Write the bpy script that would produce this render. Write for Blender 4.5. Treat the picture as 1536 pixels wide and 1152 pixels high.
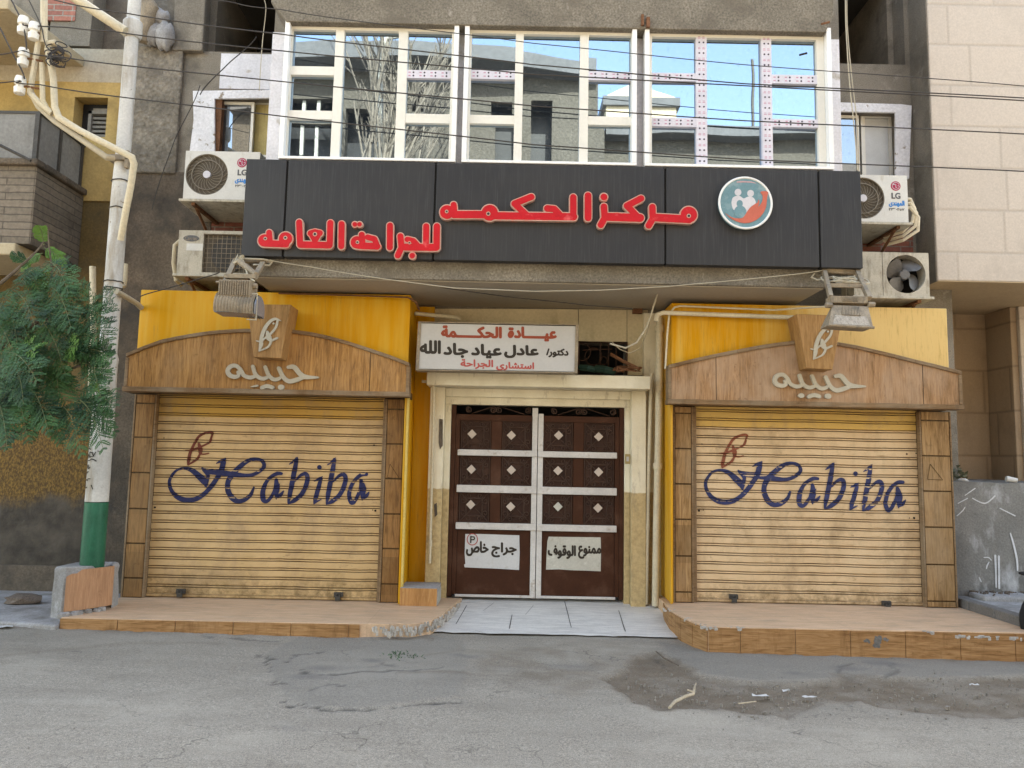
import bpy, bmesh, math, random
import numpy as np
from mathutils import Vector, Matrix
random.seed(7); rng = np.random.default_rng(5)
for o in list(bpy.data.objects): bpy.data.objects.remove(o)
S = bpy.context.scene
COL = S.collection
PI = math.pi

# ---------------------------------------------------------------- camera
F_PX, PITCH, ROLL, EYE = 1150.0, math.radians(6.0), math.radians(1.15), 1.55
fw = Vector((0, math.cos(PITCH), math.sin(PITCH)))
rt0 = Vector((1, 0, 0)); up0 = rt0.cross(fw)
RT = math.cos(ROLL)*rt0 + math.sin(ROLL)*up0
UP = -math.sin(ROLL)*rt0 + math.cos(ROLL)*up0
cam = bpy.data.cameras.new('camera'); cam.sensor_width = 36.0; cam.lens = 36.0*F_PX/1536.0
cam.clip_end = 2000; cam.clip_start = 0.05
co = bpy.data.objects.new('camera', cam); COL.objects.link(co)
M4 = Matrix.Identity(4)
for i in range(3):
    M4[i][0] = RT[i]; M4[i][1] = UP[i]; M4[i][2] = -fw[i]
M4[0][3], M4[1][3], M4[2][3] = 0, 0, EYE
co.matrix_world = M4; S.camera = co

# ---------------------------------------------------------------- sky, sun, exposure
SUN_EL, SUN_AZ = math.radians(40), math.radians(12)
w = bpy.data.worlds.new("World"); S.world = w; w.use_nodes = True
nt = w.node_tree; bg = nt.nodes['Background']
sk = nt.nodes.new('ShaderNodeTexSky'); sk.sky_type = 'NISHITA'; sk.sun_disc = False
sk.sun_elevation = SUN_EL; sk.sun_rotation = SUN_AZ; sk.dust_density = 1.6; sk.air_density = 1.0; sk.ozone_density = 1.0
nt.links.new(sk.outputs[0], bg.inputs[0]); bg.inputs[1].default_value = 0.15
sl = bpy.data.lights.new('sun', 'SUN'); sl.energy = 3.6; sl.angle = math.radians(0.5); sl.color = (1, .95, .87)
so = bpy.data.objects.new('sun', sl); COL.objects.link(so)
sdir = Vector((math.sin(SUN_AZ)*math.cos(SUN_EL), math.cos(SUN_AZ)*math.cos(SUN_EL), math.sin(SUN_EL)))
so.rotation_euler = sdir.to_track_quat('Z', 'Y').to_euler()
S.view_settings.view_transform = 'Standard'; S.view_settings.look = 'None'
S.view_settings.exposure = 2.98; S.view_settings.gamma = 1.0
S.view_settings.use_white_balance = True; S.view_settings.white_balance_temperature = 9000; S.view_settings.white_balance_tint = 10

# ---------------------------------------------------------------- photo pixel -> point on a plane of the street
def ray(u, v):
    return RT*((u-768)/F_PX) - UP*((v-576)/F_PX) + fw
def P(u, v, Y):
    d = ray(u, v); t = Y/d.y
    return Vector((d.x*t, Y, EYE+d.z*t))
def PZ(u, v, z):
    d = ray(u, v); t = (z-EYE)/d.z
    return Vector((d.x*t, d.y*t, z))
def X(u, v, Y): return P(u, v, Y).x
def Z(u, v, Y): return P(u, v, Y).z

# ---------------------------------------------------------------- mesh helpers
class MB:
    def __init__(s): s.v = []; s.f = []; s.sm = False
    def add(s, vs, fs):
        b = len(s.v); s.v += [tuple(p) for p in vs]; s.f += [tuple(b+i for i in f) for f in fs]; return s
    def box(s, x0, x1, y0, y1, z0, z1):
        if x0 > x1: x0, x1 = x1, x0
        if y0 > y1: y0, y1 = y1, y0
        if z0 > z1: z0, z1 = z1, z0
        return s.add([(x0,y0,z0),(x1,y0,z0),(x1,y1,z0),(x0,y1,z0),(x0,y0,z1),(x1,y0,z1),(x1,y1,z1),(x0,y1,z1)],
                     [(0,3,2,1),(4,5,6,7),(0,1,5,4),(1,2,6,5),(2,3,7,6),(3,0,4,7)])
    def pbox(s, u0, v0, u1, v1, y0, y1):           # true corner pixels (top left, bottom right) on plane y0
        a = P(u0, v0, y0); b = P(u1, v1, y0); return s.box(a.x, b.x, y0, y1, b.z, a.z)
    def prism(s, pts, y0, y1):                     # pts (x,z), front at y0
        n = len(pts)
        area = sum(pts[i][0]*pts[(i+1)%n][1]-pts[(i+1)%n][0]*pts[i][1] for i in range(n))
        if area < 0: pts = pts[::-1]
        vs = [(x, y0, z) for x, z in pts]+[(x, y1, z) for x, z in pts]
        fs = [tuple(range(n)), tuple(range(2*n-1, n-1, -1))]
        for i in range(n):
            j = (i+1) % n; fs.append((j, i, n+i, n+j))
        return s.add(vs, fs)
    def pprism(s, px, y0, y1):                     # px pixels on plane y0
        q = [P(u, v, y0) for u, v in px]; return s.prism([(p.x, p.z) for p in q], y0, y1)
    def slab(s, pts, z0, z1):                      # pts (x,y) polygon extruded in z
        n = len(pts)
        area = sum(pts[i][0]*pts[(i+1)%n][1]-pts[(i+1)%n][0]*pts[i][1] for i in range(n))
        if area < 0: pts = pts[::-1]
        vs = [(x, y, z0) for x, y in pts]+[(x, y, z1) for x, y in pts]
        fs = [tuple(range(n-1, -1, -1)), tuple(range(n, 2*n))]
        for i in range(n):
            j = (i+1) % n; fs.append((i, j, n+j, n+i))
        return s.add(vs, fs)
    def tube(s, pts, r, n=8, cap=True):
        pts = [Vector(p) for p in pts]; m = len(pts)
        rs = r if isinstance(r, (list, tuple)) else [r]*m
        b = len(s.v); prev = None
        for i, p in enumerate(pts):
            if i == 0: t = pts[1]-p
            elif i == m-1: t = p-pts[i-1]
            else: t = (pts[i+1]-p).normalized()+(p-pts[i-1]).normalized()
            if t.length < 1e-9: t = Vector((0, 0, 1))
            t.normalize()
            if prev is None:
                a = Vector((0, 0, 1)) if abs(t.z) < .9 else Vector((0, 1, 0))
                nn = t.cross(a).normalized()
            else:
                nn = (prev - t*prev.dot(t))
                nn = nn.normalized() if nn.length > 1e-6 else t.orthogonal().normalized()
            prev = nn; bb = t.cross(nn)
            k = 1.0
            if 0 < i < m-1:
                c = (pts[i+1]-p).normalized().dot((p-pts[i-1]).normalized()); k = 1/max(.6, math.sqrt(max(0.0, (1+c)/2)))
            for j in range(n):
                a = 2*PI*j/n; q = p+(nn*math.cos(a)+bb*math.sin(a))*rs[i]*(k if m > 2 else 1); s.v.append(tuple(q))
        for i in range(m-1):
            for j in range(n):
                k2 = (j+1) % n
                s.f.append((b+i*n+j, b+i*n+k2, b+(i+1)*n+k2, b+(i+1)*n+j))
        if cap:
            s.f.append(tuple(b+j for j in range(n-1, -1, -1))); s.f.append(tuple(b+(m-1)*n+j for j in range(n)))
        s.sm = True; return s
    def disc(s, cx, cz, r, y0, y1, n=24, rz=None):  # cylinder facing -y
        rz = rz or r
        return s.prism([(cx+r*math.cos(2*PI*i/n), cz+rz*math.sin(2*PI*i/n)) for i in range(n)], y0, y1)
    def lathe(s, prof, cx, cy, n=24):               # prof (r,z)
        b = len(s.v); m = len(prof)
        for r, z in prof:
            for j in range(n):
                a = 2*PI*j/n; s.v.append((cx+r*math.cos(a), cy+r*math.sin(a), z))
        for i in range(m-1):
            for j in range(n):
                k = (j+1) % n; s.f.append((b+i*n+j, b+i*n+k, b+(i+1)*n+k, b+(i+1)*n+j))
        s.f.append(tuple(b+j for j in range(n-1, -1, -1))); s.f.append(tuple(b+(m-1)*n+j for j in range(n)))
        s.sm = True; return s
    def plate(s, x0, x1, z0, z1, y, cx, cz, r, depth, n=48):  # front plate with a round hole and its rim going back
        ang = sorted(set([2*PI*i/n for i in range(n)]+[math.atan2(zz-cz, xx-cx) % (2*PI) for xx in (x0, x1) for zz in (z0, z1)]))
        out, inn = [], []
        for a in ang:
            c, d = math.cos(a), math.sin(a); t = 1e9
            if c > 1e-9: t = min(t, (x1-cx)/c)
            if c < -1e-9: t = min(t, (x0-cx)/c)
            if d > 1e-9: t = min(t, (z1-cz)/d)
            if d < -1e-9: t = min(t, (z0-cz)/d)
            out.append((cx+c*t, y, cz+d*t)); inn.append((cx+c*r, y, cz+d*r))
        k = len(ang); back = [(p[0], y+depth, p[2]) for p in inn]
        fs = []
        for i in range(k):
            j = (i+1) % k
            fs.append((i, j, k+j, k+i)); fs.append((k+i, k+j, 2*k+j, 2*k+i))
        return s.add(out+inn+back, fs)
    def split(s, name, mat, parent=None, bevel=0):  # every loose piece becomes an object of its own
        p = list(range(len(s.v)))
        def find(i):
            while p[i] != i: p[i] = p[p[i]]; i = p[i]
            return i
        for f in s.f:
            for i in f[1:]: p[find(i)] = find(f[0])
        grp = {}
        for f in s.f: grp.setdefault(find(f[0]), []).append(f)
        out = []
        for fs in grp.values():
            ids = sorted(set(i for f in fs for i in f)); mp = {a: b for b, a in enumerate(ids)}; m = MB(); m.sm = s.sm
            m.v = [s.v[i] for i in ids]; m.f = [tuple(mp[i] for i in f) for f in fs]; out.append(m.build(name, mat, parent, bevel))
        return out[0]
    def build(s, name, mat, parent=None, bevel=0, smooth=None):
        me = bpy.data.meshes.new(name)
        vs = s.v
        if parent is not None: org = ORG[parent.name]
        else:
            xs = [p[0] for p in vs]; ys = [p[1] for p in vs]; zs = [p[2] for p in vs]
            org = Vector(((min(xs)+max(xs))/2, (min(ys)+max(ys))/2, min(zs)))
        me.from_pydata([(p[0]-org.x, p[1]-org.y, p[2]-org.z) for p in vs], [], s.f)
        me.validate(); me.update()
        bm = bmesh.new(); bm.from_mesh(me); bmesh.ops.recalc_face_normals(bm, faces=bm.faces); bm.to_mesh(me); bm.free()
        if mat: me.materials.append(mat)
        o = bpy.data.objects.new(name, me); COL.objects.link(o)
        if parent is not None: o.parent = parent; ORG[o.name] = org
        else: o.location = org; ORG[o.name] = org
        if smooth if smooth is not None else s.sm:
            me.polygons.foreach_set('use_smooth', [True]*len(me.polygons)); me.set_sharp_from_angle(angle=math.radians(38))
        if bevel:
            b = o.modifiers.new('bevel', 'BEVEL'); b.width = bevel; b.segments = 2; b.limit_method = 'ANGLE'; b.angle_limit = math.radians(40)
            b.harden_normals = False
        return o
ORG = {}
def thing(name, loc, label, cat, group=None):
    o = bpy.data.objects.new(name, None); o.empty_display_size = .2; COL.objects.link(o); o.location = loc; ORG[o.name] = Vector(loc)
    return tag(o, label, cat, group)
def tag(o, label=None, cat=None, group=None, kind=None):
    if label: o['label'] = label
    if cat: o['category'] = cat
    if group: o['group'] = group
    if kind: o['kind'] = kind
    return o
def box(x0, x1, y0, y1, z0, z1): return MB().box(x0, x1, y0, y1, z0, z1)

def holed_wall(m, x0, x1, z0, z1, y0, y1, holes, step=None):
    xs = sorted(set([x0, x1]+[h[i] for h in holes for i in (0, 1) if x0 < h[i] < x1]))
    zs = sorted(set([z0, z1]+[h[i] for h in holes for i in (2, 3) if z0 < h[i] < z1]))
    def inh(x, z): return any(h[0] < x < h[1] and h[2] < z < h[3] for h in holes)
    nx, nz = len(xs)-1, len(zs)-1
    solid = lambda i, k: 0 <= i < nx and 0 <= k < nz and not inh((xs[i]+xs[i+1])/2, (zs[k]+zs[k+1])/2)
    for i in range(nx):
        for k in range(nz):
            if not solid(i, k): continue
            a, b, c, d = xs[i], xs[i+1], zs[k], zs[k+1]
            m.add([(a,y0,c),(b,y0,c),(b,y0,d),(a,y0,d)], [(0,1,2,3)])
            m.add([(a,y1,c),(b,y1,c),(b,y1,d),(a,y1,d)], [(3,2,1,0)])
            if not solid(i-1, k): m.add([(a,y0,c),(a,y1,c),(a,y1,d),(a,y0,d)], [(3,2,1,0)])
            if not solid(i+1, k): m.add([(b,y0,c),(b,y1,c),(b,y1,d),(b,y0,d)], [(0,1,2,3)])
            if not solid(i, k-1): m.add([(a,y0,c),(b,y0,c),(b,y1,c),(a,y1,c)], [(3,2,1,0)])
            if not solid(i, k+1): m.add([(a,y0,d),(b,y0,d),(b,y1,d),(a,y1,d)], [(0,1,2,3)])
    return m

# smooth stroke: list of (u, v, width) in pixel-like units
def cr(pts, n=6):
    if len(pts) < 3: n = 1
    out = []; m = len(pts); A = np.array(pts, float)
    for i in range(m-1):
        p0 = A[max(i-1, 0)]; p1 = A[i]; p2 = A[i+1]; p3 = A[min(i+2, m-1)]
        for k in range(n):
            t = k/n
            q = .5*((2*p1)+(-p0+p2)*t+(2*p0-5*p1+4*p2-p3)*t*t+(-p0+3*p1-3*p2+p3)*t**3)
            q[2] = p1[2]*(1-t)+p2[2]*t
            out.append(q)
    out.append(A[-1]); return out
_J = [0]
def jit():
    _J[0] = (_J[0]+1) % 31; return _J[0]*.0001
def stroke(m, pts, conv, y, depth=0.0, n=6, smooth=True, grow=0.0, caps=True):
    """ribbon (flat, or extruded by depth) through pts=(u,v,w); conv maps (u,v)->(x,z); y front plane"""
    s = cr(pts, n) if smooth else [np.array(p, float) for p in pts]
    L = []
    for q in s:
        x, z = conv(q[0], q[1]); x2, _ = conv(q[0]+1, q[1]); k = abs(x2-x)
        L.append((x, z, max(q[2]*k/2+grow, .0004)))
    yj = y-jit(); N = len(L)
    lv, rv = [], []
    for i, (x, z, w) in enumerate(L):
        a = L[max(i-1, 0)]; b = L[min(i+1, N-1)]
        dx, dz = b[0]-a[0], b[1]-a[1]; d = math.hypot(dx, dz) or 1
        yy = yj-(i/N)*.0008
        lv.append((x-dz/d*w, yy, z+dx/d*w)); rv.append((x+dz/d*w, yy, z-dx/d*w))
    vs = lv+rv; fs = [(i, i+1, N+i+1, N+i) for i in range(N-1)]
    if depth:
        vs = vs+[(p[0], y+depth, p[2]) for p in lv+rv]
        for i in range(N-1):
            fs.append((i, i+1, 2*N+i+1, 2*N+i)); fs.append((N+i, N+i+1, 3*N+i+1, 3*N+i))
        fs.append((0, N, 3*N, 2*N)); fs.append((N-1, 2*N-1, 4*N-1, 3*N-1))
    m.add(vs, fs)
    if caps:
        for (x, z, w) in (L[0], L[-1]):
            blob(m, x, z, w, y, depth)
    return m
def blob(m, x, z, r, y, depth=0.0, n=14):
    if r < .002: return m
    yy = y-jit()
    if depth: m.disc(x, z, r, yy, y+depth, n)
    else: m.add([(x+r*math.cos(2*PI*i/n), yy, z+r*math.sin(2*PI*i/n)) for i in range(n)], [tuple(range(n))])
    return m
def fat(m, pts, wd, conv, y, depth, grow=0.0):      # straight-sided stroke with round joints
    Q = []
    for p in pts:
        x, z = conv(p[0], p[1]); x2, _ = conv(p[0]+1, p[1]); Q.append((x, z, wd*abs(x2-x)/2+grow))
    for i in range(len(Q)-1):
        (x, z, r), (x2, z2, r2) = Q[i], Q[i+1]
        dx, dz = x2-x, z2-z; d = math.hypot(dx, dz) or 1; nx, nz = -dz/d, dx/d
        m.prism([(x+nx*r, z+nz*r), (x2+nx*r2, z2+nz*r2), (x2-nx*r2, z2-nz*r2), (x-nx*r, z-nz*r)], y-jit(), y+depth)
    for (x, z, r) in Q: blob(m, x, z, r, y, depth, 18)
    return m
def zoomconv(ox, oy, s, Y, du=0, dv=0, shear=0, u0=0):
    def c(a, b):
        u = ox+a/s; v = oy+b/s
        p = P(u+du, v+dv+shear*(u-u0), Y); return p.x, p.z
    return c

# ---------------------------------------------------------------- lettering from the built-in font
FORM = {'ا':'ﺍﺎ','ب':'ﺏﺐﺑﺒ','ة':'ﺓﺔ','ت':'ﺕﺖﺗﺘ','ج':'ﺝﺞﺟﺠ','ح':'ﺡﺢﺣﺤ','خ':'ﺥﺦﺧﺨ','د':'ﺩﺪ','ر':'ﺭﺮ','ز':'ﺯﺰ','س':'ﺱﺲﺳﺴ','ش':'ﺵﺶﺷﺸ',
 'ص':'ﺹﺺﺻﺼ','ع':'ﻉﻊﻋﻌ','ف':'ﻑﻒﻓﻔ','ق':'ﻕﻖﻗﻘ','ك':'ﻙﻚﻛﻜ','ل':'ﻝﻞﻟﻠ','م':'ﻡﻢﻣﻤ','ن':'ﻥﻦﻧﻨ','ه':'ﻩﻪﻫﻬ','و':'ﻭﻮ','ى':'ﻯﻰ','ي':'ﻱﻲﻳﻴ','ـ':'ــــ'}
def shape_ar(t):
    out = []; prev = False
    for i, c in enumerate(t):
        f = FORM.get(c)
        if not f: out.append(c); prev = False; continue
        nxt = len(f) == 4 and i+1 < len(t) and t[i+1] in FORM
        out.append(f[(1 if prev else 0)+(2 if nxt else 0)]); prev = nxt
    return out[::-1]
def glyph(ch):
    if ch == 'ﺓ':                                       # a ring with two dots above it
        vs, fs = [], []; n = 24
        for i in range(n):
            t = 2*PI*i/n; wd = .055+.03*math.sin(t*.5)**2
            for k in (1, -1): vs.append((.175+(.115+k*wd*.7)*math.cos(t)+.03*math.sin(t), .205+(.16+k*wd*.7)*math.sin(t), 0))
        fs = [(2*i, 2*((i+1) % n), 2*((i+1) % n)+1, 2*i+1) for i in range(n)]
        for cx in (.10, .25):
            b0 = len(vs); vs += [(cx+.055*math.cos(PI*i/6), .585+.055*math.sin(PI*i/6), 0) for i in range(12)]; fs.append(tuple(range(b0, b0+12)))
        return vs, fs
    best = None
    for res in (2, 3, 4, 5, 6, 8):                      # the fill of self crossing outlines varies: keep the fullest
        c = bpy.data.curves.new('t', 'FONT'); c.body = ch; c.size = 1; c.resolution_u = res
        o = bpy.data.objects.new('t', c); COL.objects.link(o); bpy.context.view_layer.update()
        me = o.to_mesh(); ar = sum(p.area for p in me.polygons); d = ([tuple(v.co) for v in me.vertices], [tuple(p.vertices) for p in me.polygons])
        if best is None or ar > best[0]*1.02: best = (ar, d)
        o.to_mesh_clear(); bpy.data.objects.remove(o); bpy.data.curves.remove(c)
    return best[1]
_adv = {}
def advance(ch):
    if ch not in _adv:
        def wd(s):
            c = bpy.data.curves.new('t', 'FONT'); c.body = s; c.size = 1
            o = bpy.data.objects.new('t', c); COL.objects.link(o); bpy.context.view_layer.update(); d = o.dimensions.x
            bpy.data.objects.remove(o); bpy.data.curves.remove(c); return d
        _adv[ch] = wd('H'+ch+'H')-wd('HH')
    return _adv[ch]
_gl = {}
def text(m, s, u0, v0, u1, v1, Y, arabic=True, bold=0.0, y=None):
    """set the words into the pixel box on plane Y"""
    chars = shape_ar(s) if arabic else list(s)
    x = 0; parts = []
    for ch in chars:
        if ch != ' ':
            if ch not in _gl: _gl[ch] = glyph(ch)
            vs, fs = _gl[ch]
            parts.append(([(a+x, b) for a, b, _ in vs], fs))
        x += advance(ch) if ch != ' ' else .26
    al = [p for q, _ in parts for p in q]
    xa, xb = min(p[0] for p in al), max(p[0] for p in al); za, zb = min(p[1] for p in al), max(p[1] for p in al)
    A = P(u0, v0, Y); B = P(u1, v1, Y); yb = Y if y is None else y
    sx = (B.x-A.x)/(xb-xa); sz = (A.z-B.z)/(zb-za)
    offs = [(0, 0)] if not bold else [(0, 0)]+[(bold*math.cos(k*PI/3), bold*math.sin(k*PI/3)) for k in range(6)]
    for vs, fs in parts:
        for (dx, dz) in offs:
            yy = yb-jit()
            m.add([(A.x+(p[0]-xa)*sx+dx, yy, B.z+(p[1]-za)*sz+dz) for p in vs], fs)
    return m
# ---------------------------------------------------------------- materials
def s2l(c): return tuple((x/12.92 if x <= .04045 else ((x+.055)/1.055)**2.4) for x in c)
def rgb(r, g, b): return s2l((r/255, g/255, b/255))
class N:
    def __init__(s, name):
        s.m = bpy.data.materials.new(name); s.m.use_nodes = True; s.t = s.m.node_tree
        s.b = s.t.nodes['Principled BSDF']; s.pos = s.t.nodes.new('ShaderNodeNewGeometry').outputs['Position']
    def n(s, ty, **k):
        o = s.t.nodes.new(ty)
        for a, v in k.items(): setattr(o, a, v)
        return o
    def l(s, a, b): s.t.links.new(a, b)
    def val(s, sock, v):
        if hasattr(v, 'is_linked') or isinstance(v, bpy.types.NodeSocket): s.l(v, sock)
        else: sock.default_value = v
    def mapv(s, stretch=(1, 1, 1), rot=(0, 0, 0)):
        if stretch == (1, 1, 1) and rot == (0, 0, 0): return s.pos
        m = s.n('ShaderNodeMapping'); s.l(s.pos, m.inputs[0]); m.inputs['Scale'].default_value = stretch; m.inputs['Rotation'].default_value = rot
        return m.outputs[0]
    def noise(s, scale, stretch=(1, 1, 1), detail=4, rough=.6, dist=0):
        n = s.n('ShaderNodeTexNoise'); s.l(s.mapv(stretch), n.inputs['Vector']); n.inputs['Scale'].default_value = scale
        n.inputs['Detail'].default_value = detail; n.inputs['Roughness'].default_value = rough; n.inputs['Distortion'].default_value = dist
        return n.outputs[0]
    def ramp(s, fac, lo, hi, a=0.0, b=1.0):
        r = s.n('ShaderNodeMapRange'); s.l(fac, r.inputs[0]); r.inputs[1].default_value = lo; r.inputs[2].default_value = hi
        r.inputs[3].default_value = a; r.inputs[4].default_value = b; return r.outputs[0]
    def math(s, op, a, b=0.0):
        m = s.n('ShaderNodeMath', operation=op); s.val(m.inputs[0], a); s.val(m.inputs[1], b); return m.outputs[0]
    def mix(s, fac, a, b, mode='MIX'):
        m = s.n('ShaderNodeMix', data_type='RGBA', blend_type=mode); s.val(m.inputs[0], fac)
        for i, c in ((6, a), (7, b)):
            if isinstance(c, tuple): m.inputs[i].default_value = (*c[:3], 1)
            else: s.l(c, m.inputs[i])
        return m.outputs[2]
    def sep(s):
        x = s.n('ShaderNodeSeparateXYZ'); s.l(s.pos, x.inputs[0]); return x.outputs
    def bump(s, h, strength=.3, dist=.01, prev=None):
        b = s.n('ShaderNodeBump'); s.l(h, b.inputs['Height']); b.inputs['Strength'].default_value = strength; b.inputs['Distance'].default_value = dist
        if prev is not None: s.l(prev, b.inputs['Normal'])
        return b.outputs[0]
    def out(s, col=None, rough=.7, normal=None, metal=0, spec=.5):
        if isinstance(col, tuple): s.b.inputs['Base Color'].default_value = (*col[:3], 1)
        elif col is not None: s.l(col, s.b.inputs['Base Color'])
        s.val(s.b.inputs['Roughness'], rough)
        s.b.inputs['Metallic'].default_value = metal; s.b.inputs['Specular IOR Level'].default_value = spec
        if normal is not None: s.l(normal, s.b.inputs['Normal'])
        return s.m
def mat(name, col, rough=.75, var=.18, vs=2.0, fine=.12, fs=60, bump=.25, bs=90, bd=.004, stain=None, streak=None, metal=0, spec=.22):
    """plain weathered surface: broad and fine variation, optional stain=(colour, scale, lo, hi) and streak=(colour, amount)"""
    k = N(name)
    a = k.ramp(k.noise(vs, detail=5), .3, .7, 1-var, 1+var)
    b = k.ramp(k.noise(fs, detail=3), .3, .7, 1-fine, 1+fine)
    c = k.mix(1.0, col, k.math('MULTIPLY', a, b), 'MULTIPLY')
    for st in (stain if isinstance(stain, list) else [stain] if stain else []):
        sc, s_, lo, hi = st[:4]; stretch = st[4] if len(st) > 4 else (1, 1, 1)
        c = k.mix(k.ramp(k.noise(s_, stretch, detail=6, rough=.65), lo, hi), c, sc)
    if streak:
        c = k.mix(k.ramp(k.noise(9, (3, 3, .22), detail=5, rough=.7), .5, .8, 0, streak[1]), c, streak[0])
    nm = k.bump(k.noise(bs, detail=4), bump, bd) if bump else None
    return k.out(c, rough, nm, metal, spec)

T = {}
T['concrete'] = mat('raw_concrete', (.205, .18, .147), .9, .25, 1.6, .22, 70, .6, 75, .012, stain=[((.12, .105, .086), 2.2, .52, .7), ((.33, .30, .26), 5, .6, .75)])
T['concrete_dark'] = mat('sooty_cement', (.125, .098, .074), .93, .35, 1.3, .25, 40, .7, 38, .02, stain=[((.055, .048, .042), 1.4, .45, .66), ((.17, .15, .125), 6, .66, .8)])
T['rough_cement'] = mat('hacked_cement', (.205, .18, .147), .95, .35, 2.2, .3, 22, 1.0, 15, .05, stain=[((.15, .13, .108), 4, .5, .66)])
T['beam_concrete'] = mat('stained_concrete', (.19, .167, .134), .92, .2, 1.8, .38, 45, .6, 60, .012, stain=[((.14, .12, .095), 2.4, .48, .7), ((.4, .37, .32), 7, .64, .78, (1, 1, .5))])
T['soffit'] = mat('painted_soffit', (.36, .315, .25), .9, .08, .9, .05, 25, .1, 40, .004)
T['dark_room'] = mat('unlit_room', (.045, .043, .04), .95, .2, 1, .1, 20, 0)
T['white_paint'] = mat('white_wall_paint', (.66, .66, .70), .8, .12, 3, .1, 40, .35, 30, .01, stain=((.36, .31, .25), 5, .6, .72))
T['chipped_white'] = mat('chipped_white_paint', (.72, .72, .75), .8, .1, 4, .12, 30, .6, 22, .02, stain=((.30, .25, .2), 9, .61, .66))
T['cream'] = None
T['alu_white'] = mat('white_aluminium', (.80, .80, .79), .45, .05, 2, .03, 30, .05, 60, .002, stain=((.5, .45, .37), 6, .66, .8), spec=.5)
T['alu_cream'] = mat('cream_aluminium', (.74, .72, .655), .45, .06, 2, .03, 30, .05, 60, .002)
T['brick'] = None
T['metal_grey'] = mat('dusty_grey_metal', (.27, .215, .152), .6, .2, 6, .2, 60, .2, 60, .004, stain=((.16, .135, .105), 10, .5, .7, (1, 1, .4)))
T['ac_white'] = mat('aged_white_casing', (.62, .61, .57), .5, .08, 5, .05, 60, .06, 60, .002, stain=((.42, .38, .30), 7, .6, .78, (1.4, 1, .5)))
T['ac_dirty'] = mat('grimy_casing', (.47, .43, .35), .6, .15, 5, .12, 60, .12, 60, .003, stain=((.2, .165, .12), 8, .5, .74, (1.4, 1, .45)))
T['ac_brown'] = mat('brown_grille', (.105, .085, .062), .6, .1, 4, .1, 50, 0)
T['ac_rib'] = mat('bronze_rib', (.22, .19, .15), .5, .1, 4, .1, 50, 0)
T['black'] = mat('black_recess', (.012, .011, .010), .9, .1, 4, .1, 50, 0)
T['dark_metal'] = mat('dark_metal', (.06, .055, .05), .55, .2, 6, .2, 50, .1)
T['pipe_cream'] = mat('cream_pipe', (.55, .48, .35), .5, .1, 3, .1, 40, .05, 60, .002, stain=((.25, .2, .14), 7, .6, .75, (1, 1, .3)))
T['cable'] = mat('black_cable', (.05, .045, .042), .6, .1, 3, .1, 40, 0)
T['wire_pale'] = mat('pale_wire', (.42, .37, .28), .6, .1, 3, .1, 40, 0)
T['porcelain'] = mat('white_porcelain', (.7, .68, .62), .25, .08, 8, .05, 60, 0, stain=((.35, .3, .24), 14, .6, .75), spec=.6)
T['rust'] = mat('rusty_steel', (.16, .075, .04), .85, .3, 8, .3, 50, .4, 60, .005)
T['gold'] = None
T['letter_grey'] = mat('warm_grey_letters', (.43, .385, .30), .55, .06, 5, .05, 60, .04)
T['letter_red'] = mat('red_acrylic', (.52, .012, .022), .35, .10, 4, .05, 40, .05, 20, .004, stain=((.8, .16, .16), 5, .6, .8))
T['letter_rim'] = mat('cream_letter_trim', (.48, .30, .24), .5, .1, 6, .1, 60, .1, stain=((.62, .2, .15), 11, .5, .66))
T['navy'] = mat('navy_paint', (.018, .022, .075), .6, .25, 5, .2, 50, 0, stain=((.05, .05, .10), 5, .6, .75))
T['navy_worn'] = mat('worn_navy_paint', (.03, .036, .10), .65, .3, 5, .2, 50, 0, stain=((.4, .29, .17), 16, .66, .72))
T['maroon'] = mat('maroon_paint', (.145, .035, .022), .6, .25, 5, .2, 50, 0)
T['maroon_worn'] = mat('worn_maroon_paint', (.24, .07, .04), .6, .25, 5, .2, 50, 0, stain=((.42, .29, .16), 22, .62, .7))
T['sign_white'] = mat('sign_sheet', (.46, .445, .425), .45, .07, 1.5, .03, 40, .03, stain=((.45, .41, .36), 4, .62, .85))
T['ink_brown'] = mat('brown_red_ink', (.28, .055, .03), .5, .1, 8, .05, 60, 0)
T['ink_black'] = mat('black_ink', (.035, .028, .022), .5, .15, 8, .05, 60, 0)
T['ink_red'] = mat('red_ink', (.42, .08, .07), .5, .1, 8, .05, 60, 0)
T['notice'] = mat('painted_notice', (.52, .52, .52), .7, .06, 3, .05, 60, .1, stain=((.42, .41, .38), 9, .6, .8))
T['notice_aged'] = mat('aged_notice', (.47, .455, .40), .7, .1, 3, .08, 60, .2, stain=[((.28, .24, .18), 10, .57, .72, (1, 1, .5)), ((.62, .61, .55), 5, .6, .7)])
T['gate_brown'] = mat('brown_gate_paint', (.052, .017, .008), .5, .2, 3, .1, 50, .08, 40, .003, stain=((.10, .05, .033), 3, .52, .8), spec=.18)
T['gate_sheet'] = mat('dusty_gate_sheet', (.040, .017, .011), .65, .3, 3, .15, 50, .08, 40, .003, stain=((.075, .038, .026), 4, .5, .75))
T['gate_rod'] = mat('dark_scroll_rod', (.066, .036, .026), .55, .2, 8, .1, 50, 0, stain=((.14, .1, .08), 16, .66, .8))
T['gate_white'] = mat('smeared_white_paint', (.54, .515, .49), .6, .1, 4, .08, 60, .25, 50, .004, stain=[((.36, .30, .25), 10, .58, .72), ((.12, .06, .04), 20, .7, .74)])
T['lozenge'] = mat('pale_lozenge', (.50, .42, .36), .5, .08, 6, .05, 60, 0)
T['panel_dark'] = None
T['pole_white'] = mat('white_pole_paint', (.50, .49, .465), .5, .15, 2, .10, 50, .2, 50, .004, stain=[((.30, .255, .20), 3, .50, .70, (2, 2, .4)), ((.17, .12, .08), 14, .66, .70)])
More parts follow.
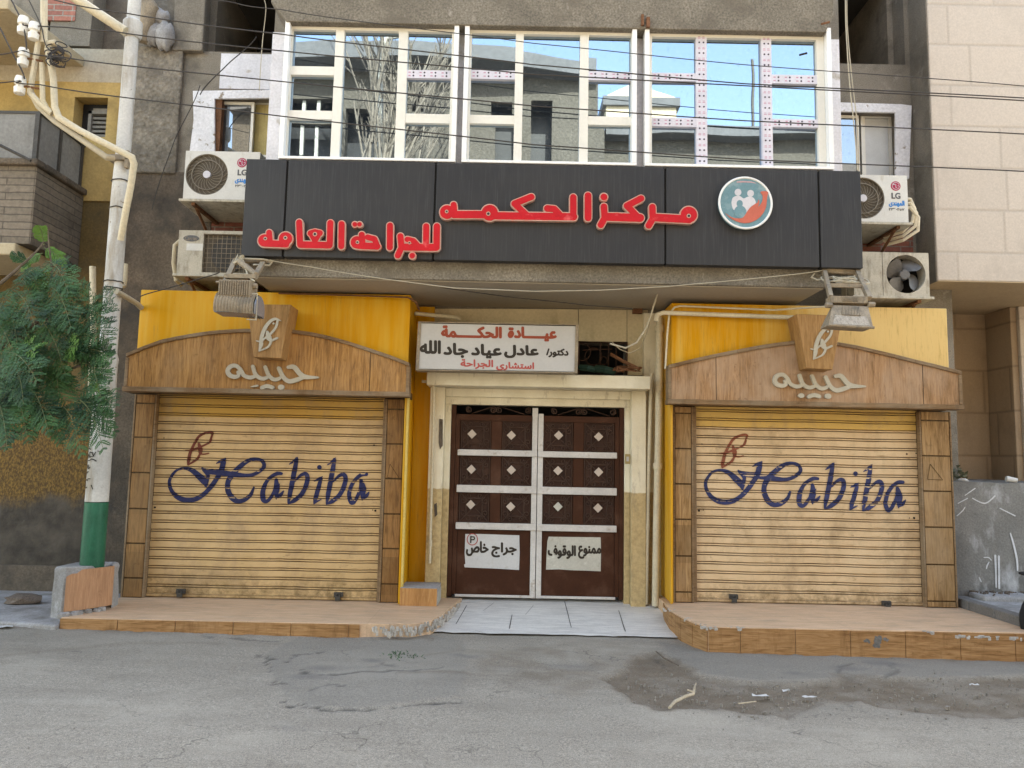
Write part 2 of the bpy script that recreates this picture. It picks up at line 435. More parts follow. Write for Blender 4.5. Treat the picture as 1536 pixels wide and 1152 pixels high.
T['pole_green'] = mat('green_pole_paint', (.012, .105, .06), .45, .25, 4, .12, 50, .15, 50, .004, stain=((.035, .17, .11), 5, .55, .8, (2, 2, .3)))
T['grass_green'] = mat('green_hose', (.02, .055, .045), .5, .2, 8, .1, 50, 0)
T['stick'] = mat('dry_stick', (.44, .36, .26), .85, .2, 8, .2, 60, .2)
T['paper'] = mat('paper_scrap', (.54, .53, .51), .8, .08, 8, .05, 60, 0)
T['stone'] = mat('brown_stone', (.13, .10, .08), .9, .3, 8, .3, 60, .5, 50, .01)
T['bark'] = mat('tree_bark', (.12, .095, .07), .95, .3, 6, .3, 30, .8, 30, .02)
T['twig'] = mat('green_twig', (.10, .12, .055), .7, .2, 6, .1, 60, 0)
T['tape'] = mat('protective_film', (.62, .60, .66), .5, .08, 6, .05, 60, .1)
T['tape_dot'] = mat('film_print', (.05, .04, .06), .5, .1, 6, .05, 60, 0)
T['tape_pink'] = mat('film_print_pink', (.5, .25, .34), .5, .1, 6, .05, 60, 0)
T['teal'] = mat('teal_disc', (.13, .25, .285), .35, .06, 6, .08, 60, 0, stain=((.28, .38, .40), 7, .5, .75))
T['logo_white'] = mat('logo_white', (.56, .55, .58), .4, .06, 6, .05, 60, 0)
T['salmon'] = mat('logo_salmon', (.52, .13, .09), .4, .1, 6, .05, 60, 0)
T['pinkish'] = mat('logo_pink', (.5, .30, .32), .4, .1, 6, .05, 60, 0)
T['lg_red'] = mat('badge_red', (.42, .028, .075), .4, .06, 6, .05, 60, 0)
T['lg_grey'] = mat('badge_grey', (.11, .11, .115), .4, .06, 6, .05, 60, 0)
T['blue_ink'] = mat('blue_sticker_ink', (.03, .22, .55), .4, .06, 6, .05, 60, 0)
T['brass'] = mat('brass_plate', (.32, .24, .10), .4, .1, 8, .05, 60, 0)
T['lamp_glass'] = mat('lamp_glass', (.16, .185, .22), .15, .1, 6, .1, 60, 0, spec=.8)
T['tyre'] = mat('black_rubber', (.015, .015, .016), .7, .1, 6, .1, 60, .1)
T['curtain'] = mat('pale_blind', (.58, .60, .60), .7, .08, 4, .05, 60, 0)
T['yellow_blind'] = mat('yellow_blind', (.46, .37, .16), .7, .15, 4, .1, 60, 0, streak=((.2, .15, .07), .6))

def cream_mat():
    k = N('two_tone_wall_paint'); z = k.sep()[2]
    c = k.mix(k.ramp(k.noise(3, detail=5), .35, .7), (.76, .70, .55), (.62, .55, .40))
    d = k.mix(k.ramp(k.noise(26, detail=4), .35, .65), (.55, .41, .215), (.40, .29, .145))
    edge = k.math('ADD', z, k.math('MULTIPLY', k.noise(9), .05))
    c = k.mix(k.ramp(edge, 1.27, 1.285), d, c)
    dirt = k.ramp(k.noise(5, (1.5, 1.5, .4), detail=6, rough=.7), .58, .72, 0, .75)
    c = k.mix(dirt, c, (.22, .17, .11))
    return k.out(c, .75, k.bump(k.noise(45, detail=3), .35, .008))
T['cream'] = cream_mat()
def brick_mat(name, a, b, mortar, scale=9.0, bw=.62, rh=.2, ms=.018, axis='xz'):
    k = N(name); x, y, z = k.sep()
    cm = k.n('ShaderNodeCombineXYZ'); k.l(x, cm.inputs[0]); k.l(z, cm.inputs[1])
    if axis == 'yz': k.l(y, cm.inputs[0])
    wob = k.n('ShaderNodeVectorMath', operation='ADD'); k.l(cm.outputs[0], wob.inputs[0])
    nz = k.n('ShaderNodeTexNoise'); k.l(k.pos, nz.inputs[0]); nz.inputs['Scale'].default_value = 6
    sc = k.n('ShaderNodeVectorMath', operation='SCALE'); k.l(nz.outputs['Color'], sc.inputs[0]); sc.inputs['Scale'].default_value = .02
    k.l(sc.outputs[0], wob.inputs[1])
    t = k.n('ShaderNodeTexBrick'); k.l(wob.outputs[0], t.inputs['Vector'])
    t.inputs['Scale'].default_value = 1; t.inputs['Brick Width'].default_value = bw; t.inputs['Row Height'].default_value = rh
    t.inputs['Mortar Size'].default_value = ms; t.inputs['Mortar Smooth'].default_value = .3; t.inputs['Bias'].default_value = 0
    t.inputs['Color1'].default_value = (*a, 1); t.inputs['Color2'].default_value = (*b, 1); t.inputs['Mortar'].default_value = (*mortar, 1)
    c = k.mix(1.0, t.outputs[0], k.ramp(k.noise(20, detail=5), .3, .7, .75, 1.2), 'MULTIPLY')
    c = k.mix(k.ramp(k.noise(3, detail=5), .55, .75, 0, .6), c, tuple(.5*i for i in mortar))
    return k.out(c, .9, k.bump(k.math('SUBTRACT', k.math('MULTIPLY', k.noise(60), .3), t.outputs['Fac']), .7, .012))
T['brick'] = brick_mat('red_brick', (.22, .075, .05), (.15, .05, .036), (.17, .14, .115), bw=.24, rh=.075, ms=.008)
T['brick_pink'] = brick_mat('pink_brick', (.38, .15, .11), (.28, .11, .085), (.30, .27, .23), bw=.24, rh=.075, ms=.009)
T['plank'] = brick_mat('dusty_course_work', (.185, .15, .115), (.145, .118, .09), (.09, .073, .057), bw=2.3, rh=.085, ms=.007)
T['plank_side'] = brick_mat('dusty_course_work_side', (.17, .138, .107), (.13, .107, .083), (.08, .066, .052), bw=2.3, rh=.085, ms=.007, axis='yz')
def stone_mat(name, a, b, joint, bw=1.05, rh=.52, axis='xz'):
    k = N(name); x, y, z = k.sep()
    cm = k.n('ShaderNodeCombineXYZ'); k.l(x if axis == 'xz' else y, cm.inputs[0]); k.l(z, cm.inputs[1])
    t = k.n('ShaderNodeTexBrick'); k.l(cm.outputs[0], t.inputs['Vector']); t.offset = .45; t.squash = .8; t.squash_frequency = 3
    t.inputs['Scale'].default_value = 1; t.inputs['Brick Width'].default_value = bw; t.inputs['Row Height'].default_value = rh
    t.inputs['Mortar Size'].default_value = .030; t.inputs['Mortar Smooth'].default_value = 1.0
    t.inputs['Color1'].default_value = (*a, 1); t.inputs['Color2'].default_value = (*b, 1); t.inputs['Mortar'].default_value = (*joint, 1)
    c = k.mix(1.0, t.outputs[0], k.ramp(k.noise(55, detail=4), .3, .7, .9, 1.08), 'MULTIPLY')
    c = k.mix(k.ramp(k.noise(2.2, (1, 1, .6), detail=7, rough=.75), .5, .72, 0, .75), c, tuple(i*.94 for i in joint))
    return k.out(c, .85, k.bump(k.math('SUBTRACT', k.math('MULTIPLY', k.noise(90), .25), t.outputs['Fac']), .35, .01))
T['stone_pink'] = stone_mat('pink_stone', (.545, .47, .40), (.50, .43, .365), (.45, .385, .325))
T['stone_tan'] = stone_mat('tan_stone', (.40, .29, .19), (.37, .265, .17), (.28, .195, .12), 1.2, .6)
T['stone_tan_side'] = stone_mat('tan_stone_side', (.34, .245, .16), (.31, .22, .145), (.22, .155, .10), 1.2, .6, 'yz')
def wood_mat(name, light, mid, dark, grey=None, horiz=False, gamt=.0, cell=(.47, 30, 30), vamt=(.93, 1.06)):
    k = N(name); st = (.5, .5, 6) if horiz else (6, 6, .5)
    g = k.noise(5, st, detail=6, rough=.65, dist=1.5)
    c = k.mix(k.ramp(g, .34, .5), dark, mid); c = k.mix(k.ramp(g, .5, .68), c, light)
    f = k.noise(34, (3, 3, .2) if not horiz else (.2, .2, 3), detail=4)
    c = k.mix(1.0, c, k.ramp(f, .3, .7, .86, 1.1), 'MULTIPLY')
    x, y, z = k.sep(); cb = k.n('ShaderNodeCombineXYZ')
    for i, (q, w_) in enumerate(zip((x, y, z), cell)): k.l(k.math('FLOOR', k.math('DIVIDE', k.math('ADD', q, 50.13), w_)), cb.inputs[i])
    wn = k.n('ShaderNodeTexWhiteNoise'); k.l(cb.outputs[0], wn.inputs[0])
    c = k.mix(1.0, c, k.ramp(wn.outputs[0], 0, 1, *vamt), 'MULTIPLY')
    c = k.mix(k.ramp(k.noise(3.0, (1.6, 1.6, .35), detail=7, rough=.78), .50, .70, 0, .75), c, tuple(i*.7 for i in dark))
    if grey: c = k.mix(k.ramp(k.noise(1.3, (1, 1, .6), detail=6, rough=.65), .42, .62, 0, gamt), c, grey)
    c = k.mix(k.ramp(k.noise(11, detail=6, rough=.7), .62, .75, 0, .6), c, tuple(i*.45 for i in dark))
    return k.out(c, .55, k.bump(f, .12, .003), spec=.14)
T['wood_a'] = wood_mat('oak_board', (.49, .258, .092), (.365, .178, .059), (.19, .084, .027), (.39, .24, .125), gamt=.4)
T['wood_b'] = wood_mat('faded_oak_board', (.45, .26, .14), (.35, .195, .10), (.205, .108, .05), (.43, .295, .20), gamt=.85)
T['wood_key'] = wood_mat('keystone_oak', (.42, .235, .10), (.35, .19, .078), (.26, .135, .05))
T['wood_trim'] = wood_mat('dusty_oak_trim', (.27, .165, .088), (.21, .125, .065), (.14, .078, .038), (.30, .24, .17), True, .6)
T['wood_tile'] = wood_mat('oak_cladding', (.345, .178, .068), (.26, .128, .047), (.14, .065, .022), (.30, .185, .095), gamt=.4, cell=(.9, 30, .415), vamt=(.74, 1.14))
T['wood_tile_b'] = wood_mat('faded_oak_cladding', (.41, .25, .12), (.315, .18, .08), (.18, .095, .038), (.38, .26, .155), gamt=.6, cell=(.9, 30, .415), vamt=(.74, 1.14))
T['riser'] = wood_mat('riser_tile', (.48, .27, .13), (.38, .20, .088), (.23, .108, .042), None, True, cell=(30, 30, 30))
T['plinth_tile'] = wood_mat('plinth_tile', (.52, .29, .17), (.48, .26, .15), (.42, .22, .125))
T['step_tile'] = wood_mat('step_tile', (.52, .28, .12), (.45, .22, .085), (.36, .165, .06))
def yellow_mat(name, fade):
    k = N(name); x, y, z = k.sep()
    st = k.noise(5, (2.2, 2.2, .16), detail=5, rough=.6)
    c = k.mix(k.ramp(st, .40, .66, 0, .8), (.64, .295, .007), (.70, .43, .09) if fade else (.66, .38, .05))
    if fade:
        m = k.ramp(k.math('ADD', x, k.math('MULTIPLY', st, .9)), 3.35, 4.0, 0, .85)
        c = k.mix(m, c, (.68, .48, .21))
    c = k.mix(k.ramp(k.noise(14, detail=5, rough=.7), .66, .78, 0, .5), c, (.3, .16, .03))
    dr = k.math('MULTIPLY', k.ramp(k.noise(30, (1.5, 1.5, .12), detail=6, rough=.75), .52, .70, 0, .8), k.ramp(k.noise(1.6, detail=4), .42, .62))
    c = k.mix(dr, c, (.33, .19, .045))
    c = k.mix(k.ramp(k.noise(70, detail=3), .69, .73, 0, .7), c, (.22, .13, .04))
    return k.out(c, .42, k.bump(k.noise(1.6, detail=2), .22, .03, k.bump(k.noise(40), .06, .003)), spec=.2)
T['yellow'] = yellow_mat('yellow_panel', False); T['yellow_fade'] = yellow_mat('sun_faded_yellow_panel', True)
T['yellow_trim'] = mat('pale_yellow_trim', (.60, .43, .13), .6, .1, 3, .08, 40, .1, stain=((.35, .22, .06), 8, .6, .75))
def panel_mat():
    k = N('charcoal_cladding')
    c = k.mix(k.ramp(k.noise(22, (3, 3, .10), detail=6, rough=.7), .5, .78), (.026, .0265, .029), (.056, .056, .058))
    c = k.mix(k.ramp(k.noise(1.3, detail=5), .4, .75, 0, .55), c, (.042, .041, .040))
    c = k.mix(k.ramp(k.noise(7, (1, 1, .6), detail=7, rough=.75), .66, .78, 0, .5), c, (.13, .125, .12))
    return k.out(c, .5, k.bump(k.noise(3), .05, .02), spec=.3)
T['panel_dark'] = panel_mat()
def shutter_mat(name, a, b, top, ztop, zb, pitch):
    k = N(name); x, y, z = k.sep()
    c = k.mix(k.ramp(k.noise(2.5, (1, 1, 1), detail=5), .35, .68), a, b)
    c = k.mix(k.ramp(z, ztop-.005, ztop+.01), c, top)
    c = k.mix(k.ramp(k.noise(26, (.25, 1, 2.2), detail=6, rough=.7), .62, .76, 0, .55), c, (.17, .105, .045))
    c = k.mix(k.ramp(k.noise(2.4, (1, 1, .7), detail=7, rough=.74), .48, .68, 0, .75), c, (.36, .245, .145))
    c = k.mix(k.ramp(k.noise(16, (.5, 1, 1), detail=7, rough=.75), .60, .72, 0, .7), c, (.20, .12, .055))
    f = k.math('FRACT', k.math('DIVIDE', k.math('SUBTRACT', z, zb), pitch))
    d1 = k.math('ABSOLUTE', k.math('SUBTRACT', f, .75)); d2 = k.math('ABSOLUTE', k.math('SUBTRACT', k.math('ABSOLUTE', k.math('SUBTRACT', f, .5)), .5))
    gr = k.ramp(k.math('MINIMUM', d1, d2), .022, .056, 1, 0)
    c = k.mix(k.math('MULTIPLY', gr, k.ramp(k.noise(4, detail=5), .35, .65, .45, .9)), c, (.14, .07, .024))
    hang = k.math('MULTIPLY', k.ramp(k.math('ABSOLUTE', k.math('SUBTRACT', f, .13)), .0, .17, 1, 0), k.ramp(k.noise(3.2, (1, 1, 9), detail=6, rough=.7), .55, .72, 0, .8))
    c = k.mix(hang, c, (.20, .11, .035))
    low = k.math('MULTIPLY', k.ramp(k.math('ADD', z, k.math('MULTIPLY', k.noise(3.5, detail=5), .55)), .38, .58, 1, 0), k.ramp(k.noise(12, detail=6, rough=.75), .40, .66, 0, .85))
    c = k.mix(low, c, (.17, .11, .05))
    return k.out(c, .5, k.bump(k.noise(50, (.3, 1, 1)), .05, .003), spec=.16)
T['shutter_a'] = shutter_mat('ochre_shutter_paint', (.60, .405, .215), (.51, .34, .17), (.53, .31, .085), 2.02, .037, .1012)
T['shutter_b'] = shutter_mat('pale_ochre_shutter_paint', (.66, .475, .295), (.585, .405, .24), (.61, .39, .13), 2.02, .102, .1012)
def gold_mat():
    k = N('gold_textured_plaster'); z = k.sep()[2]
    g = k.mix(k.ramp(k.noise(48, (1, 1, .6), detail=5, rough=.8), .44, .60), (.07, .035, .007), (.21, .115, .022))
    edge = k.math('ADD', z, k.math('MULTIPLY', k.noise(1.2, detail=4), .9))
    d = k.mix(k.ramp(k.noise(4, detail=6), .35, .7), (.032, .024, .017), (.088, .070, .053))
    c = k.mix(k.ramp(edge, 1.33, 1.5), d, g)
    return k.out(c, .85, k.bump(k.noise(30, detail=4), .7, .02))
T['gold'] = gold_mat()
def glass_mat(name, refl=.62, tint=(.86, .92, 1.0), base=(.03, .035, .04), scratch=True):
    k = N(name); t = k.t
    gl = k.n('ShaderNodeBsdfGlossy'); gl.inputs['Color'].default_value = (*tint, 1); gl.inputs['Roughness'].default_value = .012
    df = k.n('ShaderNodeBsdfDiffuse')
    dust = k.ramp(k.noise(26, detail=8, rough=.75), .55, .8)
    k.l(k.mix(dust, base, (.30, .30, .30)), df.inputs[0])
    mx = k.n('ShaderNodeMixShader')
    k.l(k.ramp(k.noise(30, (1, 1, .6), detail=8, rough=.8), .56, .75, refl, refl-.22), mx.inputs[0])
    k.l(df.outputs[0], mx.inputs[1]); k.l(gl.outputs[0], mx.inputs[2])
    nb = k.bump(k.noise(1.1, detail=1), .12, .012)
    k.l(nb, gl.inputs['Normal'])
    k.l(mx.outputs[0], t.nodes['Material Output'].inputs['Surface'])
    return k.m
T['glass'] = glass_mat('reflective_glass', .47, (.60, .80, 1.0), (.02, .025, .03)); T['glass_dark'] = glass_mat('dark_window_glass', .3, (.8, .9, 1))
def leaf_mat(name, a, b):
    k = N(name)
    c = k.mix(k.ramp(k.noise(4.2, detail=4, rough=.7), .36, .66), a, b)
    k.b.inputs['Transmission Weight'].default_value = 0
    m = k.out(c, .55, None, spec=.3)
    tr = k.n('ShaderNodeBsdfTranslucent'); k.l(c, tr.inputs[0]); mx = k.n('ShaderNodeMixShader'); mx.inputs[0].default_value = .15
    k.l(k.b.outputs[0], mx.inputs[1]); k.l(tr.outputs[0], mx.inputs[2]); k.l(mx.outputs[0], k.t.nodes['Material Output'].inputs['Surface'])
    return m
T['leaf'] = leaf_mat('feathery_leaf', (.012, .038, .017), (.055, .145, .045)); T['leaf_new'] = leaf_mat('young_leaf', (.07, .17, .03), (.12, .25, .05))
T['leaf_dull'] = leaf_mat('dusty_leaf', (.05, .055, .03), (.08, .085, .045))
def road_mat():
    k = N('worn_asphalt')
    def at(nme):
        n = k.n('ShaderNodeAttribute'); n.attribute_name = nme; return n.outputs['Fac']
    sp = k.noise(150, detail=3); sp2 = k.noise(52, detail=4, rough=.7)
    c = k.mix(k.ramp(k.noise(.9, detail=6), .3, .7), (.285, .25, .205), (.335, .297, .243))
    c = k.mix(1.0, c, k.math('MULTIPLY', k.ramp(sp, .34, .66, .58, 1.38), k.ramp(sp2, .3, .7, .68, 1.24)), 'MULTIPLY')
    c = k.mix(k.ramp(k.noise(2.1, (.5, 1.6, 1), detail=7, rough=.72), .52, .74, 0, .6), c, (.185, .16, .128))
    c = k.mix(k.ramp(k.noise(6, (.6, 1.5, 1), detail=7, rough=.75), .60, .72, 0, .5), c, (.135, .118, .098))
    c = k.mix(k.ramp(k.noise(110, detail=2), .66, .70), c, (.46, .43, .38))
    c = k.mix(k.ramp(k.noise(1.1, (.16, 2.2, 1), detail=5), .45, .68, 0, .35), c, (.20, .175, .145))
    c = k.mix(k.ramp(k.noise(.7, (.7, 1.5, 1), detail=7, rough=.7), .50, .64, 0, .55), c, k.mix(k.ramp(sp, .3, .7), (.33, .29, .235), (.46, .415, .345)))
    ds = k.n('ShaderNodeVectorMath', operation='ADD'); k.l(k.pos, ds.inputs[0])
    nz = k.n('ShaderNodeTexNoise'); k.l(k.pos, nz.inputs[0]); nz.inputs['Scale'].default_value = 5; nz.inputs['Detail'].default_value = 5
    sc = k.n('ShaderNodeVectorMath', operation='SCALE'); k.l(nz.outputs['Color'], sc.inputs[0]); sc.inputs['Scale'].default_value = .35; k.l(sc.outputs[0], ds.inputs[1])
    vo = k.n('ShaderNodeTexVoronoi', feature='DISTANCE_TO_EDGE'); k.l(ds.outputs[0], vo.inputs['Vector']); vo.inputs['Scale'].default_value = 1.9
    ck = k.math('MULTIPLY', k.ramp(vo.outputs['Distance'], .004, .014, 1, 0), k.ramp(k.noise(.8, detail=5, rough=.7), .50, .60))
    c = k.mix(k.math('MULTIPLY', ck, .6), c, (.085, .075, .065))
    wash = at('wash'); c = k.mix(k.math('MULTIPLY', wash, .6), c, k.mix(k.ramp(sp, .3, .7), (.155, .142, .124), (.245, .226, .198)))
    dc = k.mix(k.ramp(k.noise(75, detail=5, rough=.7), .33, .68), (.10, .072, .048), (.20, .152, .106))
    dc = k.mix(k.ramp(k.noise(9, detail=6, rough=.7), .45, .7, 0, .7), dc, (.19, .152, .112))
    dc = k.mix(k.ramp(k.noise(170, detail=2), .62, .70), dc, (.30, .262, .216))
    c = k.mix(at('dirt'), c, dc)
    c = k.mix(at('crack'), c, (.06, .054, .049))
    c = k.mix(at('oil'), c, (.13, .122, .118))
    return k.out(c, .9, k.bump(k.math('ADD', sp, sp2), .6, .008), spec=.3)
T['road'] = road_mat()
def tile_floor(name, a, b, joint, fx, fy, ox=0, oy=0, jw=.006, streaks=True, dirtc=(.3, .25, .2)):
    k = N(name); x, y, z = k.sep()
    def jl(c, f, o):
        t = k.math('FRACT', k.math('DIVIDE', k.math('ADD', c, o), f)); return k.math('MAXIMUM', k.ramp(t, 0, jw/f, 1, 0), 0.0)
    g = k.noise(4, (.7, 6, 1), detail=6, rough=.65, dist=.6)
    c = k.mix(k.ramp(g, .34, .68), a, b)
    c = k.mix(k.math('MULTIPLY', k.math('MAXIMUM', jl(x, fx, ox), jl(y, fy, oy)), .8), c, joint)
    c = k.mix(k.ramp(k.noise(2.6, (1, 2.4, 1), detail=8, rough=.75), .49, .70, 0, .75), c, dirtc)
    c = k.mix(k.ramp(k.noise(18, (.25, 1.6, 1), detail=6, rough=.75), .60, .74, 0, .55), c, tuple(i*.6 for i in dirtc))
    c = k.mix(1.0, c, k.ramp(k.noise(80, detail=3), .3, .7, .9, 1.08), 'MULTIPLY')
    return k.out(c, .5, k.bump(k.noise(60), .06, .003), spec=.35)
T['plat_tile'] = tile_floor('wood_look_floor_tile', (.52, .335, .205), (.70, .48, .325), (.36, .23, .15), 1.15, .55, .2, .1, dirtc=(.36, .26, .185))
T['apron_tile'] = tile_floor('pale_paving', (.74, .71, .66), (.54, .515, .475), (.23, .225, .22), 5.0, 5.0, 2.5, 2.0, dirtc=(.46, .44, .42))
T['pave'] = mat('cement_pavement', (.30, .29, .285), .92, .2, 2.5, .2, 60, .5, 60, .01, stain=[((.17, .155, .14), 3, .5, .72), ((.42, .42, .43), 5, .58, .75)])
T['pave_dark'] = mat('dusty_pavement', (.15, .14, .13), .95, .25, 2.5, .25, 50, .6, 50, .012, stain=((.085, .075, .066), 3, .5, .7))
T['kerb'] = mat('kerb_concrete', (.16, .148, .138), .92, .2, 3, .2, 60, .5, 60, .01)
T['wall_grey'] = mat('limewashed_concrete', (.185, .18, .17), .92, .2, 2, .2, 50, .5, 40, .012, stain=[((.13, .128, .124), 3.4, .52, .7), ((.52, .53, .55), 2.0, .55, .72, (1, 1, .45))])
T['lime'] = mat('white_limewash', (.56, .57, .59), .9, .15, 6, .1, 60, .1)
T['chip_white'] = mat('broken_cement', (.40, .37, .335), .95, .25, 12, .2, 60, .6, 60, .01)
T['grey_sheet'] = mat('grey_sheet_metal', (.20, .195, .185), .65, .15, 3, .15, 30, .15, 40, .005, stain=((.11, .10, .088), 3, .5, .75, (1, 1, .3)))
T['mud_yellow'] = mat('dirty_yellow_plaster', (.40, .28, .115), .9, .15, 2, .12, 40, .3, 40, .008, stain=((.24, .17, .075), 2.2, .5, .75))
T['mud_beige'] = mat('dirty_beige_plaster', (.38, .34, .27), .9, .15, 2, .12, 40, .3, 40, .008, stain=((.2, .165, .12), 3, .55, .75, (1, 1, .4)))
T['olive_dark'] = mat('dark_yellow_plaster', (.13, .09, .038), .92, .25, 2, .2, 40, .3, 40, .008, stain=((.06, .05, .032), 2, .48, .7))  # darker tone of the yellow plaster, for the band below the balcony
T['beige_slab'] = mat('beige_slab_paint', (.42, .35, .24), .85, .12, 2, .1, 40, .15, 40, .006)
T['opp_stucco'] = mat('grey_stucco', (.082, .075, .066), .92, .12, 1, .3, 14, .6, 14, .03)
T['opp_cream'] = mat('cream_stone', (.42, .36, .27), .9, .15, .8, .15, 6, .3, 8, .03)
T['opp_grey'] = mat('grey_roof_edge', (.10, .105, .115), .8, .12, 1, .1, 8, 0)
T['opp_dark'] = mat('dark_opening', (.02, .022, .026), .4, .2, 1, .1, 8, 0)
T['opp_frame'] = mat('white_window_bar', (.34, .34, .32), .6, .1, 2, .1, 8, 0)
T['mud_cream'] = mat('dusty_cream_plaster', (.56, .48, .33), .85, .1, 2, .08, 40, .2, 40, .006, stain=((.33, .26, .16), 3, .55, .8, (1, 1, .5)))
T['wire_cream'] = mat('cream_conduit', (.62, .55, .42), .5, .1, 3, .1, 40, 0)
T['fan_metal'] = mat('dull_fan_metal', (.15, .145, .14), .45, .15, 8, .1, 60, 0, metal=.3)
T['streaked'] = mat('grime_streaked_glass', (.36, .31, .25), .5, .15, 6, .2, 60, 0, streak=((.05, .035, .02), .95))
T['stone_soffit'] = mat('tan_soffit', (.44, .33, .21), .9, .1, 1, .08, 30, .1)
T['kerb_light'] = mat('pale_grit', (.24, .215, .185), .95, .3, 20, .3, 80, 0)
T['bark_pale'] = mat('pale_bark', (.17, .15, .13), .9, .2, 4, .2, 20, 0)
# ---------------------------------------------------------------- numpy value noise for the ground
def vnoise(x, y, sc, seed=0):
    r = np.random.default_rng(seed); G = r.random((256, 256))
    x = x*sc; y = y*sc; xi = np.floor(x).astype(int); yi = np.floor(y).astype(int); fx = x-xi; fy = y-yi
    fx = fx*fx*(3-2*fx); fy = fy*fy*(3-2*fy)
    g = lambda a, b: G[a % 256, b % 256]
    return (g(xi, yi)*(1-fx)+g(xi+1, yi)*fx)*(1-fy)+(g(xi, yi+1)*(1-fx)+g(xi+1, yi+1)*fx)*fy
def fbm(x, y, sc, seed=0, o=4):
    return sum(vnoise(x, y, sc*2**i, seed+i)/2**i for i in range(o))/sum(1/2**i for i in range(o))
def poly_sd(x, y, pts):                             # signed distance, positive inside
    d = np.full(x.shape, 1e9); ins = np.zeros(x.shape, bool); n = len(pts)
    for i in range(n):
        ax, ay = pts[i]; bx, by = pts[(i+1) % n]
        t = np.clip(((x-ax)*(bx-ax)+(y-ay)*(by-ay))/((bx-ax)**2+(by-ay)**2+1e-12), 0, 1)
        d = np.minimum(d, np.hypot(x-ax-t*(bx-ax), y-ay-t*(by-ay)))
        c = ((ay > y) != (by > y)) & (x < (bx-ax)*(y-ay)/(by-ay+1e-12)+ax); ins ^= c
    return np.where(ins, d, -d)
def line_d(x, y, pts):
    d = np.full(x.shape, 1e9)
    for (ax, ay), (bx, by) in zip(pts[:-1], pts[1:]):
        t = np.clip(((x-ax)*(bx-ax)+(y-ay)*(by-ay))/((bx-ax)**2+(by-ay)**2+1e-12), 0, 1)
        d = np.minimum(d, np.hypot(x-ax-t*(bx-ax), y-ay-t*(by-ay)))
    return d
def zroad(x): return -.148-.0105*max(-6, min(6, x))
def G(u, v):                                        # pixel on the road
    p = PZ(u, v, -.15)
    for _ in range(3): p = PZ(u, v, zroad(p.x))
    return p.x, p.y
# road: one sheet, fine near the kerbs, coarse to the horizon
fx = np.arange(-6.2, 6.21, .03); fy = np.arange(3.6, 8.3, .028)
xs = np.concatenate([[-300, -120, -60, -30, -18, -12, -9, -7.2], fx, [7.2, 9, 12, 18, 30, 60, 120, 300]])
ys = np.concatenate([[-300, -120, -50, -24, -12, -6, -3, 0, 1.5, 2.6, 3.2], fy, [9, 10, 14, 20, 40, 90, 300]])
XX, YY = np.meshgrid(xs, ys)
ZZ = -.148-.0105*np.clip(XX, -6, 6)
wob = (fbm(XX, YY, 2.2, 3)-.5)*.22; wob2 = (fbm(XX, YY, 9, 13)-.5)*.10
yl_k = PZ(340, 931, 0).y-.02; yr_k = PZ(1300, 944, .065).y-.02
dirtp = [G(*p) for p in [(905,1018),(935,1000),(950,985),(985,980),(1012,990),(1040,1012),(1100,1024),(1180,1026),(1240,1022),(1262,1012),(1330,1017),(1400,1017),(1536,1014),(1700,1020),(1700,1080),(1536,1078),(1460,1078),(1400,1068),(1350,1062),(1290,1052),(1240,1056),(1190,1072),(1170,1075),(1140,1072),(1090,1062),(1020,1064),(985,1066),(950,1055),(925,1040)]]
sd = poly_sd(XX, YY, dirtp)+wob*.6+wob2*1.3
dirt = .88*np.clip(sd/.11+.5, 0, 1)*np.clip(.72+(fbm(XX, YY, 4, 201)-.4)*1.6, .35, 1)
soft = [G(*p) for p in [(690,975),(780,962),(960,962),(960,1010),(925,1040),(850,1050),(760,1030),(700,1010)]]
dirt = np.maximum(dirt, np.clip((poly_sd(XX, YY, soft)+wob*1.6)/.35, 0, 1)*.5*np.clip(fbm(XX, YY, 5, 31)*2.4-.6, 0, 1))
for q, wd, am in ([( (600,1012),(660,1010),(760,1014),(835,1020) ), .05, .5], [((0,985),(80,975),(200,965),(330,966)), .06, .25], [((640,985),(700,975),(770,985)), .06, .4]):
    dirt = np.maximum(dirt, am*np.clip(1-(line_d(XX, YY, [G(*p) for p in q])+wob*.4)/wd, 0, 1))
washp = [G(*p) for p in [(985,962),(1060,975),(1536,982),(1700,985),(1700,1016),(1536,1012),(1400,1014),(1320,1012),(1240,1018),(1130,1020),(1060,1010),(1020,992)]]
wash = np.clip((poly_sd(XX, YY, washp)+wob*.4)/.06+.5, 0, 1)
patch = [G(*p) for p in [(395,985),(440,960),(540,955),(640,952),(692,962),(700,1010),(692,1045),(640,1052),(600,1058),(530,1066),(460,1062),(428,1048),(415,1025)]]
ps = poly_sd(XX, YY, patch)+wob*.25+wob2*.3
wash = np.maximum(wash, np.clip(ps/.05+.5, 0, 1)*.7)
leftw = np.clip((-1.2-XX)/3, 0, 1)*np.clip((YY-6.2)/1.0, 0, 1); wash = np.maximum(wash, leftw*.6)
crack = np.zeros_like(XX)
CR = [[(392,982),(405,992),(399,1003),(402,1018),(418,1024),(436,1027)], [(428,1048),(440,1058),(470,1063),(500,1066),(545,1067),(600,1061),(640,1056),(690,1054)],
      [(452,1004),(462,1012),(500,1013),(545,1009),(620,1008),(660,1004)], [(430,1000),(440,985),(470,984),(486,980)], [(300,948),(316,960),(352,958),(420,962)], [(470,1036),(490,1028),(520,1030)],
      [(560,1002),(575,996),(600,1000)], [(980,985),(995,1000),(1012,1006)], [(1340,990),(1335,1000),(1345,1008),(1325,1016)], [(1255,1010),(1260,1000),(1280,996)]]
jx = (fbm(XX, YY, 12, 50)-.5)*.15
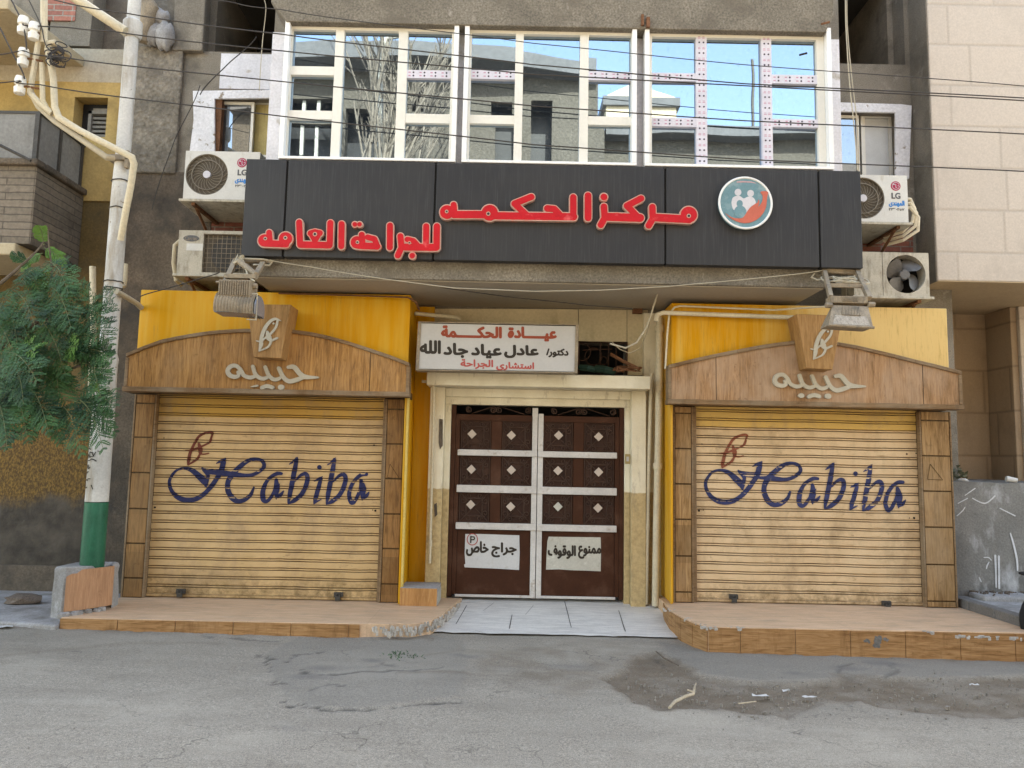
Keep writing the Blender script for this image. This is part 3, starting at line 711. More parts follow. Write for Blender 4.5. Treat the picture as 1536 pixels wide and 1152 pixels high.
for i, q in enumerate(CR):
    d = line_d(XX+jx, YY+jx*.7, [G(*p) for p in q])
    wd = np.clip(.07*(fbm(XX, YY, 6, 60+i)-.28), .004, .035)
    crack = np.maximum(crack, np.clip(1.3-d/wd, 0, 1)*(.85 if i < 4 else .5))
kd = np.minimum(np.where(XX < -.7, np.abs(YY-yl_k), 9), np.where(XX > 1.9, np.abs(YY-yr_k), 9))
dirt = np.maximum(dirt, np.clip(np.exp(-(kd+wob*.25)/.07)*1.1, 0, 1)*np.clip(fbm(XX, YY, 6, 140)*2.2-.55, 0, 1)*.85)
oil = np.zeros_like(XX)
for (u, v, r) in [(460,1016,.13), (482,1004,.11), (432,1093,.13), (430,1091,.1), (850,1000,.2), (1330,996,.14), (1275,1004,.12), (1190,1010,.1), (560,993,.1), (700,985,.12)]:
    gx, gy = G(u, v); oil = np.maximum(oil, np.clip(1-(np.hypot((XX-gx)*.55, YY-gy)+wob*.7)/r, 0, 1)*.6)
edge = np.exp(-(ps/.045)**2)
ZZ += (fbm(XX, YY, 1.3, 70)-.5)*.022 + (fbm(XX, YY, 7, 80)-.5)*.010 + np.clip(ps/.04+.5, 0, 1)*.012*(XX < 1.2) - crack*.014 - np.clip(sd/.04, 0, 1)*.024 + dirt*(fbm(XX, YY, 11, 90)-.5)*.045
far = (np.abs(XX) > 6.25) | (YY < 3.5) | (YY > 8.4)
ZZ = np.where(far, ZZ-.01, ZZ)
nx, ny = len(xs), len(ys)
idx = np.arange(nx*ny).reshape(ny, nx)
faces = np.stack([idx[:-1, :-1], idx[:-1, 1:], idx[1:, 1:], idx[1:, :-1]], -1).reshape(-1, 4)
me = bpy.data.meshes.new('road'); me.from_pydata(np.stack([XX, YY, ZZ], -1).reshape(-1, 3).tolist(), [], faces.tolist())
for nme, arr in (('dirt', dirt), ('wash', wash), ('crack', crack), ('oil', oil)):
    a = me.attributes.new(nme, 'FLOAT', 'POINT'); a.data.foreach_set('value', arr.reshape(-1).astype(np.float32))
me.polygons.foreach_set('use_smooth', [True]*len(me.polygons)); me.materials.append(T['road'])
road = bpy.data.objects.new('road', me); COL.objects.link(road); tag(road, kind='structure')

# pavements
def jag(a, b, n, amp, seed):
    r = random.Random(seed); out = []
    for i in range(n):
        t = i/n; out.append((a[0]+(b[0]-a[0])*t+r.uniform(-amp, amp)*.5, a[1]+(b[1]-a[1])*t+r.uniform(-amp, amp)))
    return out
ZL, ZRP = 0.0, .065
pl = [PZ(78, 931, 0), PZ(340, 931, 0), PZ(600, 933, 0)]
yl = (pl[0].y+pl[1].y+pl[2].y)/3
xl0 = PZ(78, 931, 0).x
c1 = [PZ(u, v, 0) for u, v in [(625,935),(645,930),(662,922),(676,912),(688,903)]]
left_edge = [(xl0, yl+.01), (PZ(540, 936, 0).x, yl)]+jag((PZ(560, 936, 0).x, yl+.01), (c1[0].x, c1[0].y), 5, .02, 1)+[(p.x+random.uniform(-.02, .02), p.y+random.uniform(-.02, .02)) for p in c1]
back = [(c1[-1].x+.02, 9.1), (-1.16, 9.1), (-1.16, 9.0), (xl0, 9.0)]
pv = MB().slab(left_edge+back, -.2, ZL); o = pv.build('shop_pavement', T['plat_tile'], bevel=.004); tag(o, kind='structure')
# risers of the left platform
rs = MB(); a = left_edge[0]; b = left_edge[1]; nT = 6; xx = a[0]
x1 = X(345, 945, yl); n = 0
while xx < b[0]-.03:
    xe = min(xx+.555, b[0]); n += 1
    rs.box(xx+.003, xe-.003, yl-.012, yl-.0005, zroad(xx)-.06, ZL-.006); xx = xe
rs.build('kerb_tiles', T['riser'], o, bevel=.002)
# broken cement along the chipped rim
cb = MB()
rr = random.Random(4)
rim = [(PZ(u, v, 0).x, PZ(u, v, 0).y) for u, v in [(560,939),(590,939),(620,938),(645,932),(664,923),(678,913),(690,902)]]
for i in range(len(rim)-1):
    for k in range(26):
        t = rr.random(); x = rim[i][0]*(1-t)+rim[i+1][0]*t; y = rim[i][1]*(1-t)+rim[i+1][1]*t
        r = rr.uniform(.005, .017); zz = rr.uniform(-.07, -.001)
        pts = [(x+r*rr.uniform(.6, 1.2)*math.cos(q*PI/3), y-.01+r*rr.uniform(.5, 1)*math.sin(q*PI/3)) for q in range(6)]
        cb.slab(pts, zz-.02-rr.uniform(0, .03), zz+rr.uniform(.0, .010))
cb.build('kerb_chips', T['chip_white'], o, bevel=.003)
# right platform
yr = PZ(1300, 944, ZRP).y; XE = 5.05
c2 = [PZ(u, v, ZRP) for u, v in [(996,903),(998,908),(1006,916),(1022,925),(1040,933),(1062,940)]]
redge = [(p.x, p.y) for p in c2]+[(XE-.004, yr-.01), (XE-.004, 9.1), (c2[0].x-.02, 9.1)]
pv = MB().slab(redge, -.3, ZRP); o = pv.build('shop_pavement', T['plat_tile'], bevel=.004); tag(o, kind='structure')
rs = MB()
def riser_seg(p, q, zb0, zb1, zt):
    dx, dy = q[0]-p[0], q[1]-p[1]; d = math.hypot(dx, dy); nx_, ny_ = dy/d, -dx/d
    g = .003/d; p = (p[0]+dx*g, p[1]+dy*g); q = (q[0]-dx*g, q[1]-dy*g)
    o1 = [(p[0]+nx_*.0006, p[1]+ny_*.0006), (q[0]+nx_*.0006, q[1]+ny_*.0006), (q[0]+nx_*.012, q[1]+ny_*.012), (p[0]+nx_*.012, p[1]+ny_*.012)]
    rs.slab(o1, zb0, zt)
for p, q in zip(redge[:5], redge[1:6]): riser_seg(p, q, -.28, -.28, ZRP-.012)
xx = redge[5][0]; first = True
while xx < XE-.05:
    xe = min(xx+(.30 if first else .52), XE); first = False
    t0 = (xx-redge[5][0])/(XE-redge[5][0]); t1 = (xe-redge[5][0])/(XE-redge[5][0])
    yy = lambda t: redge[5][1]*(1-t)+(yr-.01)*t
    riser_seg((xx, yy(t0)), (xe, yy(t1)), zroad(xx)-.06, 0, ZRP-.007-random.uniform(0, .006)); xx = xe
rs.build('kerb_tiles', T['riser'], o, bevel=.002)
cb = MB()
for (u, v) in [(1002,913),(1006,915),(1030,928),(1052,937),(1062,941),(1068,942),(1100,941),(1112,942),(1440,954),(1460,955),(1475,954),(1490,956),(1525,957),(1395,948)]:
    for k in range(6):
        q = PZ(u+rr.uniform(-9, 9), v+rr.uniform(-1.5, 1), ZRP); r = rr.uniform(.004, .014)
        pts = [(q.x+r*1.6*rr.uniform(.6, 1.2)*math.cos(j*PI/3), q.y+.01+r*.7*rr.uniform(.5, 1)*math.sin(j*PI/3)) for j in range(6)]
        cb.slab(pts, ZRP-rr.uniform(.006, .03), ZRP+rr.uniform(.001, .004))
cb.build('kerb_chips', T['chip_white'], o, bevel=.002)
sm = MB()
for k in range(9):
    u = rr.uniform(1296, 1334); tt = (X(u, 962, yr-.02)-redge[5][0])/(XE-redge[5][0]); yf = redge[5][1]*(1-tt)+(yr-.01)*tt-.0132; q = P(u, 962+rr.uniform(-7, 7), yf); r_ = rr.uniform(.015, .05)
    sm.prism([(q.x+r_*rr.uniform(.5, 1.2)*math.cos(j*PI/4), q.z+r_*rr.uniform(.4, .9)*math.sin(j*PI/4)) for j in range(8)], yf-k*.0002, yf+.0006)
sm.build('soot_mark', T['pave_dark'], o)
# pale paved apron sloping from the gate to the road
q = [(644,951),(690,902),(672,897),(940,904),(998,906),(1003,915),(1040,935),(1062,957)]
ap = MB(); vsx = []
A = [PZ(660, 897, -.03), PZ(1000, 906, -.03), PZ(1064, 958, -.16), PZ(625, 950, -.14)]
n1, n2 = 24, 10; vs = []
for i in range(n1+1):
    for j in range(n2+1):
        s_, t_ = i/n1, j/n2
        p = A[0].lerp(A[1], s_).lerp(A[3].lerp(A[2], s_), t_)
        zz = -.028+t_*(zroad(p.x)+.016+.028); fr = rr.uniform(-.025, .02) if j == n2 else 0
        vs.append((p.x, p.y+fr+(.12 if j == 0 else 0), zz+rr.uniform(-.002, .002)))
fs = [(i*(n2+1)+j, (i+1)*(n2+1)+j, (i+1)*(n2+1)+j+1, i*(n2+1)+j+1) for i in range(n1) for j in range(n2)]
ap.add(vs, fs); apron = ap.build('pavement', T['apron_tile'], smooth=True); tag(apron, kind='structure')
# joints of the apron as narrow dark seams
def aproz(x, y):
    yb = A[0].y+.0; yf = A[2].y; t = max(0, min(1, (yb-y)/(yb-yf))); return -.028+t*(zroad(x)+.016+.028)
js = MB()
for (u0, v0, u1, v1, wd) in [(700,908,684,936,.012),(741,904,725,916,.006),(800,908,788,922,.006),(768,922,764,943,.012),(847,902,857,941,.012),(925,906,938,947,.012),(690,934,800,938,.005),(800,938,930,938,.004),(880,940,1010,945,.004),(712,945,745,955,.005)]:
    n = 6; pa = []
    for i in range(n+1):
        t = i/n; u = u0*(1-t)+u1*t; v = v0*(1-t)+v1*t
        p = PZ(u, v, -.06)
        for _ in range(4): p = PZ(u, v, aproz(p.x, p.y)+.006)
        pa.append(p)
    d = (pa[-1]-pa[0]); d.z = 0; d.normalize(); nn = Vector((-d.y, d.x, 0))*wd/2
    vs = [tuple(p+nn*(.5+rr.random()*.5)) for p in pa]+[tuple(p-nn*(.5+rr.random()*.5)) for p in pa]
    js.add(vs, [(i, i+1, n+2+i, n+1+i) for i in range(n)])
js.build('joints', T['pave_dark'], apron)
# cement pavement at the left, kerbed pavement at the right
lp = MB().slab([(-12, 7.9)]+[(-12+i*.36+rr.uniform(-.05, .05), 7.72+rr.uniform(-.06, .06)-(.0 if i < 17 else .1)) for i in range(1, 20)]+[(xl0-.002, 7.5), (xl0-.002, 9.5), (-12, 9.5)], -.3, -.055)
o = lp.build('pavement', T['pave'], bevel=.02); tag(o, kind='structure')
rpv = MB().slab([(XE+.13, 7.3), (12, 7.3), (12, 9.2), (XE+.13, 9.2)], -.3, .158)
o = rpv.build('pavement', T['pave']); tag(o, kind='structure')
kb = MB()
for i in range(4):
    y0 = 7.25+i*.45; kb.box(XE, XE+.127, y0+.004, y0+.445, -.3, .16+rr.uniform(-.004, .004))
o = kb.build('kerb', T['kerb'], bevel=.015); tag(o, kind='structure')
# ---------------------------------------------------------------- clinic building
FY = 9.3                                              # facade plane of the upper floor
SOF = Z(800, 462, FY)                                 # underside of the overhang
xL, xR = X(172, 400, FY), X(1392, 300, FY)
clinic = thing('clinic_building', (0.4, FY, 0), 'grey concrete clinic building with shops below and a glazed bay on its first floor', 'building')
HT = 8.4
hol = [ (X(300, 40, FY), X(412, 40, FY), Z(350, 78, FY), Z(350, -60, FY)), (X(1258, 40, FY), X(1356, 40, FY), Z(1300, 96, FY), Z(1300, -60, FY)),
        (X(322, 190, FY), X(420, 190, FY), Z(350, 235, FY), Z(350, 147, FY)), (X(1240, 200, FY), X(1345, 200, FY), Z(1300, 275, FY), Z(1300, 168, FY)),
        (X(868, 530, FY), X(940, 530, FY), Z(900, 562, FY), Z(900, 513, FY)),
        (X(676, 700, FY), X(936, 700, FY), -1.0, Z(800, 607, FY)) ]
wl = holed_wall(MB(), xL, xR+.25, -.3, HT, FY, FY+.28, [hol[0], hol[1], hol[2], hol[3], hol[4], hol[5]])
wl.build('wall', T['concrete'], clinic)
# dark rooms behind the openings
rm = MB()
for h in hol[:5]: rm.box(h[0]-.3, h[1]+.3, FY+1.9, FY+2.0, h[2]-.4, h[3]+.4)
rm.box(hol[5][0]-.3, hol[5][1]+.3, FY+1.5, FY+1.6, -.3, hol[5][3]+.3)
rm.box(xL, xR, FY+.285, FY+2.0, HT-.3, HT)
rm.split('interior', T['dark_room'], clinic)
ip = MB().box(X(300, 40, FY+.3)-.02, X(325, 40, FY+.3), FY+.285, FY+1.85, hol[0][2], hol[0][3])
ip.box(X(1330, 40, FY+.3), X(1362, 40, FY+.3), FY+.285, FY+1.85, hol[1][2], hol[1][3]); ip.split('inner_pier', T['concrete'], clinic)
bk = MB().box(X(240, 330, FY-.05)+.4, X(380, 330, FY), FY-.02, FY-.001, Z(300, 352, FY), Z(300, 300, FY)).box(X(1270, 330, FY), X(1367, 330, FY), FY-.02, FY-.001, Z(1300, 382, FY), Z(1300, 334, FY))
bk.split('brick_patch', T['brick'], clinic)
rc = MB().pbox(186, 68, 262, 260, FY-.06, FY-.002); rc.build('rough_render', T['rough_cement'], clinic, bevel=.02)
cd = MB().box(X(166, 600, FY-.03)+.01, X(300, 600, FY-.03), FY-.03, FY-.002, -.3, Z(230, 258, FY)); cd.build('sooty_render', T['concrete_dark'], clinic, bevel=.01)
pc = MB().pbox(266, -60, 303, 76, FY-.08, FY-.002); pc.build('pier', T['concrete'], clinic, bevel=.015)
wp = MB().pbox(332, 80, 412, 134, FY-.02, FY-.001); wp.build('white_patch', T['white_paint'], clinic)
gp = MB().pbox(1364, -60, 1384, 455, FY-.05, FY-.002); gp.build('pier', T['concrete'], clinic, bevel=.02)
# chipped white surrounds of the two side windows
sr = MB().pprism([(289,136),(420,134),(420,147),(322,148),(322,236),(283,236),(290,180)], FY-.035, FY-.001); sr.build('window_surround', T['chipped_white'], clinic, bevel=.006)
sr = MB().pprism([(1250,153),(1352,156),(1368,158),(1364,268),(1343,268),(1343,169),(1250,167)], FY-.035, FY-.001); sr.build('window_surround', T['chipped_white'], clinic, bevel=.006)
def frame(m, u0, v0, u1, v1, Y, d, t):
    a = P(u0, v0, Y); b = P(u1, v1, Y)
    m.box(a.x, b.x, Y, Y+d, a.z-t, a.z); m.box(a.x, b.x, Y, Y+d, b.z, b.z+t)
    m.box(a.x, a.x+t, Y, Y+d, b.z+t, a.z-t); m.box(b.x-t, b.x, Y, Y+d, b.z+t, a.z-t); return a, b
m = MB(); frame(m, 327, 152, 377, 236, FY+.06, .05, .035); sw = m.build('side_window', T['alu_cream'], clinic, bevel=.003)
m = MB(); frame(m, 377, 151, 420, 236, FY+.12, .05, .03); m.build('sash', T['alu_cream'], sw, bevel=.003)
MB().pbox(332, 157, 372, 234, FY+.08, FY+.085).build('pane', T['glass_dark'], sw)
MB().pbox(384, 157, 420, 234, FY+.15, FY+.155).build('blind', T['yellow_blind'], sw)
MB().pbox(322, 147, 328, 236, FY-.005, FY+.12).build('rusty_jamb', T['rust'], sw)
m = MB(); frame(m, 1240, 172, 1291, 275, FY+.06, .05, .035); sw = m.build('side_window', T['alu_cream'], clinic, bevel=.003)
m = MB(); frame(m, 1291, 170, 1342, 275, FY+.12, .05, .05); m.build('sash', T['alu_cream'], sw, bevel=.003)
MB().pbox(1245, 177, 1287, 272, FY+.08, FY+.085).build('pane', T['glass_dark'], sw)
MB().pbox(1297, 178, 1334, 270, FY+.15, FY+.155).build('blind', T['curtain'], sw)
# overhang slab, soffit, beam above the glazing
OY = 7.98
SX0, SX1 = X(372, 410, OY), X(1240, 420, OY)
SGZ0 = (Z(362, 383, 7.9)+Z(1293, 403, 7.9))/2
ov = MB().box(SX0, SX1, OY, FY-.002, SOF+.01, Z(800, 256, 8.0)); ov.build('overhang', T['beam_concrete'], clinic, bevel=.012)
MB().box(SX0+.03, SX1-.03, OY+.03, FY-.004, SOF, SOF+.009).build('soffit', T['soffit'], clinic)
BZ0 = Z(800, 30, 7.75)
bm_ = MB().prism([(X(398, 0, 7.75)+.02, HT-.31), (X(398, 0, 7.75)+.02, BZ0+.22), (X(424, 30, 7.75), BZ0), (X(1245, 35, 7.75), BZ0), (X(1258, 10, 7.75), BZ0+.2), (X(1258, 10, 7.75), HT-.31)], 7.87, FY-.002)
bm_.build('upper_beam', T['beam_concrete'], clinic, bevel=.01)
MB().box(X(398, 0, 7.75)+.04, X(1258, 10, 7.75)-.02, 8.0, FY+2, HT-.3, HT-.02).build('upper_storeys', T['concrete'], clinic)
MB().box(xL, xR+.2, FY+2.01, FY+8, -.3, HT-.01).build('rear_block', T['concrete'], clinic)
# white columns either side of the glazed bay
gc = MB(); gc.box(X(404, 140, 8.08), X(426, 140, 8.08)+.03, 8.08, 8.4, Z(415, 243, 8.08), BZ0-.001); gc.box(X(1244, 140, 8.08)-.02, X(1256, 140, 8.08), 8.0, 8.4, Z(1250, 262, 8.08), BZ0-.001)
gc.box(X(683, 140, 8.1), X(702, 140, 8.1), 8.06, 8.3, Z(690, 246, 8.06), BZ0-.001); gc.box(X(949, 140, 8.1), X(974, 140, 8.1), 8.06, 8.3, Z(960, 250, 8.06), BZ0-.001)
gc.split('bay_column', T['white_paint'], clinic, bevel=.005)
# three reflective glazed windows
GY = 8.0; ZB = (Z(430, 242, 7.9)+Z(1250, 254, 7.9))/2+.01; ZT = (Z(430, 29, 7.9)+Z(1245, 40, 7.9))/2
RG = random.Random(19)
def bay_window(uL, uR, cols, gaps, film):
    vm = 140; x0, x1 = X(uL, vm, 7.9), X(uR, vm, 7.9); t = .055
    m = MB(); m.box(x0, x1, 7.885, 8.03, ZT-.035, ZT); m.box(x0, x0+.05, 7.885, 8.03, ZB+.03, ZT-.035); m.box(x1-.05, x1, 7.885, 8.03, ZB+.03, ZT-.035); m.box(x0, x1, 7.885, 8.03, ZB, ZB+.03)
    wnd = m.build('bay_window', T['alu_white'], clinic, bevel=.004)
    f = MB(); xi0, xi1 = x0+.051, x1-.051; zi0, zi1 = ZB+.031, ZT-.036
    f.box(xi0, xi1, 7.962, 8.02, zi1-.06, zi1)
    edges = [xi0, xi0+.045]
    gl = MB(); tp = MB(); dt = MB(); dp = MB()
    cx = [(X(a, vm, GY), X(b, vm, GY)) for a, b in cols]
    f.box(xi0, cx[0][0], 7.962, 8.02, zi0, zi1-.06); f.box(cx[-1][1], xi1, 7.962, 8.02, zi0, zi1-.06)
    def strip(m, a, b, c, d, y0, y1, vert, filmed):
        m.box(a, b, y0, y1, c, d)
        if filmed:
            if vert:
                n = int((d-c)/.118)
                for k in range(n):
                    zz = c+(k+.5)*(d-c)/n
                    for xx in (a+(b-a)*.3, a+(b-a)*.7):
                        dt.disc(xx, zz, .0105, y0-.0015, y0, 8); dp.box(xx-.014, xx+.014, y0-.001, y0, zz+.045, zz+.053); dp.box(xx-.012, xx+.012, y0-.001, y0, zz+.062, zz+.068)
            else:
                n = max(2, int((b-a)/.12))
                for k in range(n):
                    xx = a+(k+.6)*(b-a)/n
                    for zz in (c+(d-c)*.3, c+(d-c)*.7):
                        dt.disc(xx, zz, .0105, y0-.0015, y0, 8); dp.box(xx-.055, xx-.03, y0-.001, y0, zz-.006, zz+.006)
    for i in range(len(cx)-1):
        fm = 'v' in film
        strip(tp if fm else f, cx[i][1], cx[i+1][0], zi0, zi1-.06, 7.957, 8.02, True, fm)
    for (a, b), rows in zip(cx, gaps):
        zc = zi1-.06; 
        lv = [zi0]+sorted((Zx((a+b)/2, va, GY)+Zx((a+b)/2, vb, GY))/2 for va, vb, _ in rows)+[zi1-.06]
        for q0, q1 in zip(lv[:-1], lv[1:]):          # each sheet of glass sits a hair out of true
            j = [RG.uniform(-.0022, .0022) for _ in range(3)]; yy = GY+.008
            c4 = [(a, yy+j[0], q0), (b, yy+j[1], q0), (b, yy+j[1]+j[2], q1), (a, yy+j[0]+j[2], q1)]
            gl.add(c4+[(x, y+.006, z) for x, y, z in c4], [(0,1,2,3),(7,6,5,4),(0,4,5,1),(1,5,6,2),(2,6,7,3),(3,7,4,0)])
        for (va, vb, filmed) in rows:
            um = (a+b)/2
            zt_, zb_ = Zx(um, va, GY), Zx(um, vb, GY)
            strip(tp if filmed else f, a, b, zb_, zt_, 7.962, 8.015, False, filmed)
    f.build('mullion', T['alu_cream'], wnd, bevel=.003); gl.build('pane', T['glass'], wnd)
    if tp.v:
        tpo = tp.split('film_strip', T['tape'], wnd); dt.build('film_dots', T['tape_dot'], tpo); dp.build('film_print', T['tape_pink'], tpo)
    return wnd
def Zx(x, v, Y):                                      # height of picture row v at a given x
    u = 768+x/Y*F_PX
    for _ in range(6): u += (x-P(u, v, Y).x)/Y*F_PX
    return P(u, v, Y).z
bay_window(423, 686, [(436,501),(514,596),(610,676)], [[(102,115,0),(168,181,0)], [], [(108,120,1),(173,187,0)]], '')
bay_window(695, 955, [(706,772),(784,869),(882,949)], [[(108,121,1),(175,188,0)], [], [(110,123,1),(177,190,0)]], '')
bay_window(967, 1248, [(977,1043),(1059,1141),(1156,1224)], [[(112,124,1),(179,192,1)], [], [(115,128,1),(181,193,1)]], 'v')
rb = MB(); rb.pbox(962, 21, 966, 37, 7.84, 7.883); rb.pbox(970, 25, 975, 40, 7.84, 7.883); rb.tube([P(1232, 36, 7.7), P(1244, 33, 7.7)], .012); rb.split('rusty_stub', T['rust'], clinic)
tag(clinic)

# ---------------------------------------------------------------- charcoal clinic sign with raised letters
SY = 7.86
sx0, sx1 = X(366, 310, SY), X(1292.5, 330, SY); sz1 = (Z(370, 238, SY)+Z(1292, 257, SY))/2; sz0 = (Z(362, 383, SY)+Z(1293, 403, SY))/2
sign = thing('clinic_sign', ((sx0+sx1)/2, SY, sz0), 'long charcoal clinic sign with raised red arabic letters and a round family emblem', 'sign')
pn = MB(); cuts = [sx0, X(428, 310, SY), X(652, 310, SY), X(998, 325, SY), X(1229, 330, SY), sx1]
for i in range(5): pn.box(cuts[i]+(.011 if i else 0), cuts[i+1]-(.011 if i < 4 else 0), SY, SY+.1, sz0, sz1)
pn.build('panel', T['panel_dark'], sign, bevel=.004)
MB().box(sx0+.03, sx1-.03, SY+.012, SY+.09, sz0+.012, sz1-.012).build('backing', T['black'], sign)
# the words, traced as thick strokes: each word > red faces on a cream return
Z2 = zoomconv(640, 240, 3.657, SY-.05); Z1 = zoomconv(360, 240, 3.657, SY-.05)
W1 = [([(1176,211),(1098,252),(1158,312)],36), ([(1170,318),(985,312)],46), ([(972,256),(976,318),(955,357)],36), ([(972,203)],36),
      ([(1440,326),(1252,316)],44), ([(1238,258),(1240,322),(1218,360)],36)]
DOTS1 = [(972,203,20), (1438,300,46)]
A1 = [([(885,196),(885,318)],38)]
H1 = [([(804,205),(804,308)],36), ([(806,312),(350,306)],42), ([(662,266),(700,270),(728,300)],38), ([(574,203),(482,240),(545,300)],36), ([(330,300),(150,300)],42), ([(148,246),(152,290)],34)]
DH = [(346,290,46), (112,286,40)]
W2a = [([(1080,364),(1078,480)],36), ([(1076,480),(905,478)],40), ([(1022,364),(1020,470)],34), ([(918,436),(952,444),(975,470)],32), ([(880,418),(886,480),(866,524)],34)]
W2b = [([(823,360),(822,480)],34)]
W2c = [([(700,424),(738,434),(752,470)],32), ([(752,474),(650,470)],38), ([(668,410),(672,450)],34)]
W2d = [([(558,352),(556,474)],34)]
W2e = [([(496,346),(493,466)],34), ([(490,468),(332,464)],38), ([(325,342),(330,462)],34), ([(388,402),(412,396),(438,402)],34), ([(395,408),(412,440),(430,408)],34)]
W2f = [([(252,462),(140,458)],38), ([(160,398),(164,446)],32)]
def word(strokes, discs, conv):
    rim = MB(); red = MB()
    for pts, wd in strokes:
        fat(rim, pts, wd, conv, SY-.05, .049, .010) if len(pts) > 1 else None
        fat(red, pts, wd, conv, SY-.0545, .004, -.001) if len(pts) > 1 else None
    for (a, b, r) in discs:
        x, z = conv(a, b); k = abs(conv(a+1, b)[0]-x)
        rim.disc(x, z, r*k+.010, SY-.05-jit(), SY-.001, 28); red.disc(x, z, r*k-.003, SY-.0545-jit(), SY-.0505, 28)
    r0 = rim.build('sign_word', T['letter_rim'], sign); red.build('letter_face', T['letter_red'], r0)
    return r0
w_ = word(W1, DOTS1, Z2); word(A1, [], Z2); w2 = word(H1, DH, Z2)
w3 = word(W2a, [(945,525,17)], Z1); word(W2b, [], Z1); w4 = word(W2c, [(642,452,36), (630,353,14), (656,353,14)], Z1); word(W2d, [], Z1)
w5 = word(W2e, [], Z1); w6 = word(W2f, [(250,432,38), (135,442,36)], Z1)
def eye(parent, conv, a, b, r):
    m = MB(); d = MB(); x, z = conv(a, b); k = abs(conv(a+1, b)[0]-x)
    m.disc(x, z, r*k+.010, SY-.0595, SY-.056, 14); d.disc(x, z, r*k, SY-.062, SY-.0595, 14)
    m.build('letter_eye', T['letter_rim'], parent); d.build('letter_gap', T['panel_dark'], parent)
for c in ((w_, Z2, 1437, 308, 7), (w2, Z2, 338, 296, 7), (w2, Z2, 110, 284, 5), (w4, Z1, 645, 452, 5), (w5, Z1, 412, 408, 7), (w6, Z1, 250, 428, 6), (w6, Z1, 140, 432, 5), (w3, Z1, 930, 455, 4)): eye(*c)
# round emblem
ZE = zoomconv(1060, 255, 11.52, SY-.06)
cx, cz = ZE(672, 566); k = abs(ZE(673, 566)[0]-cx); R0 = 452*k
em = MB().disc(cx, cz, R0, SY-.056, SY-.001, 56).build('emblem', T['teal'], sign)
rg = MB(); rg.tube([(cx+R0*1.0*math.cos(2*PI*i/56), SY-.056, cz+R0*1.0*math.sin(2*PI*i/56)) for i in range(57)], .012, 6); rg.build('emblem_rim', T['alu_white'], em)
def epoly(pts, mt, lay, name):
    m = MB(); q = [ZE(a, b) for a, b in pts]; m.prism(q, SY-.0565-lay*.0012, SY-.0562); m.build(name, mt, em)
def ell(cx_, cy_, rx, ry, n=24): return [(cx_+rx*math.cos(2*PI*i/n), cy_+ry*math.sin(2*PI*i/n)) for i in range(n)]
def smooth(pts, n=5): return [(q[0], q[1]) for q in cr([(a, b, 1) for a, b in pts+pts[:1]], n)[:-1]]
epoly(ell(543, 383, 58, 60), T['logo_white'], 1, 'figure'); epoly(ell(760, 402, 58, 60), T['logo_white'], 1, 'figure')
epoly(smooth([(430,560),(450,480),(510,448),(575,448),(640,490),(690,468),(740,456),(800,470),(838,520),(845,580),(780,620),(720,690),(600,830),(690,700),(560,690),(476,692),(445,640)], 3), T['logo_white'], 1, 'figure_body')
epoly(ell(572, 580, 54, 62), T['teal'], 2, 'child_figure'); epoly(ell(580, 722, 106, 108), T['teal'], 3, 'child_body')
epoly(smooth([(320,745),(420,810),(530,836),(620,825),(680,750),(740,660),(830,590),(880,560),(895,510),(912,560),(890,640),(925,600),(960,540),(970,450),(930,380),(1000,365),(1060,385),(1045,470),(1025,640),(960,770),(860,860),(740,910),(620,915),(500,880),(400,820)], 3), T['salmon'], 4, 'open_hand')
epoly([(520,195),(640,188),(770,196),(860,225),(860,232),(770,216),(640,212),(520,218)], T['pinkish'], 1, 'arc_mark')
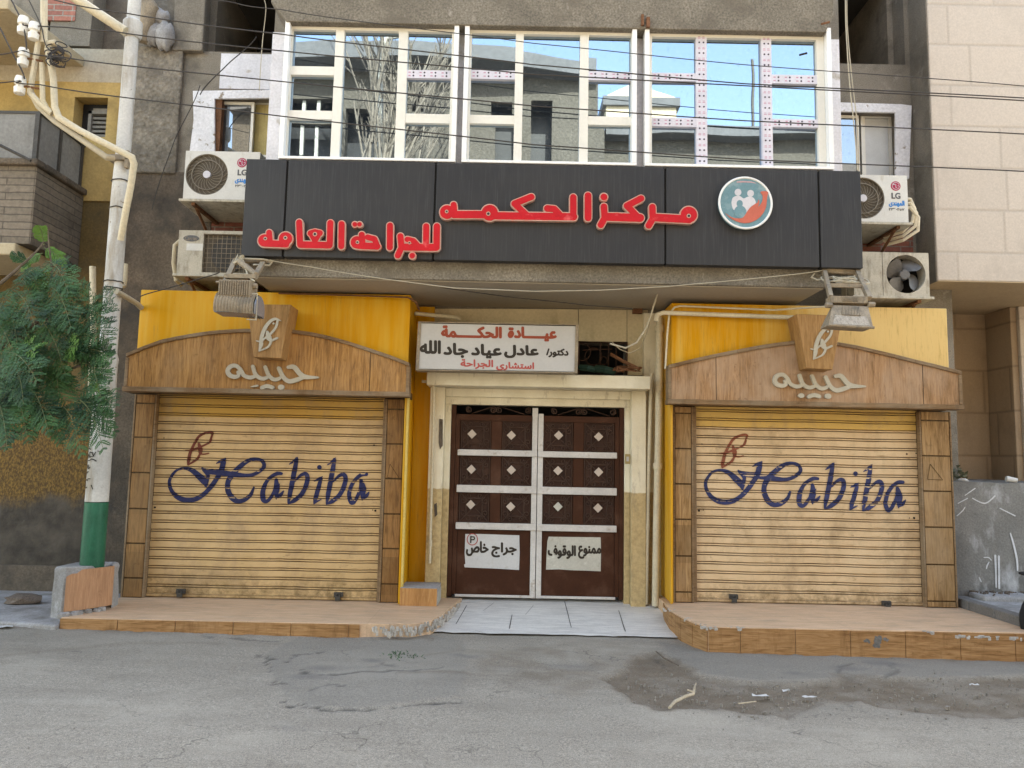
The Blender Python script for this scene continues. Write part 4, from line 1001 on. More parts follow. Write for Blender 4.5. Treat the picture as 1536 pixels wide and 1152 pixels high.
# ---------------------------------------------------------------- the two shopfronts
KS = [(.0, .022), (.045, .002), (.09, .0), (.69, .0), (.75, .022), (.81, .002), (.93, .002), (1.0, .022)]
SHY, PIL, FAS, ARC, KEY = 8.78, 8.7, 8.6, 8.44, 8.22
HAB = [  # the painted name: variable width strokes in a 9.6x enlargement, (offset u, pts)
 (240, [(668,585,10),(640,500,85),(560,420,80),(470,345,60),(370,312,36),(260,330,30),(180,405,36),(137,500,42),(152,600,46),(220,700,56),(320,757,66),(430,770,66),(540,745,60),(650,670,55),(750,560,60),(840,430,60),(890,330,70),(918,220,68),(945,165,14)], 1),
 (240, [(812,242,10),(880,205,38),(946,168,14)], 1), (240, [(668,585,14),(682,490,48),(695,400,44)], 1),
 (240, [(608,308,22),(640,345,40),(685,420,20)], 1),
 (240, [(610,312,22),(670,352,70),(800,365,72),(950,385,72),(1100,405,66),(1250,415,48),(1350,400,46),(1450,345,46),(1502,282,50),(1480,212,46),(1400,178,40),(1300,190,50),(1200,250,60),(1100,340,68),(1015,440,70),(976,540,64),(986,640,70),(1040,735,70),(1120,785,60),(1220,765,56),(1310,690,48),(1352,590,28)], 1),
 (400, [(215,388,38),(150,388,50),(60,440,44),(0,505,45),(-38,590,60),(-55,680,66),(-45,760,64),(-5,790,46),(50,745,44),(110,640,40),(142,500,48)], 1), (400, [(138,480,44),(150,600,74),(140,690,50),(142,755,12)], 1), (400, [(150,715,46),(200,695,50),(244,640,18)], 1), (400, [(160,580,40),(188,535,10)], 1),
 (400, [(326,254,10),(395,205,36),(448,150,10)], 1), (400, [(434,175,44),(405,340,64),(365,540,64),(335,690,60),(312,818,18)], 1), (400, [(415,495,18),(480,422,36),(555,388,52),(590,440,58),(568,560,60),(500,690,58),(400,775,56),(318,818,16)], 1),
 (400, [(686,495,12),(760,462,38),(806,430,10)], 1), (400, [(782,465,44),(745,600,58),(705,740,58),(682,826,14)], 1), (400, [(690,805,34),(785,760,12)], 1), (400, [(759,296,58),(761,298,58)], 0),
 (400, [(874,264,10),(942,215,36),(994,158,10)], 1), (400, [(978,185,44),(950,350,64),(912,550,64),(885,700,60),(864,828,18)], 1), (400, [(962,505,18),(1028,432,36),(1102,398,52),(1138,450,58),(1116,570,60),(1048,700,58),(948,785,56),(868,828,16)], 1),
 (400, [(1440,398,42),(1372,402,50),(1290,462,45),(1222,562,50),(1190,680,54),(1205,775,56),(1240,812,48),(1300,735,45),(1350,605,42),(1362,500,44)], 1), (400, [(1360,490,48),(1388,600,86),(1384,690,60),(1376,772,10)], 1), (400, [(1384,735,46),(1440,705,50),(1476,652,14)], 1), (400, [(1396,590,40),(1418,555,10)], 1)]
BIRD = [[(410,880,24),(430,780,84),(470,600,74),(560,400,60),(680,220,62),(850,138,52),(960,125,56),(1000,160,40)], [(985,170,46),(930,330,54),(870,390,42),(700,470,40)], [(668,398,60),(700,520,110),(705,610,80)], [(700,620,48),(620,750,58),(420,880,36)], [(340,550,12),(480,545,42),(640,495,54)], [(730,632,22),(800,632,32),(900,612,28)]]
EMB = [[(450,590,12),(470,520,44),(482,420,44),(520,320,42),(580,245,36),(640,218,30),(700,240,6)], [(662,238,28),(645,310,26),(592,380,26),(560,402,30)], [(545,368,30),(560,430,66),(588,472,30)], [(590,470,26),(552,540,22),(450,589,10)], [(418,470,12),(470,475,20),(535,425,22)], [(590,468,26),(658,438,24)]]
NAME = [[(785,775,40),(850,772,54),(920,850,54),(985,886,54),(1130,892,18)], [(970,885,46),(862,925,52),(790,935,52),(725,885,46),(675,785,44)], [(520,772,42),(560,868,44),(620,915,46),(680,905,40),(705,875,20)], [(376,765,42),(410,860,44),(478,905,46),(540,892,40),(560,868,20)],
        [(205,830,36),(215,868,40),(170,885,48),(110,865,52),(88,815,52),(118,768,50),(180,757,46),(232,800,44),(270,865,44),(340,893,46),(395,880,40),(412,855,20)]]
def shopfront(px, label):
    R = px['right']
    fx = X(*px['fl'], FAS); gx = X(*px['fr'], FAS); ft = (Z(*px['fl'], FAS)+Z(*px['fr'], FAS))/2; ft = min(ft, SOF-.004)
    z0 = px['z0']
    shop = thing('shopfront', ((fx+gx)/2, SHY, z0), label, 'shopfront', 'twin shopfronts')
    arc = [P(u, v, ARC) for u, v in px['arc']]; axl, axr = arc[0].x, arc[-1].x; azb = px['azb']
    # fascia box: front sheet above the arched board, cheeks at both sides
    fb = MB().box(fx, gx, FAS, FY-.07, azb+.25, ft)
    lx, rx = fx, gx
    fb.box(*((lx, lx+.022) if R else (rx-.03, rx)), FAS+.02, FY-.07, z0, azb+.249)
    fb.build('fascia_box', px['yel'], shop, bevel=.008)
    tr = MB()
    sx_ = rx if not R else lx
    tr.box(sx_-.001 if not R else sx_-.012, sx_+.022 if not R else sx_+.001, FAS-.01, FAS+.07, z0, azb+.02); tr.build('corner_trim', T['yellow_trim'] if not R else px['yel'], shop, bevel=.003)
    # arched board
    pts = [(axl, azb)]+[(p.x, p.z) for p in arc]+[(axr, azb)]
    bd = MB().prism(pts, ARC, FAS-.002).build('arched_board', px['wood'], shop, bevel=.003)
    mt = MB(); 
    for i in range(len(arc)-1):
        a, b = arc[i], arc[i+1]
        mt.prism([(a.x, a.z-.012), (b.x, b.z-.012), (b.x, b.z+.028), (a.x, a.z+.028)], ARC-.022, FAS-.004)
    mt.box(axl-.012, axr+.012, ARC-.028, FAS-.004, azb-.035, azb+.018)
    mt.box(axl-.006, axl+.03, ARC-.012, FAS-.004, azb+.02, arc[0].z-.014); mt.box(axr-.03, axr+.006, ARC-.012, FAS-.004, azb+.02, arc[-1].z-.014)
    mt.build('moulding', T['wood_trim'], bd, bevel=.005)
    sm = MB()
    for u in px['seams']:
        x = X(u, 560, ARC); zt = np.interp(x, [p.x for p in arc], [p.z for p in arc]); sm.box(x-.003, x+.003, ARC-.0015, ARC+.002, azb+.02, zt-.015)
    if sm.v: sm.build('board_seam', T['black'], bd)
    # keystone: tapered block standing forward
    k = [P(u, v, KEY) for u, v in px['key']]
    q = [(p.x, p.z) for p in k]; q2 = px['keyback']
    vs = [(x, KEY, z) for x, z in q]+[(x, ARC+.08, z) for x, z in q]
    ky = MB().add(vs, [(0,1,2,3),(7,6,5,4),(0,4,5,1),(1,5,6,2),(2,6,7,3),(3,7,4,0)]).build('keystone', T['wood_key'], shop, bevel=.006)
    em = MB(); ce = zoomconv(330, 450, 7.68, KEY-.014, *px['emb'])
    for s in EMB: stroke(em, s, ce, KEY-.014, .0135, 5)
    x, z = ce(615, 270); blob(em, x, z, .012, KEY-.014, .0135)
    em.build('bird_emblem', T['letter_grey'], ky)
    nm = MB(); cn = zoomconv(330, 450, 7.68, ARC-.03, *px['nam'])
    for s in NAME: stroke(nm, s, cn, ARC-.03, .0295, 6)
    if R: x, z = cn(393, 998); nm.disc(x, z, .034, ARC-.03, ARC-.0005, 16, .026)
    else: stroke(nm, [(355,1000,8),(390,994,20),(425,988,26)], cn, ARC-.03, .0295, 3)
    stroke(nm, [(482,1010,44),(540,992,48),(600,1008,44)], cn, ARC-.03, .0295, 4)
    x, z = cn(702, 1004); nm.disc(x, z, .036, ARC-.03, ARC-.0005, 16, .030)
    nm.build('shop_name', T['letter_grey'], bd, bevel=.002)
    # pilasters clad in grooved tiles
    for (u0, u1, vm, joints, side) in px['pil']:
        x0, x1 = X(u0, vm, PIL), X(u1, vm, PIL); zs = [azb-.036]+[Zx((x0+x1)/2, v, PIL) for v in joints]+[z0]
        pm = MB(); pm.box(x0+.006, x1-.006, PIL+.006, FAS+.3, z0, azb-.04)
        tiles = MB()
        for a, b in zip(zs[:-1], zs[1:]):
            tiles.box(x0+.024, x1-.024, PIL-.004, PIL+.005, b+.008, a-.008)
        po = pm.build('pilaster', T['dark_wood'], shop)
        tl = tiles.build('cladding_tiles', px['tile'], po, bevel=.004)
        es = MB(); es.box(x0, x0+.017, PIL-.009, PIL+.06, z0, azb-.04); es.box(x1-.017, x1, PIL-.009, PIL+.06, z0, azb-.04); es.build('edge_strip', T['wood_trim'], po, bevel=.003)
    # roller shutter: pressed slats with narrow ribs
    sx0_, sx1_ = X(*px['sl'], SHY), X(*px['sr'], SHY); zt = azb+.05
    pitch = px['pitch']; prof = []
    zb = z0+px['lift']; nsl = int((zt-zb)/pitch)+1
    def yoff(z):                                     # depth of the pressed face at height z
        f = ((z-zb) % pitch)/pitch
        for a, d in KS:
            if f >= a: a0, d0 = a, d
        ks = KS
        for (a, d), (a2, d2) in zip(ks[:-1], ks[1:]):
            if a <= f <= a2: return SHY+d+(d2-d)*(f-a)/(a2-a)
        return SHY
    zl = [zb+(i+f)*pitch for i in range(nsl) for f in (.0, .045, .09, .39, .69, .75, .81, .93)]
    nxs = 26; sm = MB(); vs = []
    rr = random.Random(11 if R else 12)
    sag = [rr.uniform(-.0022, .0022)+.003*math.sin(i*.5+(1 if R else 0)) for i in range(nxs+1)]
    bow = {i: (rr.uniform(-.005, .003), rr.uniform(-.004, .004), rr.uniform(0, 6)) for i in range(-2, nsl+2)}
    for z in zl:
        for i in range(nxs+1): bo = bow[int((z-zb)/pitch+1e-4)]; vs.append((sx0_+(sx1_-sx0_)*i/nxs, yoff(z+1e-6)+sag[i]*.5+bo[0]*math.sin(PI*i/nxs)+bo[1]*.6*math.sin(i*.45+bo[2]), z+sag[i]))
    fs = [(r*(nxs+1)+i, r*(nxs+1)+i+1, (r+1)*(nxs+1)+i+1, (r+1)*(nxs+1)+i) for r in range(len(zl)-1) for i in range(nxs)]
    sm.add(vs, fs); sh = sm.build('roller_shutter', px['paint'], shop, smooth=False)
    MB().box(sx0_-.02, sx1_+.02, SHY+.02, SHY+.03, z0, zt).build('shutter_backing', T['black'], sh)
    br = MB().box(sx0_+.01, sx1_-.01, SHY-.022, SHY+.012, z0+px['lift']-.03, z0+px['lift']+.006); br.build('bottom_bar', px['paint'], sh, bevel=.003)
    gr = MB(); gr.box(sx0_-.045, sx0_+.004, SHY-.05, SHY+.03, z0, azb-.04); gr.box(sx1_-.004, sx1_+.045, SHY-.05, SHY+.03, z0, azb-.04); gr.split('guide_rail', T['wood_trim'], sh, bevel=.004)
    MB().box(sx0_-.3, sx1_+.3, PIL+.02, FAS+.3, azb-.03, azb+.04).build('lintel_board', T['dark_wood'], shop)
    # painted emblem and name follow the pressed slats
    def drape(m, name, mt):
        me = bpy.data.meshes.new('t'); me.from_pydata(m.v, [], m.f)
        bm = bmesh.new(); bm.from_mesh(me); bpy.data.meshes.remove(me)
        za = min(v.co.z for v in bm.verts); zc = max(v.co.z for v in bm.verts)
        for z in zl:
            if za < z < zc: bmesh.ops.bisect_plane(bm, geom=bm.verts[:]+bm.edges[:]+bm.faces[:], plane_co=(0, 0, z), plane_no=(0, 0, 1), dist=1e-5)
        out = MB(); bm.verts.index_update()
        def surf(x, z):                              # the dented slat under a painted point
            i = min(nxs-1e-6, max(0, (x-sx0_)/(sx1_-sx0_)*nxs)); j = int(i); t = i-j; sg = sag[j]*(1-t)+sag[j+1]*t
            bo = bow[int((z-sg-zb)/pitch)]; return yoff(z-sg)+sg*.5+bo[0]*math.sin(PI*i/nxs)+bo[1]*.6*math.sin(i*.45+bo[2])
        rd = random.Random(3); fs_ = []
        for f in bm.faces:
            c_ = f.calc_center_median(); q = ((c_.z-zb) % pitch)/pitch
            if (.72 < q < .785 or q < .02 or q > .975) and rd.random() < .45: continue
            fs_.append(tuple(v.index for v in f.verts))
        out.v = [(v.co.x, surf(v.co.x, v.co.z)-.0045+(v.co.y-SHY), v.co.z) for v in bm.verts]; out.f = fs_; bm.free()
        return out.build(name, mt, sh, smooth=False)
    m = MB(); du, dv, shear = px['hab']
    for off, s, smo in HAB: stroke(m, [(a_, b_, w_*1.13) for a_, b_, w_ in s], zoomconv(off, 670, 9.6, SHY, du, dv, shear, 252), SHY, 0, 4)
    drape(m, 'painted_name', px['ink'])
    m = MB(); du, dv = px['bird']
    for s in BIRD: stroke(m, s, zoomconv(255, 640, 15.36, SHY, du, dv), SHY, 0, 4)
    drape(m, 'painted_emblem', px['red'])
    # keyholes, padlocks, marks
    hl = MB()
    for (u, v, r) in px['holes']:
        p = P(u, v, SHY); hl.disc(p.x, p.z, r, SHY-.004, SHY+.004, 10)
    hl.build('keyhole', T['black'], sh)
    for (u, v) in px['locks']:
        p = P(u, v, SHY-.06); lk = MB(); lk.box(p.x-.028, p.x+.028, SHY-.085, SHY-.055, p.z-.055, p.z-.005)
        a_ = [(p.x+.018*math.cos(t), SHY-.07, p.z-.005+.03*math.sin(t)) for t in [PI*i/8 for i in range(9)]]
        lk.tube(a_, .006, 6); lk.box(p.x-.05, p.x+.05, SHY-.055, SHY-.024, p.z-.02, p.z+.03)
        lk.build('padlock', T['dark_metal'], sh, bevel=.004)
    return shop, sh, (sx0_, sx1_)
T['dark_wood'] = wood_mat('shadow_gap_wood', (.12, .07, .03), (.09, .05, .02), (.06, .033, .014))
def azz(u0, v0, u1, v1): return (Z(u0, v0, ARC)+Z(u1, v1, ARC))/2
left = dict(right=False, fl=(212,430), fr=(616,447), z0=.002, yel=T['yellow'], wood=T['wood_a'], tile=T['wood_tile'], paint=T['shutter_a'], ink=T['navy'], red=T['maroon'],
  arc=[(190,534),(216,523),(242.5,513.5),(266,508.5),(289,504.5),(312,501),(336,498.8),(357,497.6),(380,497),(410,497),(439,498.5),(466,502),(492,507.5),(523,516),(555,526.5),(585,536.5),(614,548)], azb=azz(190, 580, 613, 593),
  seams=[555], key=[(371,456),(436.5,457),(421.5,537.5),(380,535.5)], keyback=None, emb=(0, 0), nam=(0, 0),
  pil=[(192,226,740,[605,656,709,763,815,867],0),(574,605,740,[614,666,718,771,823,876],1)],
  sl=(226,740), sr=(572,745), pitch=.1012, lift=.035, hab=(0, 0, 0), bird=(0, 0), holes=[(232.5,761,.011),(563,766,.012),(561,668,.009),(559,765,.006),(246,657,.006)], locks=[(270,888),(507,893)])
# faded right-hand shop
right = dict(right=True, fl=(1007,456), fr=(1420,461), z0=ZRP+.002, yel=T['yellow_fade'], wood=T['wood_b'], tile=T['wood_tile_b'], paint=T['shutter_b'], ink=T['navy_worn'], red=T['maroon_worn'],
  arc=[(1003,551),(1040,542),(1074,534.5),(1105,528.5),(1136,522.5),(1165,518),(1192,515),(1225,514),(1258,517.5),(1284,522),(1308,527.5),(1340,535),(1371,543),(1405,551),(1441,560.5)], azb=azz(1003, 600, 1443, 611),
  seams=[1074,1384], key=[(1195,471),(1264,473),(1249,554.5),(1210,552.5)], keyback=None, emb=(832, 12), nam=(821, 13.5),
  pil=[(1010,1040,760,[620,673,726,779,834,888],0),(1383,1431,760,[631,684,737,791,847,902],1)],
  sl=(1043,760), sr=(1380,760), pitch=.1012, lift=.035, hab=(804, 2, .033), bird=(801, 4), holes=[(1048.5,766,.012),(1055,765,.006),(1360,681,.009),(1374,680,.007),(1371,777,.012),(1364,777,.006),(1053,666,.006)], locks=[(1101,896),(1331,906)])
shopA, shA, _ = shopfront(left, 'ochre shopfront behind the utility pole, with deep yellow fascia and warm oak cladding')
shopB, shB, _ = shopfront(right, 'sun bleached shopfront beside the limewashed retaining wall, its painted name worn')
# triangles scratched into two cladding tiles
for shop_, pts, Y in ((shopA, [(581,716),(600,719),(585,696),(581,716)], PIL-.005), (shopB, [(1391,719),(1414,720),(1395,696),(1391,719)], PIL-.005)):
    tm = MB()
    for p, q in zip(pts[:-1], pts[1:]): stroke(tm, [(*p, .9), (*q, .9)], lambda u, v: (P(u, v, Y).x, P(u, v, Y).z), Y, 0, 1, False, caps=False)
    tm.build('scratched_triangle', T['dark_wood'], shop_)
# ---------------------------------------------------------------- entrance: surround, gate, signs, pipes
JY, LY = 9.02, 8.8
portal = thing('entrance_surround', (X(805, 800, JY), JY, -.05), 'cream and beige painted entrance surround with a projecting lintel around the brown gate', 'doorway')
lz1, lz0 = (Z(640, 559, LY)+Z(976, 563, LY))/2, (Z(642, 578, LY)+Z(975, 583, LY))/2
m = MB().box(X(640, 570, LY), X(976, 572, LY), LY, FY-.002, lz0, lz1); m.build('lintel', T['cream'], portal, bevel=.008)
jx0, jx1 = X(641, 740, JY), X(663, 740, JY); jx2, jx3 = X(947, 740, JY), X(969, 740, JY)
gx0, gx1 = X(674, 750, FY-.08), X(935, 750, FY-.08); gt = (Z(676, 607, FY-.08)+Z(932, 612, FY-.08))/2
jm = MB().box(jx0, jx1, JY, FY-.002, -.12, lz0-.001); jm.build('jamb', T['cream'], portal, bevel=.006)
jm = MB().box(jx2, jx3, JY, FY-.002, -.12, lz0-.001); jm.build('jamb', T['cream'], portal, bevel=.006)
im = MB().box(jx1+.001, gx0, FY-.16, FY-.003, -.12, gt).box(gx1, jx2-.001, FY-.16, FY-.003, -.12, gt).box(jx1+.001, jx2-.001, FY-.16, FY-.003, gt+.001, lz0-.002)
im.split('inner_frame', T['cream'], portal, bevel=.004)
MB().box(jx1+.001, jx2-.001, FY-.215, FY-.161, Z(800, 597, FY-.2), lz0-.003).build('head_band', T['cream'], portal, bevel=.004)
for q in ([(642,560),(867,562),(867,464),(640,463)], [(941,563),(970,563),(972,465),(941,465)], [(868,512),(940,512.5),(940,465),(868,464)]):
    MB().pprism(q, FY-.012, FY-.001).build('upper_render', T['mud_cream'], clinic)
MB().box(X(969, 700, JY)+.002, X(1010, 700, FY-.1), FY-.1, FY-.002, -.2, Z(990, 470, FY-.1)).build('side_return', T['cream'], clinic)
MB().box(X(616, 447, FAS)+.002, jx0-.002, FY-.09, FY-.002, .0, Z(630, 460, FY-.09)).build('yellow_return', T['yellow'], clinic)
# junction box and knocks
sb = thing('bell_push', (X(942, 689, JY), JY, Z(942, 695, JY)), 'small brass door bell plate on the right entrance jamb', 'door bell')
MB().pbox(937.5, 681, 945.5, 696, JY-.012, JY-.001).build('plate', T['brass'], sb, bevel=.003)
MB().pbox(939.6, 685, 943.4, 692, JY-.016, JY-.0125).build('button', T['sign_white'], sb, bevel=.002)
ib = MB().pprism([(659,628),(664,629),(664,668),(660,674),(658,664)], JY-.01, JY-.0005).build('bare_patch', T['concrete_dark'], portal)
ib = MB().pprism([(651,757),(655,754),(656,772),(652,776)], JY-.006, JY-.0005).build('bare_patch', T['concrete_dark'], portal)

GYY = FY-.10
gate = thing('double_gate', ((gx0+gx1)/2, GYY, -.03), 'brown steel double gate with white smeared rails, scroll grilles and pale lozenges', 'gate')
gb = Z(800, 898, GYY)+.01
fr = MB(); fr.box(gx0+.002, gx0+.055, GYY-.03, GYY+.05, gb, gt-.002); fr.box(gx1-.055, gx1-.002, GYY-.03, GYY+.05, gb, gt-.002)
fr.split('frame', T['gate_brown'], gate, bevel=.004)
um = X(805, 750, GYY)
# transom with scrolls over a dark gap
tz = Z(740, 622, GYY)
def scroll(m, x, z, r, d, y, turn=1.6, rad=.006, a0=0.0):
    pts = []
    for i in range(19):
        t = i/18; a = a0+d*t*turn*2*PI; q = r*(1-t*.75); pts.append((x+q*math.cos(a), y, z+q*math.sin(a)))
    m.tube(pts, rad, 5)
tzm, th = (tz+gt)/2, (gt-tz)
for (a, b) in ((gx0+.06, um-.05), (um+.05, gx1-.06)):
    sc = MB(); L = b-a
    for k, (x, d) in enumerate([(a+.16*L, 1), (a+.47*L, -1), (a+.55*L, 1), (b-.08*L, -1)]): scroll(sc, x, tzm, th*.36, d, GYY, a0=PI*.5)
    sc.tube([(a+.2*L, GYY, tz+.01), (a+.46*L, GYY, gt-.02)], .005, 5); sc.tube([(a+.58*L, GYY, gt-.02), (b-.12*L, GYY, tz+.01)], .005, 5); sc.build('transom_scrolls', T['gate_rod'], gate)

mm = MB().pbox(799, 612, 807, 626, GYY-.04, GYY+.02); mm.build('transom_post', T['gate_white'], gate)
ROWS = [(631,676),(684,729),(738,784)]; RAILS = [(675,684),(728,739),(784,794)]
def leaf(xa, xb, lft):
    y0 = GYY-.03
    lf = MB(); lf.box(xa, xb, GYY+.0, GYY+.012, gb+.03, tz-.002)
    st = .05
    lf.box(xa, xa+st, y0, GYY-.001, gb+.03, tz-.002) if lft else lf.box(xb-st, xb, y0, GYY-.001, gb+.03, tz-.002)
    lf.box(xa+(st if lft else .05), xb-(.05 if lft else st), y0, GYY-.001, tz-.075, tz-.003)
    zR = lambda v: Z(740 if lft else 870, v+(0 if lft else 3), GYY)
    xm = (xa+xb)/2+(.0 if lft else .0); lf.box(xm-.06, xm+.06, y0+.008, GYY-.001, zR(786), tz-.076)
    lf.box(xa+(st if lft else .05)+.001, xb-(.05 if lft else st)-.001, y0+.012, GYY-.001, gb+.03, zR(795))
    root = lf.build('gate_leaf', T['gate_brown'], gate, bevel=.002)
    cx = [(xa+(st if lft else .055)+.01, xm-.068), (xm+.068, xb-(.055 if lft else st)-.01)]
    for i, (v0, v1) in enumerate(RAILS):
        r = MB().box(xa+(.03 if lft else .0), xb-(.0 if lft else .03), y0-.03, y0-.001, zR(v1), zR(v0)); ro = r.build('rail', T['gate_white'], root, bevel=.006)
    m = MB(); m.box((xb-.062) if lft else xa, xb if lft else xa+.062, y0-.012, GYY-.001, gb, tz+.02); m.build('meeting_stile', T['gate_white'], root, bevel=.004)
    m = MB().box(xa+.04, xb-.04, y0-.014, y0+.0, gb+.002, gb+.032); m.build('bottom_rail', T['gate_white'], root, bevel=.004)
    for (v0, v1) in ROWS:
        za, zb_ = zR(v0), zR(v1)
        for (a, b) in cx:
            g = MB(); y = GYY-.016; cxm, czm = (a+b)/2, (za+zb_)/2; hw, hh = (b-a)/2*.96, (za-zb_)/2*.96; t = .006
            def rect(w, h, r): g.tube([(cxm-w, y, czm-h), (cxm+w, y, czm-h), (cxm+w, y, czm+h), (cxm-w, y, czm+h), (cxm-w, y, czm-h)], r, 5)
            rect(hw, hh, t); rect(hw*.52, hh*.56, t*.8)
            for sx in (-1, 1):
                for sz in (-1, 1):
                    g.tube([(cxm+sx*hw*.1, y, czm+sz*hh*.1), (cxm+sx*hw, y, czm+sz*hh)], t*.9, 5)
                    scroll(g, cxm+sx*hw*.76, czm+sz*hh*.42, hw*.22, sx*sz, y, 1.3, t*.9, PI/2*sz)
                    scroll(g, cxm+sx*hw*.40, czm+sz*hh*.78, hw*.20, -sx*sz, y, 1.3, t*.9, 0 if sx > 0 else PI)
                    g.tube([(cxm+sx*hw*.40, y, czm+sz*hh*.58), (cxm, y, czm+sz*hh*.62)], t*.8, 5); g.tube([(cxm+sx*hw*.6, y, czm+sz*hh*.3), (cxm+sx*hw*.56, y, czm)], t*.8, 5)
            g.build('scroll_grille', T['gate_rod'], root, smooth=True)
            MB().box(a, b, GYY-.004, GYY-.0015, zb_, za).build('backing_sheet', T['gate_sheet'], root)
    return root, cx
lfL, cL = leaf(gx0+.058, um-.004, True); lfR, cR = leaf(um+.004, gx1-.058, False)
for (u, v) in [(708,651),(767,653),(838,653),(898,655),(707,704),(767,705),(837,706),(898,708),(706,757),(766,760),(837,760),(897,762)]:
    p = P(u, v, GYY-.03); h = .056
    o = MB().prism([(p.x-h, p.z), (p.x, p.z-h), (p.x+h, p.z), (p.x, p.z+h)], GYY-.03, GYY-.022).build('lozenge', T['lozenge'] if (u, v) != (837, 760) else T['notice_aged'], lfL if u < 803 else lfR, bevel=.002)
def notice(parent, px, mt, words, name_lab):
    Y = GYY-.024
    n = MB().pprism(px, Y, Y+.005).build('notice', mt, parent)
    m = MB()
    for (s, a, b, c, d) in words: text(m, s, a, b, c, d, Y-.002, bold=.007, y=Y-.001)
    m.build('lettering', T['ink_black'], n); return n
nL = notice(lfL, [(698,801),(721,801),(750,802),(779,803),(779.5,830),(778.5,855),(745,853),(720,852),(697,851),(696,847),(698,846),(697,830)], T['notice'], [("جراج", 738,814,774,836), ("خاص", 700,812,732,834)], 'a')
nR = notice(lfR, [(823,805),(860,805.5),(901,806),(901.5,830),(901,857),(880,856),(860,855.5),(838,854),(819,854.5),(820,830),(821,812)], T['notice_aged'], [("ممنوع", 868,819,901,838), ("الوقوف", 822.5,818,863,838)], 'b')
pm = MB(); c = P(708.5, 809, GYY-.026); pm.tube([(c.x+.062*math.cos(2*PI*i/24), GYY-.026, c.z+.066*math.sin(2*PI*i/24)) for i in range(25)], .005, 5); pm.build('parking_ring', T['ink_red'], nL)
m = MB(); 
fat(m, [(c.x-.018, c.z-.036), (c.x-.018, c.z+.034)], .016, lambda a, b: (a, b), GYY-.0265, .002); fat(m, [(c.x-.018, c.z+.03), (c.x+.02, c.z+.028), (c.x+.026, c.z+.01), (c.x+.018, c.z-.004), (c.x-.018, c.z-.005)], .014, lambda a, b: (a, b), GYY-.0265, .002)
m.build('parking_letter', T['ink_black'], nL)
# white lightbox sign above the entrance
BY = 8.52
lb = thing('lightbox_sign', (X(745, 520, BY), BY, Z(745, 557, BY)), 'white rectangular clinic lightbox with brown and black arabic lines above the entrance lintel', 'sign')
a = P(626, 481, BY); b = P(868, 560, BY)
MB().pprism([(629,485),(866.5,489.5),(864.5,557.5),(625.5,553)], BY, BY+.16).build('face', T['sign_white'], lb)
fm = MB()
cs = [P(u, v, BY) for u, v in [(627.5,482.5),(868,487),(866,560),(623.5,555.5)]]
for i in range(4):
    p, q = cs[i], cs[(i+1) % 4]; ci = sum(cs, Vector())/4
    d = .022; pi_ = p.lerp(ci, d/(p-ci).length*1.6); qi_ = q.lerp(ci, d/(q-ci).length*1.6)
    fm.add([(p.x,BY-.012,p.z),(q.x,BY-.012,q.z),(qi_.x,BY-.012,qi_.z),(pi_.x,BY-.012,pi_.z),(p.x,BY+.17,p.z),(q.x,BY+.17,q.z),(qi_.x,BY-.001,qi_.z),(pi_.x,BY-.001,pi_.z)], [(0,1,2,3),(0,4,5,1),(3,2,6,7)])
fm.add([(p.x, BY+.17, p.z) for p in cs], [(0,1,2,3)])
fm.build('edge_frame', T['metal_grey'], lb)
def tline(words, mt, bold):
    m = MB()
    for w in words: text(m, *w, BY-.003, bold=bold, y=BY-.001)
    return m.build('lettering', mt, lb)
tline([("الحكـــــمة", 663,489,751.5,507), ("عيـــــادة", 763,490.5,834,511.5)], T['ink_brown'], .010)
tline([("الله", 631,511,660,530), ("جاد", 666.5,515,701,536), ("عياد", 708,516.5,751.5,537), ("عادل", 757.5,518,807,537)], T['ink_black'], .0095)
tline([("دكتور/", 820,523,852,536)], T['ink_black'], .006)
tline([("الجراحة", 691.5,539,739,553.5), ("استشارى", 745,543,800.5,556)], T['ink_red'], .0045)
# high vent window with a grille right of the sign
vw = thing('vent_grille', (X(904, 540, FY-.03), FY-.03, Z(904, 562, FY-.03)), 'dark barred vent opening right of the white lightbox', 'vent')
g = MB(); y = FY-.03; a = P(868, 513, y); b = P(940, 562, y)
g.tube([(a.x, y, b.z), (a.x, y, a.z), (b.x, y, a.z), (b.x, y, b.z)], .012, 6); g.tube([(a.x+.05, y, a.z-.10), (b.x-.18, y, a.z-.08)], .007, 5)
for t in (.45, .62, .78): g.tube([(a.x+(b.x-a.x)*t, y, a.z), (a.x+(b.x-a.x)*t, y, b.z)], .007, 5)
for (u, v, r) in [(873,528,13),(890,535,13),(905,541,6)]:
    p = P(u, v, y); rr_ = r*y/F_PX; g.tube([(p.x+rr_*math.cos(2*PI*i/18), y, p.z+rr_*math.sin(2*PI*i/18)) for i in range(19)], .006, 5)
g.build('bars', T['gate_rod'], vw)
hs = MB(); 
for (u0, v0, u1, v1, r) in [(869,551,893,555,.035),(893,553,921,558,.045)]: hs.tube([P(u0, v0, 9.1), P((u0+u1)/2, (v0+v1)/2-1, 9.05), P(u1, v1, 9.1)], r, 8)
o = hs.build('rolled_hose', T['grass_green']); tag(o, 'rolled green hose lying on the entrance lintel below the vent', 'hose')
sk_ = MB().tube([P(916, 531, 9.0), P(935, 542, 8.95), P(958, 553, 8.9)], .022, 6); o = sk_.build('wooden_stick', T['rust']); tag(o, 'brown wooden stick leaning on the lintel in front of the vent', 'stick')
wr = MB(); rw = random.Random(8)
for k in range(7): wr.tube([P(922+rw.uniform(-6, 40), 553+rw.uniform(-3, 5), 8.95+rw.uniform(-.06, .1)) for _ in range(4)], .009, 5)
o = wr.build('cable_offcuts', T['rust']); tag(o, 'tangle of brown cable offcuts on the right end of the lintel', 'cable offcuts')
